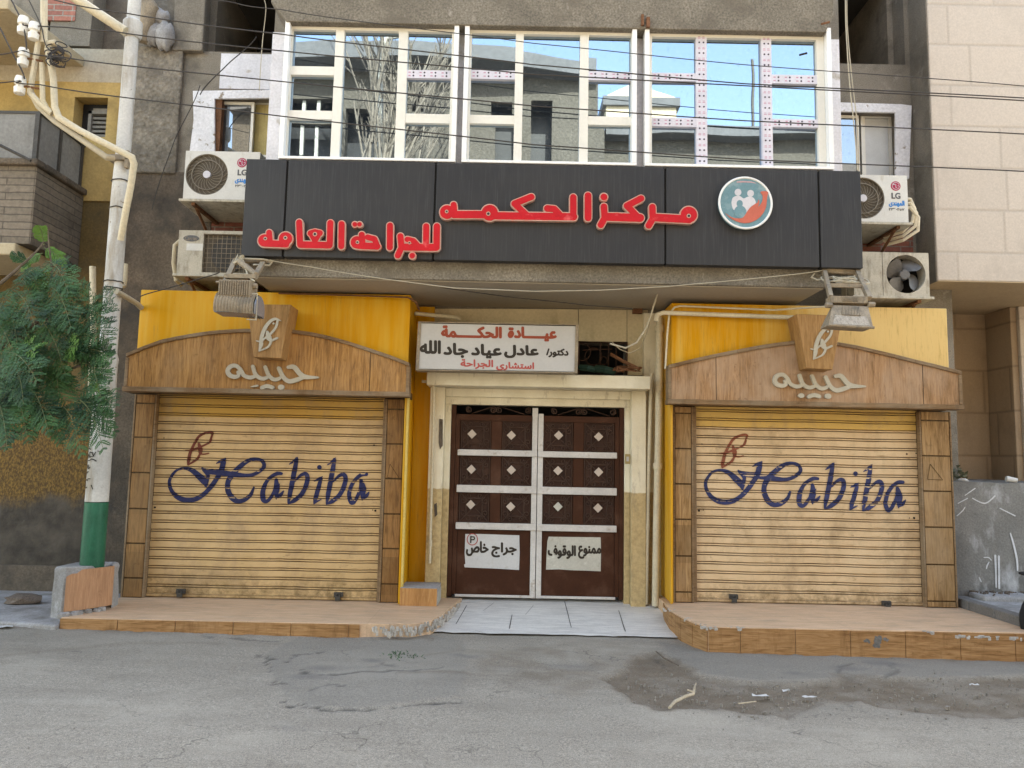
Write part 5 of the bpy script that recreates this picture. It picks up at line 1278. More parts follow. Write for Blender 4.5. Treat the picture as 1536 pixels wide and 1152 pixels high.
jb = MB().pbox(950, 461, 964, 469.5, FY-.1, FY-.015); o = jb.build('junction_box', T['rust'], bevel=.004); tag(o, 'small dark rusty junction box under the overhang soffit', 'junction box')
# tiled step block left of the gate
stp = thing('tiled_step', (X(632, 890, 8.62), 8.62, 0), 'low orange tiled step block beside the left entrance jamb', 'step')
x0, x1 = X(600, 890, 8.55), X(656, 890, 8.55); zt = Z(628, 882, 8.55)
MB().box(x0, x1, 8.556, 8.98, 0.001, zt).build('block', T['pave'], stp, bevel=.003)
MB().box(x0, x1-.004, 8.54, 8.555, 0.001, zt-.004).build('front_tile', T['step_tile'], stp, bevel=.002)
gr = MB()
for i in range(6):
    for j in range(8): gr.box(x1+.0005, x1+.006, 8.57+j*.05, 8.61+j*.05, .012+i*.024, .028+i*.024)
gr.build('side_tile', T['notice_aged'], stp)
# pipes
def pipe(name, pts, r, mt, label, cat='pipe', joints=(), n=10):
    m = MB().tube(pts, r, n); root = None
    o = m.build(name, mt); tag(o, label, cat)
    if joints:
        j = MB()
        for p, d in joints: 
            d = Vector(d).normalized(); p = Vector(p); j.tube([p-d*.035, p+d*.035], r*1.3, n)
        j.build('coupling', mt, o)
    return o
pipe('drain_pipe', [P(983, 906, 8.98)+Vector((0,0,-.02)), P(985, 780, 8.98), P(988, 640, 8.98), P(989, 495, 8.98), P(989, 476, 8.98)], .042, T['pipe_cream'], 'thick cream drain pipe running down beside the sun bleached shopfront', joints=[(P(986.6, 699, 8.98), (0,0,1)), (P(989, 493, 8.98), (0,0,1))])
pipe('drain_pipe', [P(969, 906, 9.05), P(972.5, 720, 9.05), P(977, 560, 9.05)], .024, T['pipe_cream'], 'thin dirty cream pipe between the entrance jamb and the thick drain pipe', joints=[(P(970.8, 790, 9.05), (0,0,1))])
pipe('conduit', [P(633, 572, 8.9), P(648, 573, 8.9), P(650.5, 576, 8.9), P(650, 625, 8.95), P(647, 740, 8.96), P(644.5, 845, 8.96)], .017, T['pipe_cream'], 'thin white conduit running down the jamb above the tiled step', joints=[(P(645.4, 815, 8.96), (0,0,1))])
pipe('conduit', [P(984, 482, 8.5), P(986, 472, 8.5), P(995, 469, 8.5), P(1100, 473, 8.5), P(1236, 478, 8.5)], .026, T['wire_cream'], 'straight cream conduit crossing the sun bleached yellow fascia')
pipe('conduit', [P(998, 553, 8.55), P(1001, 500, 8.55), P(1004, 470, 8.55), P(1012, 461, 8.55), P(1020, 459, 8.55), P(1160, 465, 8.5), P(1238, 460, 8.3)], .011, T['wire_cream'], 'thin bent conduit above the straight one on the sun bleached fascia')
pipe('conduit', [P(622, 470, 8.9), P(650, 473, 8.95), P(683, 476, 9.0), P(689, 479, 9.05)], .024, T['pipe_cream'], 'short cream pipe stub above the white lightbox')
pipe('conduit', [P(418, 440, 8.5), P(530, 443, 8.5), P(612, 446, 8.5), P(624, 453, 8.5), P(629, 465, 8.7)], .010, T['rust'], 'thin brown conduit along the top of the deep yellow fascia')
# ---------------------------------------------------------------- air conditioner units
AY = 8.55
def bracket(parent, x0, x1, z, y0=8.5, y1=FY-.02):
    m = MB(); m.box(x0-.03, x1+.03, y0-.04, y1, z-.03, z)
    m.build('shelf', T['ac_dirty'], parent, bevel=.004)
    m = MB()
    for x in (x0+.12, x1-.12):
        m.box(x-.02, x+.02, y0, y1, z-.065, z-.031); m.tube([(x, y0+.1, z-.065), (x, y1, z-.40)], .02, 4)
    m.split('bracket', T['rust'], parent)
def fan_unit(u0, v0, u1, v1, fanc, rpx, label, badge, xext=None):
    a = P(u0, v0, AY); b = P(u1, v1, AY); x0, x1, z0, z1 = a.x, b.x, b.z, a.z
    if xext == 'r': x1 = x0+.86
    if xext == 'l': x0 = x1-.86
    t = thing('air_conditioner', ((x0+x1)/2, AY, z0), label, 'air conditioner', 'outdoor air conditioner units')
    c = P(*fanc, AY); r = rpx*AY/F_PX
    m = MB(); m.plate(x0, x1, z0, z1, AY, c.x, c.z, r, .07); m.box(x0, x1, AY+.09, AY+.32, z0, z1)
    m.add([(x0,AY,z0),(x1,AY,z0),(x1,AY+.09,z0),(x0,AY+.09,z0),(x0,AY,z1),(x1,AY,z1),(x1,AY+.09,z1),(x0,AY+.09,z1)], [(0,1,2,3),(4,7,6,5),(0,3,7,4),(1,5,6,2)])
    m.build('casing', T['ac_white'], t)
    g = MB(); g.disc(c.x, c.z, r*.995, AY+.03, AY+.06, 48); go = g.build('fan_grille', T['ac_brown'], t)
    ribs = MB()
    for k in range(22):
        a0 = 2*PI*k/22; pts = []
        for i in range(7):
            q = r*(.2+.78*i/6); aa = a0+.75*(i/6)**1.4; pts.append((c.x+q*math.cos(aa), AY+.012+.012*(i/6), c.z+q*math.sin(aa)))
        ribs.tube(pts, .0034, 4)
    for q in (.98, .72): ribs.tube([(c.x+r*q*math.cos(2*PI*i/40), AY+.014, c.z+r*q*math.sin(2*PI*i/40)) for i in range(41)], .006, 5)
    ribs.build('ribs', T['ac_rib'], go)
    hb = MB().disc(c.x, c.z, r*.18, AY-.002, AY+.03, 20).build('hub', T['logo_white'], go, bevel=.003)
    if badge:
        bu, bv = badge; Y = AY-.002
        cc = P(bu, bv, Y); rr_ = 7.6*AY/F_PX
        bd = MB().disc(cc.x, cc.z, rr_, Y, Y+.0019, 28).build('badge', T['lg_red'], t)
        m = MB(); conv = lambda p, q: (cc.x+p*rr_, cc.z+q*rr_)
        def arcs(r_, a0, a1, w): stroke(m, [(r_*math.cos(math.radians(a0+(a1-a0)*i/14)), r_*math.sin(math.radians(a0+(a1-a0)*i/14)), w) for i in range(15)], lambda p, q: (cc.x+p*rr_, cc.z+q*rr_), Y-.001, 0, 1, False, caps=False)
        arcs(.74, 20, 360, .10)
        for pts in ([(0,.42),(0,-.38),(.26,-.38)], [(.72,.02),(.36,.02)]): 
            for p, q in zip(pts[:-1], pts[1:]): stroke(m, [(*p, .12), (*q, .12)], conv, Y-.001, 0, 1, False, caps=False)
        x, z = conv(-.38, .32); blob(m, x, z, .16*rr_, Y-.001, 0, 10)
        m.build('badge_mark', T['logo_white'], bd)
        m = MB(); text(m, "LG", bu-6, bv+10.5, bu+7, bv+19, Y, arabic=False, bold=.004, y=Y+.001); m.build('lettering', T['lg_grey'], t)
        m = MB(); text(m, "المهندى", bu-10, bv+22, bu+13, bv+31.5, Y, bold=.004, y=Y+.001); m.build('sticker_name', T['blue_ink'], t)
        m = MB(); text(m, "٢٣٦٠٢٥٧", bu-10, bv+33, bu+13, bv+37, Y, arabic=False, bold=.002, y=Y+.001)
        m.build('sticker_number', T['lg_grey'], t)
    bracket(t, x0, x1, z0, AY)
    return t, x0, x1, z0, z1
fan_unit(279, 226, 362, 301, (310, 261.5), 33, 'white unit with round brown fan grille on the shelf above the grimy boxy unit', (363, 244), 'r')
u3, x0, x1, z0, z1 = fan_unit(1290, 262, 1363, 335, (1295, 297), 33, 'white unit with round grille and looped pale hoses above the open fan unit', (1343.5, 279), 'l')
for k in range(3):
    cp = MB(); xa = x1; za = z0+.34-.05*k
    cp.tube([(xa+.0, AY+.12+.03*k, za), (xa+.09, AY+.12, za-.01), (xa+.15+.02*k, AY+.14, za-.12), (xa+.13+.03*k, AY+.16, za-.27), (xa+.03, AY+.2, za-.38), (xa-.12, AY+.35, za-.40)], .019, 8)
    cp.build('coolant_hose', T['wire_cream'], u3)
# old boxy unit with wire guard, lower left
a = P(269, 345, AY); b = P(362, 413, AY); x0, x1, z0, z1 = a.x, a.x+.92, b.z, a.z
t = thing('air_conditioner', ((x0+x1)/2, AY, z0), 'grimy boxy unit with a square wire guard and dark oval badge', 'air conditioner', 'outdoor air conditioner units')
gx, gz0, gz1 = X(304, 380, AY), Z(330, 409, AY), Z(330, 351, AY); ge = x1-.05
m = MB(); holed_wall(m, x0, x1, z0, z1, AY, AY+.06, [(gx, ge, gz0, gz1)]); m.box(x0, x1, AY+.062, AY+.33, z0, z1); m.build('casing', T['ac_dirty'], t)
MB().box(gx, ge, AY+.045, AY+.058, gz0, gz1).build('fan_well', T['ac_brown'], t)
MB().disc((gx+ge)/2, (gz0+gz1)/2, .21, AY+.028, AY+.04, 32).build('fan', T['dark_metal'], t)
g = MB()
for i in range(12): x = gx+(ge-gx)*i/11; g.tube([(x, AY+.004, gz0), (x, AY+.004, gz1)], .003, 4)
for i in range(9): z = gz0+(gz1-gz0)*i/8; g.tube([(gx, AY+.002, z), (ge, AY+.002, z)], .003, 4)
g.build('wire_guard', T['metal_grey'], t)
c = P(287, 357.5, AY); bd = MB().disc(c.x, c.z, .09, AY-.004, AY-.0005, 28, .036).build('badge', T['lg_grey'], t)
m = MB(); text(m, "Carrier", 277.5, 354.5, 296.5, 360.5, AY-.006, arabic=False, y=AY-.0055); m.build('lettering', T['metal_grey'], bd)
MB().pbox(280, 365, 304, 376, AY-.002, AY-.0005).build('label_plate', T['ac_white'], t)
bracket(t, x0, x1, z0, AY)
hs = MB(); hs.tube([P(271, 360, AY+.15), P(262, 368, AY+.15), P(260, 395, AY+.15), P(264, 420, AY+.2), P(272, 428, AY+.3)], .022, 8); hs.build('coolant_hose', T['pipe_cream'], t)
# unit with an exposed four blade fan, lower right
a = P(1292, 377.5, AY); b = P(1395, 446, AY); x1, z0, z1 = b.x, b.z, a.z; x0 = x1-.86
t = thing('air_conditioner', ((x0+x1)/2, AY, z0), 'dusty unit with a round open hole and exposed four blade fan', 'air conditioner', 'outdoor air conditioner units')
c = P(1359, 411, AY); r = 30*AY/F_PX; xm = X(1324, 411, AY)
m = MB(); m.plate(xm+.003, x1, z0, z1, AY, c.x, c.z, r, .16); m.box(x0, xm-.003, AY, AY+.16, z0, z1); m.box(x0, x1, AY+.2, AY+.34, z0, z1)
m.add([(xm,AY+.001,z0),(x1,AY+.001,z0),(x1,AY+.2,z0),(xm,AY+.2,z0),(xm,AY+.001,z1),(x1,AY+.001,z1),(x1,AY+.2,z1),(xm,AY+.2,z1)], [(0,1,2,3),(4,7,6,5),(0,3,7,4),(1,5,6,2)])
m.build('casing', T['ac_dirty'], t)
MB().disc(c.x, c.z, r, AY+.17, AY+.18, 40).build('fan_well', T['black'], t)
fb = MB()
for k in range(4):
    a0 = math.radians(62-90*k+8)
    rows = []
    for i in range(6):
        s_ = i/5; q = r*(.2+.72*s_); w0 = .46+.40*math.sin(PI*min(1, s_*.85+.1)); 
        row = []
        for j in range(5):
            f = j/4-.5; aa = a0+f*w0*1.7-.35*s_
            row.append((c.x+q*math.cos(aa), AY+.06+f*.10, c.z+q*math.sin(aa)))
        rows.append(row)
    vs = [p for row in rows for p in row]; fb.add(vs, [(i*5+j, i*5+j+1, (i+1)*5+j+1, (i+1)*5+j) for i in range(5) for j in range(4)])
fb.sm = True; fo = fb.build('fan', T['fan_metal'], t)
MB().disc(c.x, c.z, r*.27, AY+.02, AY+.12, 20).build('hub', T['fan_metal'], fo, bevel=.01)
bracket(t, x0, x1, z0, AY)

# ---------------------------------------------------------------- two floodlights on brackets under the sign
def lamp_left():
    Y = 7.55
    t = thing('floodlight', (X(355, 450, Y), Y, Z(355, 480, Y)), 'dusty ribbed half barrel floodlight on a bent bracket below the charcoal sign', 'floodlight', 'floodlights under the sign')
    m = MB()
    m.tube([P(392, 392, 7.95), P(404, 392, 7.9)], .02, 6); m.tube([P(357, 391, 7.85), P(384, 412, 7.5)], .03, 6)
    for (u0, v0, u1, v1) in [(353,388,338,420),(396,389,382,412)]:
        p, q = P(u0, v0, 7.95), P(u1, v1, 7.5); m.add([(p.x-.025,p.y,p.z),(p.x+.025,p.y,p.z),(q.x+.025,q.y,q.z),(q.x-.025,q.y,q.z),(p.x-.025,p.y,p.z-.05),(p.x+.025,p.y,p.z-.05),(q.x+.025,q.y,q.z-.05),(q.x-.025,q.y,q.z-.05)], [(0,1,2,3),(7,6,5,4),(0,4,5,1),(1,5,6,2),(2,6,7,3),(3,7,4,0)])
    p, q = P(352, 388, 7.93), P(398, 390, 7.93); m.box(p.x, q.x, 7.9, 7.97, q.z-.03, p.z)
    p, q = P(338, 413, 7.5), P(384, 414, 7.5); m.box(p.x, q.x, 7.47, 7.52, q.z-.03, q.z+.01)
    m.build('bracket', T['metal_grey'], t)
    g = MB(); a, b = P(330, 420, 7.45), P(377, 446, 7.45); g.box(a.x, b.x, 7.42, 7.62, b.z, a.z)
    for i in range(14): x = a.x+(b.x-a.x)*(i+.5)/14; g.box(x-.006, x+.006, 7.405, 7.4195, b.z+.01, a.z-.01)
    g.build('ballast_box', T['metal_grey'], t, bevel=.006)
    # half barrel reflector with ribs, its open side turned right and down
    h = MB(); a, b = P(324, 441, 7.42), P(383, 447, 7.42); n = 12; xs_ = [a.x+(b.x-a.x)*i/26 for i in range(27)]
    rad = .15; cz_ = P(350, 462, 7.5).z; cy_ = 7.52; vs = []
    for i, x in enumerate(xs_):
        k = 1.0 if i % 2 else 1.09; tl = (x-a.x)*(-.06)
        for j in range(n+1):
            aa = math.radians(200-220*j/n); vs.append((x+.03*(1-math.sin(aa))*0, cy_-math.cos(aa)*rad*.95*k*-1*-1, cz_+tl+math.sin(aa)*rad*k))
    h.add(vs, [(i*(n+1)+j, i*(n+1)+j+1, (i+1)*(n+1)+j+1, (i+1)*(n+1)+j) for i in range(26) for j in range(n)])
    h.sm = True
    h.build('ribbed_shade', T['metal_grey'], t)
    tl = (b.x-a.x)*(-.06)
    e = MB(); pts = [(cy_-math.cos(math.radians(200-220*j/n))*rad*.95, cz_+tl+math.sin(math.radians(200-220*j/n))*rad) for j in range(n+1)]
    vs = [(b.x+.004, y, z) for y, z in pts]+[(b.x+.02, y, z) for y, z in pts]; k_ = len(pts)
    e.add(vs, [tuple(range(k_)), tuple(range(2*k_-1, k_-1, -1))]+[(j, k_+j, k_+j+1, j+1) for j in range(k_-1)]); e.build('end_plate', T['lamp_glass'], t)
    e2 = MB(); e2.box(a.x, b.x, cy_-.125, cy_+.125, cz_-.062, cz_-.05); e2.build('lens', T['lamp_glass'], t)
    fr_ = MB(); fr_.tube([P(378, 441, 7.4), P(386, 441, 7.42), P(384, 480, 7.42), P(370, 479, 7.42)], .006, 5); fr_.build('wire_stay', T['wire_pale'], t)
    kn = MB(); q = P(381, 429, 7.48); kn.tube([(q.x-.04, q.y, q.z), (q.x+.03, q.y, q.z)], .03, 8); q = P(327, 423, 7.48); kn.tube([(q.x-.02, q.y, q.z), (q.x+.04, q.y, q.z)], .012, 6); kn.build('pivot', T['metal_grey'], t)
    cl = MB(); rc_ = random.Random(3)
    for k in range(5): cl.tube([P(358+rc_.uniform(-6, 8), 386+rc_.uniform(-3, 10), 7.84+rc_.uniform(-.04, .04)) for _ in range(5)], .012, 5)
    cl.tube([P(366, 388, 7.85), P(395, 389, 7.88), P(409, 392, 7.92), P(404, 398, 7.92), P(380, 397, 7.8)], .010, 5); cl.tube([P(368, 400, 7.7), P(372, 415, 7.5), P(382, 422, 7.46)], .009, 5)
    cl.build('lamp_cable', T['wire_pale'], t)
lamp_left()
def lamp_right():
    Y = 7.45
    t = thing('floodlight', (X(1275, 470, Y), Y, Z(1275, 494, Y)), 'grimy square floodlight on a ladder shaped bracket below the charcoal sign', 'floodlight', 'floodlights under the sign')
    m = MB()
    def bar(p, q, w, h):
        d = (q-p).normalized(); sd_ = Vector((1, 0, 0)) if abs(d.x) < .8 else Vector((0, 1, 0)); up_ = d.cross(sd_).normalized()
        vs = [tuple(e+sd_*w*i+up_*h*j) for e in (p, q) for i, j in ((-1,-1),(1,-1),(1,1),(-1,1))]
        m.add(vs, [(3,2,1,0),(4,5,6,7),(0,1,5,4),(1,2,6,5),(2,3,7,6),(3,0,4,7)])
    A1_, B1_ = P(1236, 405, 7.95), P(1246, 446, 7.4); A2_, B2_ = P(1284, 405, 7.95), P(1304, 448, 7.4)
    bar(A1_, B1_, .02, .025); bar(A2_, B2_, .02, .025); bar(P(1233, 406, 7.93), P(1290, 409, 7.93), .02, .022)
    bar(A1_.lerp(B1_, .58), A2_.lerp(B2_, .58), .015, .02); m.build('bracket', T['metal_grey'], t)
    g = MB(); a, b = P(1247, 443.5, 7.36), P(1302, 455, 7.36); g.box(a.x, b.x, 7.36, 7.5, b.z, a.z)
    for i in range(14): x = a.x+.1+(b.x-a.x-.2)*(i+.5)/14; g.box(x-.004, x+.004, 7.352, 7.3595, b.z+.015, a.z-.01)
    g.build('ballast_box', T['metal_grey'], t, bevel=.008)
    q = [P(1248,457,7.36), P(1303,459,7.36), P(1311,492,7.2), P(1243,488,7.2)]
    up_ = Vector((0, .16, .05))
    vs = [tuple(p) for p in q]+[tuple(q[0]+Vector((.03,.14,-.03))), tuple(q[1]+Vector((-.03,.14,-.03))), tuple(q[2]+Vector((0,.22,-.0))), tuple(q[3]+Vector((0,.22,-.0)))]
    h = MB().add(vs, [(0,3,2,1),(4,5,6,7),(0,1,5,4),(1,2,6,5),(2,3,7,6),(3,0,4,7)]).build('lamp_head', T['metal_grey'], t, bevel=.012)
    fins = MB()
    n_ = (q[1]-q[0]).cross(q[3]-q[0]).normalized()
    if n_.y > 0: n_ = -n_
    def onface(s_, t_): return q[0].lerp(q[1], s_).lerp(q[3].lerp(q[2], s_), t_)
    for i in range(12):
        s_ = .3+.42*i/11; p, e = onface(s_, .08), onface(s_, .5)
        d = Vector((.005, 0, 0)); fins.add([tuple(p-d+n_*.001), tuple(p+d+n_*.001), tuple(e+d+n_*.001), tuple(e-d+n_*.001), tuple(p-d+n_*.012), tuple(p+d+n_*.012), tuple(e+d+n_*.012), tuple(e-d+n_*.012)], [(4,5,6,7),(0,1,5,4),(1,2,6,5),(2,3,7,6),(3,0,4,7)])
    fins.build('cooling_fins', T['metal_grey'], h)
    gl_ = MB(); c4 = [onface(.12, .5), onface(.88, .5), onface(.93, .92), onface(.08, .92)]
    gl_.add([tuple(p+n_*.003) for p in c4]+[tuple(p+n_*.0005) for p in c4], [(0,3,2,1),(0,1,5,4),(1,2,6,5),(2,3,7,6),(3,0,4,7)]); gl_.build('grimy_panel', T['streaked'], h)
    rm_ = MB(); rm_.tube([q[3]+n_*.004, q[2]+n_*.004], .014, 6); rm_.build('lip', T['metal_grey'], h)
    kn = MB()
    for p in (P(1243, 458, 7.36), P(1307, 457, 7.36)): kn.tube([(p.x-.03, p.y, p.z), (p.x+.03, p.y, p.z)], .028, 8)
    kn.build('pivot', T['metal_grey'], t)
    cl = MB(); rc_ = random.Random(5)
    for k in range(5):
        c_ = P(1268+rc_.uniform(-14, 14), 418+rc_.uniform(-3, 6), 7.8); r1 = rc_.uniform(.04, .1)
        cl.tube([(c_.x+r1*1.6*math.cos(a), c_.y+.1*math.sin(a), c_.z+r1*.5*math.sin(a)+.01*math.sin(3*a)) for a in [2*PI*i/16 for i in range(17)]], .009, 5)
    cl.tube([P(1222, 410, 7.93), P(1217, 416, 7.93), P(1226, 420, 7.9), P(1250, 415, 7.85), P(1290, 425, 7.8)], .008, 5)
    cl.build('lamp_cable', T['wire_pale'], t)
lamp_right()

# ---------------------------------------------------------------- utility pole, plinth, conduits, overhead cables
PY = 7.93
px_ = X(149, 600, PY); pyc = PY+.10
up = thing('utility_pole', (px_, pyc, .3), 'tall white painted utility pole with a green foot standing in a tiled block', 'utility pole')
zz_ = lambda v: Zx(px_, v, PY)
m = MB().lathe([(.115, .3), (.113, zz_(754)), ], px_, pyc, 20); m.build('green_foot', T['pole_green'], up)
rg_ = random.Random(2)
m = MB().lathe([(.1128, zz_(753)), (.108, zz_(620)), (.103, zz_(545)), (.106, zz_(541)), (.106, zz_(536)), (.089, zz_(528)), (.0885, zz_(300)), (.084, zz_(262)), (.078, zz_(240)), (.077, zz_(235)), (.073, zz_(100)), (.068, zz_(40)), (.066, zz_(-80))], px_, pyc, 20); m.build('shaft', T['pole_white'], up)
m = MB()
for v in (268, 309, 420, 430, 433): m.tube([(px_+.094*math.cos(2*PI*i/18), pyc+.094*math.sin(2*PI*i/18), zz_(v)+rg_.uniform(-.006, .006)) for i in range(19)], .006, 5)
m.build('wire_binding', T['dark_metal'], up)
m = MB().lathe([(.085, zz_(50)), (.10, zz_(46)), (.10, zz_(26)), (.07, zz_(22))], px_, pyc, 12); m.build('collar', T['pole_white'], up)
m = MB(); m.tube([P(188, 47, 7.75), P(150, 22, 7.7), P(108, -6, 7.65)], .05, 10); m.build('side_arm', T['pipe_cream'], up)
m = MB(); m.box(px_-.11, px_+.12, pyc-.12, pyc+.1, zz_(240), zz_(232)); m.box(px_+.08, px_+.12, pyc-.12, pyc-.06, zz_(252), zz_(226)); m.build('clamp', T['metal_grey'], up, bevel=.006)
# insulator rack left of the pole
m = MB(); m.tube([P(66, -30, 7.6), P(66, 65, 7.6)], .035, 8); m.tube([P(63, 95, 7.6), P(64, 150, 7.6), P(72, 165, 7.62)], .026, 8); m.tube([P(58, 60, 7.6), P(45, 140, 7.6), P(60, 155, 7.6), P(78, 170, 7.62)], .03, 6); m.build('rack', T['pipe_cream'], up)
def insul(u, v):
    p = P(u, v, 7.55); m = MB()
    m.lathe([(.02, p.z-.10), (.05, p.z-.09), (.055, p.z-.03), (.035, p.z-.02), (.035, p.z), (.055, p.z+.01), (.055, p.z+.05), (.045, p.z+.09), (.02, p.z+.1)], p.x, p.y, 14)
    m.build('insulator', T['porcelain'], up)
for u, v in [(35,38),(51,47),(35,86),(30,128)]: insul(u, v)
m = MB()
for (u, v) in [(35,38),(51,47),(35,86),(30,128)]: m.tube([P(u, v, 7.56), P(64, v+6, 7.6)], .012, 5)
m.build('insulator_pin', T['rust'], up)
# service conduit hugging the pole
pipe('service_conduit', [P(84, 64, 7.62), P(74, 66, 7.62), P(72, 74, 7.62), P(80, 118, 7.62), P(82, 160, 7.62), P(88, 176, 7.62), P(120, 196, 7.62), P(185, 229, 7.62), P(198, 236, 7.64), P(201, 246, 7.66), P(196, 280, 7.7), P(188, 320, 7.75), P(181, 360, 7.85)], .034, T['pipe_cream'], 'cream service conduit bending from the insulators down to the white pole')
pipe('cable_bundle', [P(46, 138, 7.66), P(58, 160, 7.66), P(82, 182, 7.66), P(120, 208, 7.66), P(160, 236, 7.66), P(172, 238, 7.7)], .03, T['wire_pale'], 'bundle of old service wires beneath the cream conduit', 'cable')
pipe('drain_pipe', [P(205, -20, 9.1), P(226, 14, 9.1), P(212, 62, 9.15)], .10, T['metal_grey'], 'thick grey pipe slanting down behind the top of the white pole')
pipe('drain_pipe', [P(187, 396, 8.6), P(186, 420, 8.6), P(183, 428, 8.6), P(176, 430, 8.4)], .035, T['pipe_cream'], 'short bent cream pipe elbow just right of the white pole')
pipe('drain_pipe', [P(139, 400, 8.3), P(140, 500, 8.3), P(136, 600, 8.3)], .033, T['pipe_cream'], 'thin vertical pipe half hidden behind the left side of the white pole')
pipe('slack_cable', [P(174, 437, 7.8), P(190, 446, 8.2), P(206, 456, 8.5), P(212, 462, 8.58)], .03, T['wire_pale'], 'thick tied cable bundle running from the pole to the yellow fascia', 'cable')
ci = MB(); rc_ = random.Random(12)
for k in range(9):
    c_ = P(84+rc_.uniform(-8, 10), 80+rc_.uniform(-14, 26), 7.58+rc_.uniform(-.05, .05)); r1 = rc_.uniform(.03, .085); ph = rc_.uniform(0, 6)
    ci.tube([(c_.x+r1*math.cos(a+ph), c_.y+.05*math.sin(a*1.3+ph), c_.z+r1*1.2*math.sin(a+ph)) for a in [2*PI*i/15*.9 for i in range(16)]], .006, 5)
for k in range(7):
    v = 72+k*4; ci.tube([P(78+rc_.uniform(-3, 3), v, 7.56), P(88, v-3+rc_.uniform(-4, 4), 7.55), P(97+rc_.uniform(-4, 4), v+rc_.uniform(-4, 6), 7.56)], .007, 5)
o = ci.build('wire_coil', T['cable']); tag(o, 'tangled coils of loose black wire at the top of the service conduit', 'wire coil')
for k, (u, v, r_) in enumerate([(236,26,.16),(229,50,.15),(247,54,.17)]):
    q_ = random.Random(k+60); bm = bmesh.new(); bmesh.ops.create_icosphere(bm, subdivisions=3, radius=1.0); p = P(u, v, FY-.12); m = MB(); bm.verts.index_update()
    m.v = [(p.x+x_.co.x*r_*(.75 if k else 1), p.y+x_.co.y*.1, p.z+x_.co.z*r_*(1.15 if k else .7)+.02*math.sin(9*x_.co.x+k)) for x_ in bm.verts]; m.f = [tuple(x_.index for x_ in f.verts) for f in bm.faces]; bm.free(); m.sm = True
    o = m.build('cement_sack', T['pave']); tag(o, ['lumpy grey sack lying on top of the two upright sacks', 'upright grey sack nearest the slanting pipe', 'upright grey sack nearest the rough concrete pier'][k], 'sack', 'grey sacks by the slanting pipe')
def cable(px, Y, r, label, mt='cable', group='overhead cables crossing the facade', cat='cable'):
    pts = [P(u, v, Y) for u, v in px]; q = cr([tuple(p) for p in pts], 8); m = MB().tube([Vector((a[0], a[1], a[2])) for a in [np.array(x) for x in q]], r, 6)
    o = m.build('overhead_cable', T[mt]); tag(o, label, cat, group); return o
CY = 7.5
cable([(100,-60),(322,0),(420,14),(800,65),(1116,97),(1536,129),(1750,142)], CY, .0045, 'thinnest and topmost cable crossing the three glazed windows')
cable([(40,-20),(82,0),(190,20),(420,51),(800,97),(1116,125.5),(1536,147),(1750,155)], CY, .0062, 'second highest cable crossing the windows, upper of the close pair at the right')
cable([(35,38),(100,41),(170,47),(420,76),(800,111.5),(1116,128.5),(1536,151),(1750,160)], CY+.03, .0062, 'cable from the top insulator, lower of the close pair at the right')
cable([(-60,90),(0,82),(35,76),(95,86),(420,122),(800,159),(1116,181),(1536,201),(1750,209)], CY, .0062, 'cable from the middle insulator crossing the windows at half height')
cable([(-60,120),(0,124),(30,121),(60,127),(420,174),(800,217),(1116,239),(1536,257),(1750,263)], CY, .0062, 'lowest of the long cables, crossing just above the charcoal sign')
cable([(8,-20),(24,14),(35,38),(40,74)], CY+.02, .008, 'short dark wire dropping to the top insulator at far left')
cable([(-20,10),(0,42),(18,78),(37,118)], CY+.02, .008, 'short dark wire slanting to the lowest insulator at far left')
cable([(35,-20),(50,14),(62,40),(70,70),(95,95)], CY+.06, .006, 'thin looping wire hanging beside the insulator rack')
cable([(396,-5),(399,12),(394,60),(391,100),(389,136)], 7.95, .0045, 'thin wire hanging down left of the glazed bay', 'wire_pale', 'thin hanging wires')
cable([(1268,-5),(1269,40),(1274,120),(1282,200),(1286,255)], 7.85, .006, 'pale string hanging right of the glazed bay, its left strand', 'wire_pale', 'thin hanging wires')
cable([(1270,-5),(1271,40),(1277,110),(1286,190),(1288,258)], 7.87, .006, 'pale string hanging right of the glazed bay, its right strand', 'wire_pale', 'thin hanging wires')
cable([(405,390),(470,401),(560,416),(680,432),(800,437),(900,435.5),(1000,430),(1120,419),(1236,405)], 7.9, .005, 'pale wire sagging between the two floodlights below the sign', 'wire_pale', 'thin hanging wires')
cable([(430,396),(540,414),(640,428),(760,445),(880,458),(948,463)], 8.3, .005, 'thin dark wire running under the soffit to the junction box', 'cable', 'thin hanging wires')
cable([(992,402),(986,440),(980,460),(970,490),(955,514),(938,522),(915,515)], 8.4, .010, 'grey cable drooping from the sign edge to the vent grille', 'wire_pale', 'thin hanging wires')
cable([(975,478),(970,500),(960,522),(945,530),(930,524),(918,512)], 8.9, .006, 'thin cable looping right of the vent grille', 'wire_pale', 'thin hanging wires')
cable([(300,142),(340,98),(385,55)], 8.9, .007, 'thin wire slanting up to the dark opening left of the bay', 'cable', 'thin hanging wires')
cable([(300,128),(262,210),(228,315)], 9.2, .006, 'thin wire slanting down the rough cement wall', 'cable', 'thin hanging wires')
cable([(210,445),(260,430),(300,418),(330,408)], 8.45, .006, 'thin wire drooping below the grimy boxy unit', 'cable', 'thin hanging wires')
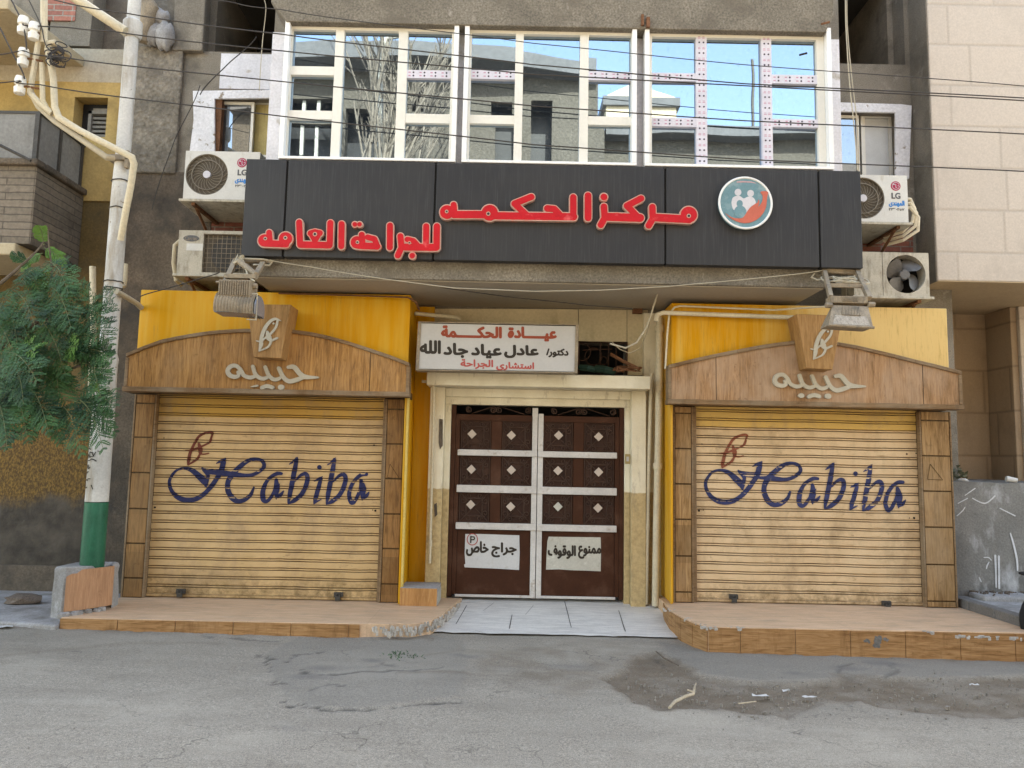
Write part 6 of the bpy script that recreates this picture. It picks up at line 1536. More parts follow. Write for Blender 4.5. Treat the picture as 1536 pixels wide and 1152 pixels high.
# pen scribbles on the white paint
sb = MB(); rs_ = random.Random(41)
def scrib(u, v, w_, h_, n):
    pts = [(u+w_*(i/(n-1)-.5)+rs_.uniform(-1, 1), v+rs_.uniform(-h_, h_), rs_.uniform(1.0, 2.0)) for i in range(n)]
    stroke(sb, pts, lambda a, b: (P(a, b, PY).x, P(a, b, PY).z), PY, 0, 4)
for a in ((133,673,6,2,4),(136,681,16,3,8),(136,690,18,2,7),(131,700,8,4,5),(129,709,7,3,4),(130,720,12,2,5),(127,730,3,5,3),(139,728,2,6,3),(150,676,5,2,3),(137,684,12,3,7)): scrib(*a)
sb.v = [(x, pyc-math.sqrt(max(.0002, .1125**2-(x-px_)**2))-.002+(y-PY), z) for x, y, z in sb.v]
sb.build('pen_scribble', T['ink_black'], up)
# plinth block round the foot of the pole
pb = thing('pole_plinth', (px_, pyc, 0), 'cement block faced with one salmon tile round the foot of the pole', 'plinth')
zt = Z(125, 853, 7.75); pf = lambda u, v: (PZ(u, v, 0).x, PZ(u, v, 0).y)
plan = [pf(76, 917), pf(92, 920), pf(130, 918), pf(168, 907), (pf(168, 907)[0]+.075, 8.1), (pf(168, 907)[0]+.05, 8.3), (px_-.1, 8.3), (pf(76, 917)[0]-.0, 8.22)]
m = MB(); rk = random.Random(6); n = len(plan)
vs = []; lev = [(-.06, 1.03), (.15, 1.0), (.33, .98), (zt-.03, .97), (zt, .93)]; cxp = sum(p[0] for p in plan)/n; cyp = sum(p[1] for p in plan)/n
for z, k in lev:
    for p in plan: vs.append((cxp+(p[0]-cxp)*k+rk.uniform(-.01, .01), cyp+(p[1]-cyp)*k+rk.uniform(-.01, .01), z+rk.uniform(-.008, .008)))
m.add(vs, [(i*n+j, i*n+(j+1) % n, (i+1)*n+(j+1) % n, (i+1)*n+j) for i in range(len(lev)-1) for j in range(n)]+[tuple(range((len(lev)-1)*n, len(lev)*n))])
m.build('cement_core', T['pave'], pb, bevel=.012)
Q = [PZ(97, 918, .03), PZ(167, 908, .03)]; tl_ = MB(); vs = []; n2 = 8
for i in range(n2+1):
    s_ = i/n2; p = Q[0].lerp(Q[1], s_); bow = -.05*math.sin(PI*s_)-.02
    notch = .06 if s_ < .12 else (.035 if s_ < .26 else .0)
    for z in (.035, zt-.012-notch): vs.append((p.x, p.y+bow, z)); vs.append((p.x, p.y+bow+.03, z))
fs = []
for i in range(n2):
    a = i*4; b = a+4; fs += [(a, b, b+2, a+2), (a+1, a+3, b+3, b+1), (a+2, b+2, b+3, a+3), (a, a+1, b+1, b)]
fs += [(0, 2, 3, 1), (n2*4, n2*4+1, n2*4+3, n2*4+2)]
tl_.add(vs, fs).build('salmon_tile', T['plinth_tile'], pb)
gm = MB()
for k in range(26):
    s_ = rk.random(); p = Q[0].lerp(Q[1], s_); r1 = rk.uniform(.012, .03)
    gm.slab([(p.x+r1*1.5*math.cos(j*PI/3), p.y-.12+.05*abs(s_-.5)+r1*math.sin(j*PI/3)) for j in range(6)], -.01, rk.uniform(.008, .04))
gm.build('mortar_skirt', T['pave'], pb, bevel=.005)
# ---------------------------------------------------------------- neighbours
NB = FY+.06
nb = thing('neighbour_building', (-6.5, NB, -.1), 'weathered building with a boxed balcony and gold textured plaster behind the feathery tree', 'building')
ex = X(170, 400, NB); WX0 = -11
def band(name, v0, v1, mt, u=80, y=NB, x0=WX0, x1=ex): 
    zt_, zb_ = Z(u, v0, y), Z(u, v1, y); return MB().box(x0, x1, y, y+.3, zb_, zt_).build(name, mt, nb)
zb = [Z(80, v, NB) for v in (72, 122, 300, 420, 600)]
wx0, wx1, wz0, wz1 = X(110, 175, NB), X(160, 175, NB), Z(130, 205, NB), Z(130, 146, NB)
MB().box(WX0, ex, NB, NB+.3, zb[1], zb[0]).build('beige_wall', T['mud_beige'], nb)
m = MB(); holed_wall(m, WX0, ex, zb[2], zb[1]-.001, NB, NB+.3, [(wx0, wx1, wz0, wz1)]); m.build('yellow_wall', T['mud_yellow'], nb)
MB().box(WX0, ex, NB+.02, NB+.3, zb[4], zb[2]-.001).build('dark_wall', T['olive_dark'], nb)
MB().box(WX0, ex, NB, NB+.3, -.3, zb[4]-.001).build('gold_wall', T['gold'], nb)
MB().box(WX0, ex, NB-.05, NB-.001, -.3, Z(80, 848, NB)).build('base_course', T['concrete_dark'], nb, bevel=.01)
m = MB().box(WX0, X(72, 20, NB), NB+.0, NB+.3, zb[0]+.001, 8.2).box(X(110, 20, NB), ex, NB+.4, NB+.6, zb[0]+.001, 8.2); m.split('upper_wall', T['concrete'], nb)
MB().pbox(72, -40, 112, 31, NB-.01, NB+.3).build('brick_infill', T['brick_pink'], nb)
MB().pbox(112, -40, 134, 69, NB, NB+.3).build('pier', T['concrete'], nb); MB().pbox(76, 32, 111, 69, NB+.01, NB+.3).build('brick_infill', T['concrete'], nb)
MB().box(X(134, 20, NB), X(186, 20, NB), NB+.9, NB+1.0, zb[0]-.1, 8.1).build('brick_infill', T['brick'], nb)
MB().box(WX0, ex, NB+1.5, NB+1.6, 0, 8.1).build('interior', T['dark_room'], nb)
wn = MB(); wn.box(wx0, wx1, NB+.2, NB+.21, wz0, wz1); wo = wn.build('window', T['opp_dark'], nb)
lv = MB(); 
for i in range(8): z = wz0+(wz1-wz0)*(i+.5)/9; lv.box(wx0+.16, wx1-.01, NB+.15, NB+.19, z-.02, z+.012)
lv.box(wx0+.12, wx0+.16, NB+.12, NB+.19, wz0, wz1-.12); lv.box(wx0+.12, wx1, NB+.12, NB+.19, wz1-.16, wz1-.12); lv.build('louvre', T['grey_sheet'], wo)
# boxed balcony
by0 = 8.4; bx1 = X(58, 200, by0); bt, bl, bb, bs = Z(40, 169, by0), Z(40, 243, by0), Z(40, 366, by0), Z(30, 384, by0)
bal = MB(); bal.box(WX0, bx1-.0, by0, NB-.001, bb, bl); bo = bal.build('balcony', T['plank'], nb, bevel=.008)
MB().box(bx1+.001, bx1+.012, by0+.005, NB-.002, bb, bl-.06).build('side_planking', T['plank_side'], bo)
sp = MB(); sp.box(WX0, bx1-.04, by0+.03, by0+.05, bl+.03, bt); sp.box(bx1-.05, bx1-.03, by0+.03, NB-.002, bl+.03, bt); so_ = sp.build('sheet_parapet', T['grey_sheet'], bo)
ps_ = MB(); 
for (x, y) in [(bx1-.035, by0+.035), (bx1-.03, by0+.45), (bx1-.03, NB-.05)]: ps_.box(x-.03, x+.02, y-.02, y+.02, bl+.03, bt+.02)
ps_.box(WX0, bx1, by0+.02, by0+.06, bt, bt+.03); ps_.box(bx1-.06, bx1-.01, by0+.065, NB-.002, bt, bt+.03); ps_.build('parapet_post', T['dark_metal'], so_)
lg = MB(); lg.box(WX0, bx1+.05, by0-.06, by0+.12, bl-.05, bl+.03); lg.box(bx1-.08, bx1+.06, by0+.121, NB-.002, bl-.05, bl+.03); lg.build('ledge', T['concrete_dark'], bo, bevel=.02)
MB().box(WX0, bx1-.12, by0-.05, NB-.003, bs, bb-.001).build('balcony_slab', T['beige_slab'], bo, bevel=.015)
tr_ = MB().tube([P(0, 218, 8.2), P(46, 241, 8.25)], .018, 5); tr_.build('handrail', T['dark_metal'], bo)
us = MB(); us.prism([(WX0, Z(0, 13, 8.1)), (X(12, 13, 8.1), Z(12, 13, 8.1)), (X(12, 13, 8.1), Z(12, -30, 8.1)), (WX0, Z(0, -30, 8.1))], 8.1, 8.15)
q0, q1 = P(12, 13, 8.1), P(66, 100, NB)
us.add([(WX0, 8.151, q0.z), (q0.x, 8.151, q0.z), (q0.x+.15, NB, q0.z), (WX0, NB, q0.z), (WX0, 8.151, q0.z+.12), (q0.x, 8.151, q0.z+.12), (q0.x+.15, NB, q0.z+.12), (WX0, NB, q0.z+.12)], [(0,3,2,1),(4,5,6,7),(0,1,5,4),(1,2,6,5),(2,3,7,6),(3,0,4,7)])
us.build('upper_balcony', T['beige_slab'], nb, bevel=.01)
# stone building at the right
RY = 8.88; rx0 = X(1402, 300, RY); rz0 = (Z(1404, 421, RY)+Z(1536, 425, RY))/2; RB = 10.75
sb_ = thing('stone_building', (8, RB, 0), 'pale pink stone block building whose upper storey overhangs the retaining wall', 'building')
MB().box(rx0, 14, RY, RB+.3, rz0+.012, 8.3).build('upper_wall', T['stone_pink'], sb_, bevel=.01)
MB().box(rx0+.005, 14, RY+.005, RB+.3, rz0, rz0+.011).build('soffit', T['stone_soffit'], sb_)
MB().box(rx0-.013, rx0-.001, RY+.01, FY-.003, rz0, 8.2).build('cement_cheek', T['concrete'], sb_)
MB().box(4.95, 14, RB, RB+.3, 0, rz0-.001).build('recess_wall', T['stone_tan'], sb_)
pxl, pxr = X(1484, 600, RB), X(1521, 600, 10.2)
MB().box(pxr, pxr+.09, 10.2, RB-.001, .2, rz0-.001).build('pillar', T['stone_tan_side'], sb_, bevel=.01); MB().box(pxr+.091, pxr+1.2, 10.15, RB-.001, .2, rz0-.001).build('pillar', T['stone_pink'], sb_, bevel=.01)
# limewashed retaining wall
WY = 8.96; wt = Z(1480, 724, WY)
m = MB(); xs_ = [X(1428, 800, WY)+i*.12 for i in range(60)]; rwl = random.Random(9); vs = []
for i, x in enumerate(xs_):
    h = wt+rwl.uniform(-.012, .012); vs += [(x, WY+rwl.uniform(-.004, .004), -.1), (x, WY+rwl.uniform(-.004, .004), h), (x, RB-.002, h+.02), (x, RB-.002, -.1)]
m.add(vs, [(i*4+j, i*4+4+j, i*4+5+j, i*4+1+j) for i in range(59) for j in range(3)]+[(0, 1, 2, 3), (59*4, 59*4+3, 59*4+2, 59*4+1)])
rw_ = m.build('retaining_wall', T['wall_grey']); tag(rw_, 'rough grey retaining wall with white limewash smears beside the right shopfront', 'wall')
cvw = zoomconv(1380, 800, 7.2, WY-.006); lm = MB()
for s in [[(812,240,22),(818,420,20),(822,580,16)],[(850,250,24),(852,420,20),(854,590,22)],[(975,0,14),(1010,120,20),(1045,280,22),(1052,400,14)],[(745,310,10),(725,350,16),(718,380,10)],[(690,260,8),(740,262,12),(770,290,8)],[(640,480,12),(660,520,12)]]: stroke(lm, s, cvw, WY-.006, 0, 5)
cv2 = zoomconv(960, 740, 2.667, WY-.006)
for s in [[(1268,90,3),(1290,70,4),(1300,55,3)],[(1272,40,3),(1310,20,4)],[(1330,20,4),(1380,40,5),(1420,10,5)],[(1440,60,4),(1500,90,5)],[(1300,8,3),(1340,-20,4)]]: stroke(lm, s, cv2, WY-.006, 0, 5)
lm.build('lime_drips', T['lime'], rw_)
# rubble and litter along the wall, footing step
fo = MB(); fo.box(XE+.2, 8, 8.62, WY-.003, .1, .215); o = fo.build('footing', T['pave'], rw_, bevel=.03)
rl = random.Random(21)
def stone_mesh(r, flat=.6, seed=0):
    q = random.Random(seed); bm = bmesh.new(); bmesh.ops.create_icosphere(bm, subdivisions=2, radius=r)
    for v in bm.verts: k = 1+q.uniform(-.22, .22); v.co = Vector((v.co.x*k*1.2, v.co.y*k, v.co.z*k*flat))
    m = MB(); bm.verts.index_update(); m.v = [tuple(v.co) for v in bm.verts]; m.f = [tuple(v.index for v in f.verts) for f in bm.faces]; bm.free(); return m
dm = MB()
for k in range(160):
    x = rl.uniform(XE+.22, 6.6); y = WY-.02-abs(rl.gauss(0, .09)); r1 = rl.uniform(.006, .022); z = .215
    dm.slab([(x+r1*rl.uniform(.6, 1.3)*math.cos(j*PI/2.5+k), y+r1*rl.uniform(.6, 1.2)*math.sin(j*PI/2.5+k)) for j in range(5)], z, z+r1*.8)
o = dm.build('leaf_litter', T['stone'], smooth=False); tag(o, kind='stuff', label='dry leaf and grit litter along the foot of the retaining wall')
def rock(x, y, z, r, mt, label, cat='stone', flat=.6, seed=0, name='stone', group=None, sx=1):
    m = stone_mesh(r, flat, seed); m.v = [(p[0]*sx+x, p[1]+y, p[2]+z+r*flat*.75) for p in m.v]; o = m.build(name, mt); tag(o, label, cat, group); return o
p = PZ(34, 905, -.055); rock(p.x, p.y, -.055, .125, T['stone'], 'flat brown rock on the pavement left of the pole plinth', flat=.45, seed=1, sx=1.35)
p = P(1446, 722, WY+.1); rock(p.x, WY+.12, wt, .05, T['paper'], 'white lump of litter on top of the retaining wall near the shopfront', 'litter', .5, 2, 'litter_lump')
p = P(1516, 726, WY+.1); cpz = MB().tube([(p.x-.05, WY+.1, wt+.05), (p.x+.06, WY+.08, wt+.03)], [.035, .03], 10); o = cpz.build('paper_cup', T['paper']); tag(o, 'white paper cup lying on top of the retaining wall', 'cup')
p = P(1436, 706, WY+.25); pm_ = MB(); 
for k in range(26):
    a = rl.uniform(0, 6.3); q = Vector((p.x+rl.uniform(-.05, .09), WY+.3+rl.uniform(-.1, .1), wt+rl.uniform(.02, .20))); d = Vector((math.cos(a), .3, math.sin(a)))*.04; e = Vector((-d.z, 0, d.x))*.45
    pm_.add([tuple(q-d), tuple(q+e), tuple(q+d), tuple(q-e)], [(0,1,2,3)])
pm_.tube([(p.x-.03, WY+.3, wt), (p.x, WY+.3, wt+.14)], .006, 5)
o = pm_.build('dry_weed', T['leaf_dull']); tag(o, 'small dry weed growing on the retaining wall beside the shopfront', 'plant')
# motorcycle whose front pokes in at the right edge
my = 7.62; mx = X(1536, 870, my)
mc = thing('motorcycle', (mx+.75, my, .0), 'black motorcycle beside the kerb near the limewashed retaining wall', 'motorcycle')
gz = zroad(mx)
mc.location.z = gz; ORG[mc.name] = Vector((mx+.75, my, gz))
def wheel(cx_, nm):
    m = MB(); R_ = .29; k = 28
    m.tube([(cx_+R_*math.cos(2*PI*i/k), my, gz+R_+.055+R_*math.sin(2*PI*i/k)) for i in range(k+1)], .05, 8); w_ = m.build('wheel', T['tyre'], mc)
    s = MB(); s.tube([(cx_+.24*math.cos(2*PI*i/k), my, gz+R_+.055+.24*math.sin(2*PI*i/k)) for i in range(k+1)], .014, 6)
    for i in range(14): s.tube([(cx_, my, gz+R_+.055), (cx_+.24*math.cos(2*PI*i/14), my, gz+R_+.055+.24*math.sin(2*PI*i/14))], .004, 4)
    s.tube([(cx_, my-.06, gz+R_+.055), (cx_, my+.06, gz+R_+.055)], .05, 10); s.build('rim', T['metal_grey'], w_)
wheel(mx+.28, 'a'); wheel(mx+1.5, 'b')
m = MB(); m.tube([(mx+.28, my-.08, gz+.34), (mx+.5, my-.08, gz+.95)], .022, 8); m.tube([(mx+.28, my+.08, gz+.34), (mx+.5, my+.08, gz+.95)], .022, 8); m.build('fork', T['metal_grey'], mc)
m = MB(); m.tube([(mx+.52, my, gz+.9), (mx+.9, my, gz+.45), (mx+1.3, my, gz+.5), (mx+1.5, my, gz+.34)], .03, 8); m.tube([(mx+.5, my, gz+.8), (mx+1.6, my, gz+.75)], .03, 8); m.build('frame', T['tyre'], mc)
m = MB(); m.lathe([(.02, gz+.72), (.14, gz+.76), (.17, gz+.86), (.12, gz+.95), (.02, gz+.97)], mx+.78, my, 16); m.build('fuel_tank', T['lg_red'], mc)
m = MB().box(mx+.98, mx+1.7, my-.12, my+.12, gz+.78, gz+.86); m.build('seat', T['tyre'], mc, bevel=.03)
m = MB(); m.tube([(mx+.62, my-.34, gz+1.06), (mx+.52, my-.1, gz+1.02), (mx+.52, my+.1, gz+1.02), (mx+.62, my+.34, gz+1.06)], .014, 8); m.build('handlebar', T['metal_grey'], mc)
m = MB(); m.lathe([(.11, gz+.88), (.11, gz+.98), (.02, gz+1.02)], mx+.42, my, 14); m.build('headlight', T['lamp_glass'], mc)
q_ = P(1524, 858.5, my); m = MB(); m.tube([(q_.x, my-.05, q_.z), (q_.x+.06, my-.04, q_.z-.005), (q_.x+.2, my, q_.z-.02), (mx+.5, my, gz+.78)], [.012, .022, .024, .02], 8); m.build('front_mudguard', T['tyre'], mc)
q_ = P(1533, 903, my); m = MB(); m.tube([(q_.x, my-.1, q_.z), (q_.x+.05, my-.1, q_.z-.08), (q_.x+.1, my-.1, q_.z-.02), (q_.x+.25, my-.05, q_.z+.05)], .014, 8); m.tube([(P(1531, 928, my).x, my-.06, P(1531, 928, my).z), (q_.x+.3, my-.05, q_.z-.1)], .03, 8); m.build('crash_bar', T['tyre'], mc)

# ---------------------------------------------------------------- feathery tree reaching in at the left
TY = 6.7
tx = X(-250, 600, TY)
tree = thing('feathery_tree', (tx, TY, zroad(tx)), 'dark green feathery leaved tree hanging in front of the white utility pole', 'tree')
tm = MB(); zb_ = zroad(tx)
tm.tube([(tx, TY, zb_-.1), (tx+.03, TY, zb_+.8), (tx+.12, TY+.02, zb_+1.7), (tx+.16, TY+.04, zb_+2.5), (tx+.1, TY+.05, zb_+3.6)], [.14, .12, .10, .085, .05], 10); tm.build('trunk', T['bark'], tree)
bmh = MB(); fronds = []
def branch(px, Ys, r0):
    pts = [Vector((tx+.14, TY+.03, zb_+px[0]))]+[P(u, v, y) for (u, v), y in zip(px[1:], Ys)]
    q = [Vector(a) for a in cr([tuple(p) for p in pts], 5)]
    bmh.tube(q, [r0*(1-.8*i/(len(q)-1)) for i in range(len(q))], 6); return q
rt_ = random.Random(31)
BR = [branch([1.9,(-60,640),(20,590),(80,560),(128,545)], [6.7,6.7,6.75,6.8], .035), branch([2.2,(-80,560),(0,520),(60,480),(112,470)], [6.7,6.65,6.7,6.75], .035),
      branch([2.5,(-90,480),(-20,440),(30,400),(66,362)], [6.7,6.7,6.75,6.8], .03), branch([1.7,(-40,690),(40,640),(95,612),(136,600)], [6.65,6.6,6.65,6.7], .03),
      branch([2.3,(-60,540),(30,470),(75,430),(72,345)], [6.8,6.9,6.9,6.9], .025), branch([1.6,(-80,720),(-20,680),(10,655)], [6.6,6.6,6.6], .025)]
bmh.build('branch', T['bark'], tree)
# fronds: (base px, tip px, depth, size, young)
FR = []
for (bu, bv, tu, tv, y, yo) in [(118,545,165,520,6.8,0),(118,545,160,560,6.75,0),(100,600,165,632,6.6,0),(108,606,158,612,6.65,0),(120,600,152,652,6.62,0),(95,610,120,660,6.6,0),(75,605,88,650,6.6,0),(60,605,48,650,6.6,0),(30,610,10,655,6.55,0),
  (20,620,-12,660,6.6,0),(60,560,110,575,6.7,0),(60,560,102,600,6.7,0),(40,580,70,625,6.65,0),(20,590,40,640,6.6,0),(30,560,75,530,6.75,0),(80,550,112,512,6.8,1),(95,520,140,497,6.85,0),(100,475,160,470,6.8,0),(108,470,160,500,6.75,0),
  (98,470,142,452,6.85,0),(90,470,130,425,6.85,0),(85,470,120,520,6.7,0),(70,475,100,435,6.9,0),(60,480,95,540,6.7,0),(40,500,60,545,6.65,0),(30,505,75,500,6.7,0),(10,520,30,565,6.6,0),(0,530,50,550,6.6,0),(0,515,40,480,6.7,0),
  (-10,540,-15,590,6.6,0),(-5,600,10,650,6.55,0),(66,368,60,338,6.95,1),(66,372,95,392,6.95,1),(64,380,36,398,6.95,1),(68,392,100,420,6.95,0),(60,400,30,420,6.9,0),(70,400,60,445,6.9,1),(72,420,110,432,6.9,0),(72,430,42,455,6.9,0),(74,430,104,470,6.85,0),
  (45,400,20,380,6.95,0),(40,405,62,440,6.85,0),(20,430,-5,470,6.8,0),(20,440,50,470,6.8,0),(0,450,-20,430,6.8,0),(10,455,25,500,6.75,0),(-20,470,20,520,6.7,0),(20,540,50,520,6.7,1),(25,560,35,590,6.6,0),(10,600,55,605,6.58,0),(50,600,90,640,6.6,0),(-20,620,20,610,6.55,0),(130,545,150,580,6.75,0),(130,470,165,440,6.9,0),(60,520,20,545,6.65,0),(140,600,166,600,6.66,0),(135,590,150,560,6.7,1)]:
    FR.append((bu, bv, tu, tv, y, yo))
lm_ = {0: MB(), 1: MB()}; stm = MB()
def frond(b, t, young, rnd):
    t = b+(t-b)*1.13; L = (t-b).length; d0 = (t-b).normalized(); n_ = 9
    pts = []
    for i in range(n_+1):
        s_ = i/n_; p = b.lerp(t, s_)+Vector((0, 0, -.16*L*s_*s_+.10*L*math.sin(PI*s_))); pts.append(p)
    stm.tube(pts, [.006*(1-.7*i/n_) for i in range(n_+1)], 4)
    side = d0.cross(Vector((0, -.9, .45))).normalized(); pl_n = side.cross(d0).normalized()
    M = lm_[young]
    npin = 10
    for k in range(npin):
        s_ = .14+.84*k/(npin-1); i = min(n_-1, int(s_*n_)); f = s_*n_-i; p = pts[i].lerp(pts[i+1], f); td = (pts[i+1]-pts[i]).normalized()
        for sg in (-1, 1):
            pl = L*.36*math.sin(PI*min(.96, .22+.72*s_))*rnd.uniform(.8, 1.15)
            dd = (side*sg*rnd.uniform(.8, 1)+td*rnd.uniform(.45, .8)+Vector((0, 0, -.28*rnd.random()))+pl_n*rnd.uniform(-.25, .25)).normalized()
            nl = 11; wv = dd.cross(pl_n).normalized()
            for q in range(nl):
                t_ = (q+.6)/nl; c = p+dd*pl*t_+Vector((0, 0, -.12*pl*t_*t_)); ll = pl*.23*math.sin(PI*min(.95, .18+.75*t_))+.004; lw = max(.007, pl/nl*.46)
                for s2 in (-1, 1):
                    e = (wv*s2+dd*.55+pl_n*rnd.uniform(-.35, .35)).normalized()*ll; w2 = dd*lw
                    M.add([tuple(c-w2*.4), tuple(c+e*.5-w2), tuple(c+e), tuple(c+e*.5+w2)], [(0,1,2,3)])
rx_ = random.Random(90)
for k in range(15):                                  # inner mass of the crown
    bu, bv = rx_.uniform(-60, 75), rx_.uniform(450, 600); a = rx_.uniform(-2.6, 1.0)
    FR.append((bu, bv, bu+62*math.cos(a)*rx_.uniform(.7, 1.1), bv-50*math.sin(a)*rx_.uniform(.5, 1.1)+14, rx_.uniform(6.6, 7.3), 0))
for k in range(9):
    bu, bv = rx_.uniform(60, 118), rx_.uniform(470, 610); a = rx_.uniform(-1.4, .7)
    FR.append((bu, bv, bu+48*math.cos(a), bv-46*math.sin(a)+8, rx_.uniform(6.65, 7.1), 0))
for (bu, bv, tu, tv, y, yo) in FR:
    frond(P(bu, bv, y), P(tu, tv, y-rt_.uniform(-.05, .30)), yo, rt_)
stm.build('leaf_stalk', T['twig'], tree); cw = lm_[0].build('crown', T['leaf'], tree); lm_[1].build('young_leaves', T['leaf_new'], tree)
# ---------------------------------------------------------------- litter on the road and platforms
tw = MB(); tp_ = [G(*p) for p in [(1004,1067),(1012,1058),(1028,1050),(1040,1046),(1042,1036),(1044,1030)]]
tw.tube([(x, y, zroad(x)+.025) for x, y in tp_], [.010, .012, .012, .012, .008, .005], 6); tw.tube([(tp_[3][0], tp_[3][1], zroad(0)+.025), (*G(1031,1044), zroad(0)+.03)], .006, 5)
o = tw.build('twig', T['stick']); tag(o, 'pale forked dry twig lying on the dirt patch of the road', 'twig', 'twigs on the road')
tw = MB(); tw.tube([(*G(984,981), zroad(1)+.02), (*G(996,992), zroad(1)+.025), (*G(1018,1003), zroad(1)+.02)], [.005, .008, .004], 6); o = tw.build('twig', T['stone']); tag(o, 'dark thin twig on the asphalt below the corner of the right platform', 'twig', 'twigs on the road')
tw = MB(); tw.tube([(*G(1108,1059), zroad(1)+.01), (*G(1122,1058), zroad(1)+.012), (*G(1134,1056), zroad(1)+.01)], .005, 6); o = tw.build('twig', T['stick']); tag(o, 'short pale twig beside the white paper scraps in the dirt patch', 'twig', 'twigs on the road')
def scrap(u, v, w_, d_, label, rot=0, z=None, mt='paper'):
    x, y = G(u, v); zz = (zroad(x)+.012) if z is None else z
    if z is not None: q = PZ(u, v, z); x, y = q.x, q.y
    m = MB(); vs = []
    for i in range(4):
        for j in range(3):
            a, b = (i/3-.5)*w_*rl.uniform(.85, 1.1), (j/2-.5)*d_*rl.uniform(.8, 1.1)
            vs.append((x+a*math.cos(rot)-b*math.sin(rot), y+a*math.sin(rot)+b*math.cos(rot), zz+rl.uniform(0, .018)))
    m.add(vs, [(i*3+j, i*3+3+j, i*3+4+j, i*3+1+j) for i in range(3) for j in range(2)]); o = m.build('paper_scrap', T[mt]); tag(o, label, 'litter', 'paper scraps on the ground'); return o
scrap(1140, 1047, .12, .05, 'flat whitish scrap in the dirt patch, nearest the pale twig')
scrap(1214, 1049, .11, .05, 'curled white scrap in the dirt patch below the right shutter', .2)
scrap(1179, 1040, .06, .03, 'tiny white scrap between the two larger scraps in the dirt patch')
scrap(1462, 1031, .07, .03, 'small pale scrap in the dirt near the right edge of the road')
scrap(6, 943, .14, .12, 'white crumpled paper at the far left edge of the road', .5)
scrap(1297, 904, .06, .05, 'small yellowish scrap at the foot of the right shutter', .3, ZRP+.004, 'sign_white')
# grit and crumbs scattered on the dirt patch
gr_ = MB(); rg2 = random.Random(77)
def grit(u, v, r1):
    x, y = G(u, v); z = zroad(x)-.004
    gr_.slab([(x+r1*rg2.uniform(.6, 1.3)*math.cos(j*PI/2.5), y+r1*rg2.uniform(.6, 1.3)*math.sin(j*PI/2.5)) for j in range(5)], z-.01, z+r1*.45+.005)
for k in range(380): grit(rg2.uniform(930, 1536), min(1078, max(1006, rg2.gauss(1042, 20))), abs(rg2.gauss(0, .0042))+.0018)
for k in range(90): grit(rg2.uniform(420, 960), rg2.uniform(955, 1075), rg2.uniform(.003, .008))
for k in range(60): grit(rg2.uniform(0, 1536), rg2.uniform(960, 1140), rg2.uniform(.002, .006))
for k in range(26):
    x, y = G(rg2.uniform(940, 1500), rg2.gauss(1046, 14)); r1 = rg2.uniform(.007, .015); z = zroad(x)-.006
    gr_.slab([(x+r1*rg2.uniform(.6, 1.5)*math.cos(j*PI/2.5), y+r1*rg2.uniform(.5, 1.1)*math.sin(j*PI/2.5)) for j in range(5)], z-.015, z+r1*.4+.004)
o = gr_.build('gravel', T['kerb_light'], smooth=False); tag(o, kind='stuff', label='pale grit and crumbs scattered on the dirt patch of the road')
wd = MB(); 
for k in range(60):
    x, y = G(rg2.gauss(600, 12), rg2.gauss(985, 3.5)); a = rg2.uniform(0, 6.3); l_ = rg2.uniform(.012, .03); z = zroad(x)+.012
    wd.add([(x-.006, y, z), (x+.006, y, z), (x+l_*math.cos(a), y+l_*math.sin(a), z+rg2.uniform(.005, .025))], [(0,1,2)])
o = wd.build('road_weeds', T['leaf']); tag(o, kind='stuff', label='tiny green weeds sprouting from the cracked asphalt patch')
# ---------------------------------------------------------------- the far side of the street, seen mirrored in the glazing
MIR = 2*GY
def VP(u, v, yv): return P(u, v, yv)                 # point on the mirrored plane at distance yv
def back_y(yv): return MIR-yv
yo = 22.0; by = back_y(yo)
ob = thing('opposite_building', (0, by-3, -.15), 'grey stuccoed building across the street, seen mirrored in the glazed bay', 'building')
r0 = VP(700, 106, yo).z; xa, xb = VP(300, 100, yo).x, VP(898, 100, yo).x
holes = []
def hole(u0, v0, u1, v1): a, b = VP(u0, v0, yo), VP(u1, v1, yo); holes.append((a.x, b.x, b.z, a.z))
hole(796, 148, 826, 260); hole(700, 150, 712, 176); hole(745, 148, 776, 245); hole(612, 140, 628, 172); hole(432, 140, 500, 172); hole(432, 184, 500, 245); hole(520, 165, 560, 250)
m = MB(); holed_wall(m, xa, xb, -.2, r0, by-.3, by, holes); m.build('wall', T['opp_stucco'], ob)
MB().box(xa, xb, by-8, by-.8, -.2, r0-.02).build('core', T['opp_dark'], ob)
m = MB(); n = 20; vs = []
for i in range(n+1):
    x = xa+(xb-xa)*i/n; bulge = .35+.5*math.sin(PI*i/n); zt_ = r0+.15+.25*math.sin(PI*i/n); vs += [(x, by+bulge, r0-.25+.2*math.sin(PI*i/n)), (x, by+bulge, zt_), (x, by-8, zt_), (x, by-8, r0-.24)]
m.add(vs, [(i*4+j, i*4+4+j, i*4+4+(j+1) % 4, i*4+(j+1) % 4) for i in range(n) for j in range(4)]+[(0,1,2,3), (n*4,n*4+3,n*4+2,n*4+1)]); m.build('cornice', T['opp_grey'], ob)
wn_ = MB()
for h in holes[4:6]:
    for t_ in (.3, .62): x = h[0]+(h[1]-h[0])*t_; wn_.box(x-.05, x+.05, by-.2, by-.1, h[2], h[3])
wn_.build('window_bar', T['opp_frame'], ob)
yo2 = 23.0; by2 = back_y(yo2); r2 = VP(1150, 214, yo2).z; lo = thing('low_building', (8, by2-3, -.15), 'lower grey stuccoed building across the street, mirrored at the right of the glazed bay', 'building')
MB().box(xb+.1, VP(1700, 200, yo2).x, by2-6, by2, -.2, r2).build('wall', T['opp_stucco'], lo); MB().box(xb+.1, VP(1700, 200, yo2).x, by2-6.2, by2+.5, r2+.001, r2+.3).build('roof_edge', T['opp_grey'], lo)
m = MB(); 
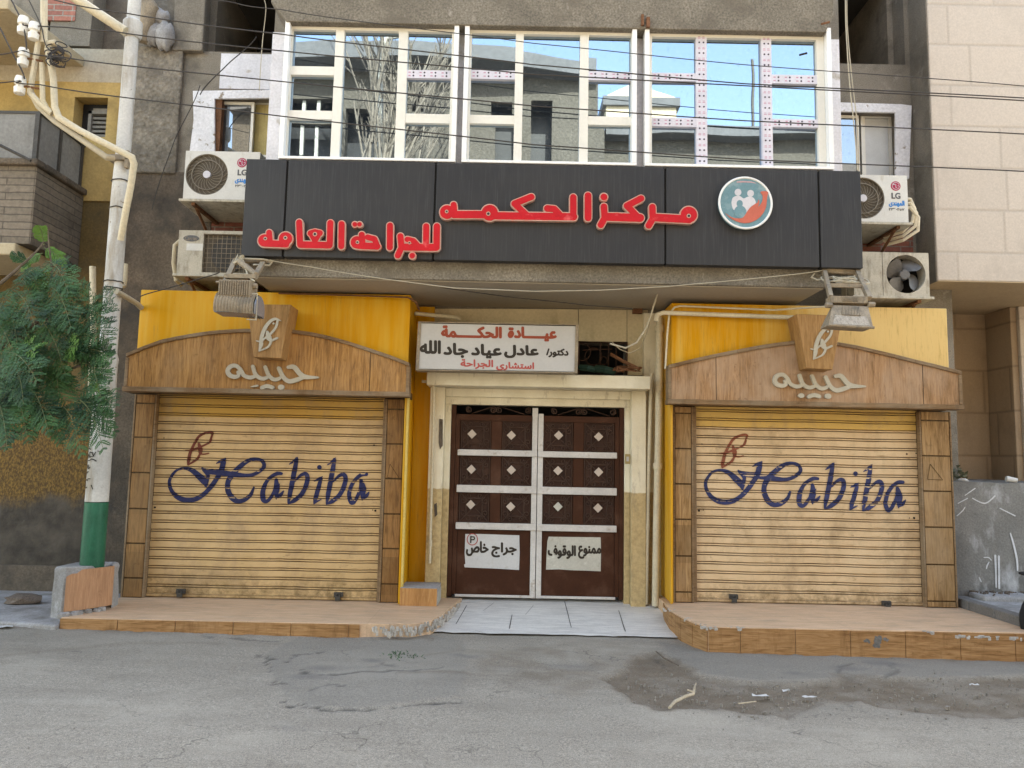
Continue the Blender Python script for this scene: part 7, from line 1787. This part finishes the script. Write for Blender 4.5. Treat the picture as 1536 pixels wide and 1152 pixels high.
for (u, v0, v1) in ((1128, 90, 205), (1045, 160, 210)): a = VP(u, v0, yo2+1); m.tube([(a.x, back_y(yo2+1), r2), (a.x, back_y(yo2+1), a.z)], .05, 6)
m.build('roof_mast', T['dark_metal'], lo)
yo3 = 60.0; by3 = back_y(yo3); tw_ = thing('stone_tower', (VP(957, 150, yo3).x, by3, 0), 'cream stone tower with a pyramid roof beyond the opposite houses, mirrored in the glazing', 'tower')
a, b = VP(905, 147, yo3), VP(1012, 185, yo3); zt_, cx_ = a.z, (a.x+b.x)/2; hw = (b.x-a.x)/2
MB().box(cx_-hw*.9, cx_+hw*.9, by3-hw*1.8, by3, 0, zt_-.8).build('shaft', T['opp_cream'], tw_); MB().box(cx_-hw, cx_+hw, by3-hw*1.9, by3+hw*.1, zt_-.8, zt_).build('cornice', T['opp_grey'], tw_)
ap_ = VP(952, 103, yo3).z; q = [(cx_-hw*.95, by3+hw*.05, zt_), (cx_+hw*.95, by3+hw*.05, zt_), (cx_+hw*.95, by3-hw*1.85, zt_), (cx_-hw*.95, by3-hw*1.85, zt_), (cx_, by3-hw*.9, ap_)]
MB().add(q, [(0,1,4),(1,2,4),(2,3,4),(3,0,4),(3,2,1,0)]).build('pyramid_roof', T['opp_cream'], tw_)
# bare tree and lamp post in front of the opposite house
yt = 19.5; bt_ = back_y(yt); bt0 = VP(512, 300, yt)
btree = thing('bare_tree', (bt0.x, bt_, -.15), 'bare branched tree across the street, mirrored in the left glazed window', 'tree')
tm = MB(); rb_ = random.Random(17)
def twigs(p, d, L, r, dep):
    q = p+d*L; tm.tube([p, p+d*L*.5+Vector((rb_.uniform(-.05, .05), rb_.uniform(-.05, .05), 0))*L, q], [r, r*.85, r*.65], 5, cap=False)
    if dep == 0: return
    for k in range(rb_.choice((5, 6, 7)) if dep == 4 else rb_.choice((3, 4))):
        dd = (d+Vector((rb_.uniform(-.55, .55), rb_.uniform(-.5, .5), rb_.uniform(-.15, .5)))).normalized(); twigs(p.lerp(q, rb_.uniform(.6 if dep == 4 else .25, 1)), dd, L*rb_.uniform(.2, .34) if dep == 4 else L*rb_.uniform(.35, .6), r*.58, dep-1)
for k in range(3): twigs(Vector((bt0.x+k*.15, bt_, -.15)), Vector((.16-.05*k, .04*k, 1)).normalized(), 10.5+.9*k, .085-.012*k, 4)
tm.build('trunk', T['bark_pale'], btree)
lpp = VP(577, 60, yt+.5); lp_ = thing('street_lamp', (lpp.x, back_y(yt+.5), -.15), 'pale street lamp post across the street, mirrored in the left glazed window', 'street lamp')
m = MB(); m.tube([(lpp.x-.15, back_y(yt+.5), -.15), (lpp.x, back_y(yt+.5), lpp.z)], [.13, .08], 10); m.build('post', T['opp_frame'], lp_); m = MB(); m.tube([(lpp.x, back_y(yt+.5), lpp.z), (lpp.x+1.2, back_y(yt+.5), lpp.z+.25)], .05, 8); m.box(lpp.x+1.0, lpp.x+1.7, back_y(yt+.5)-.12, back_y(yt+.5)+.12, lpp.z+.2, lpp.z+.32); m.build('lamp_arm', T['opp_frame'], lp_)
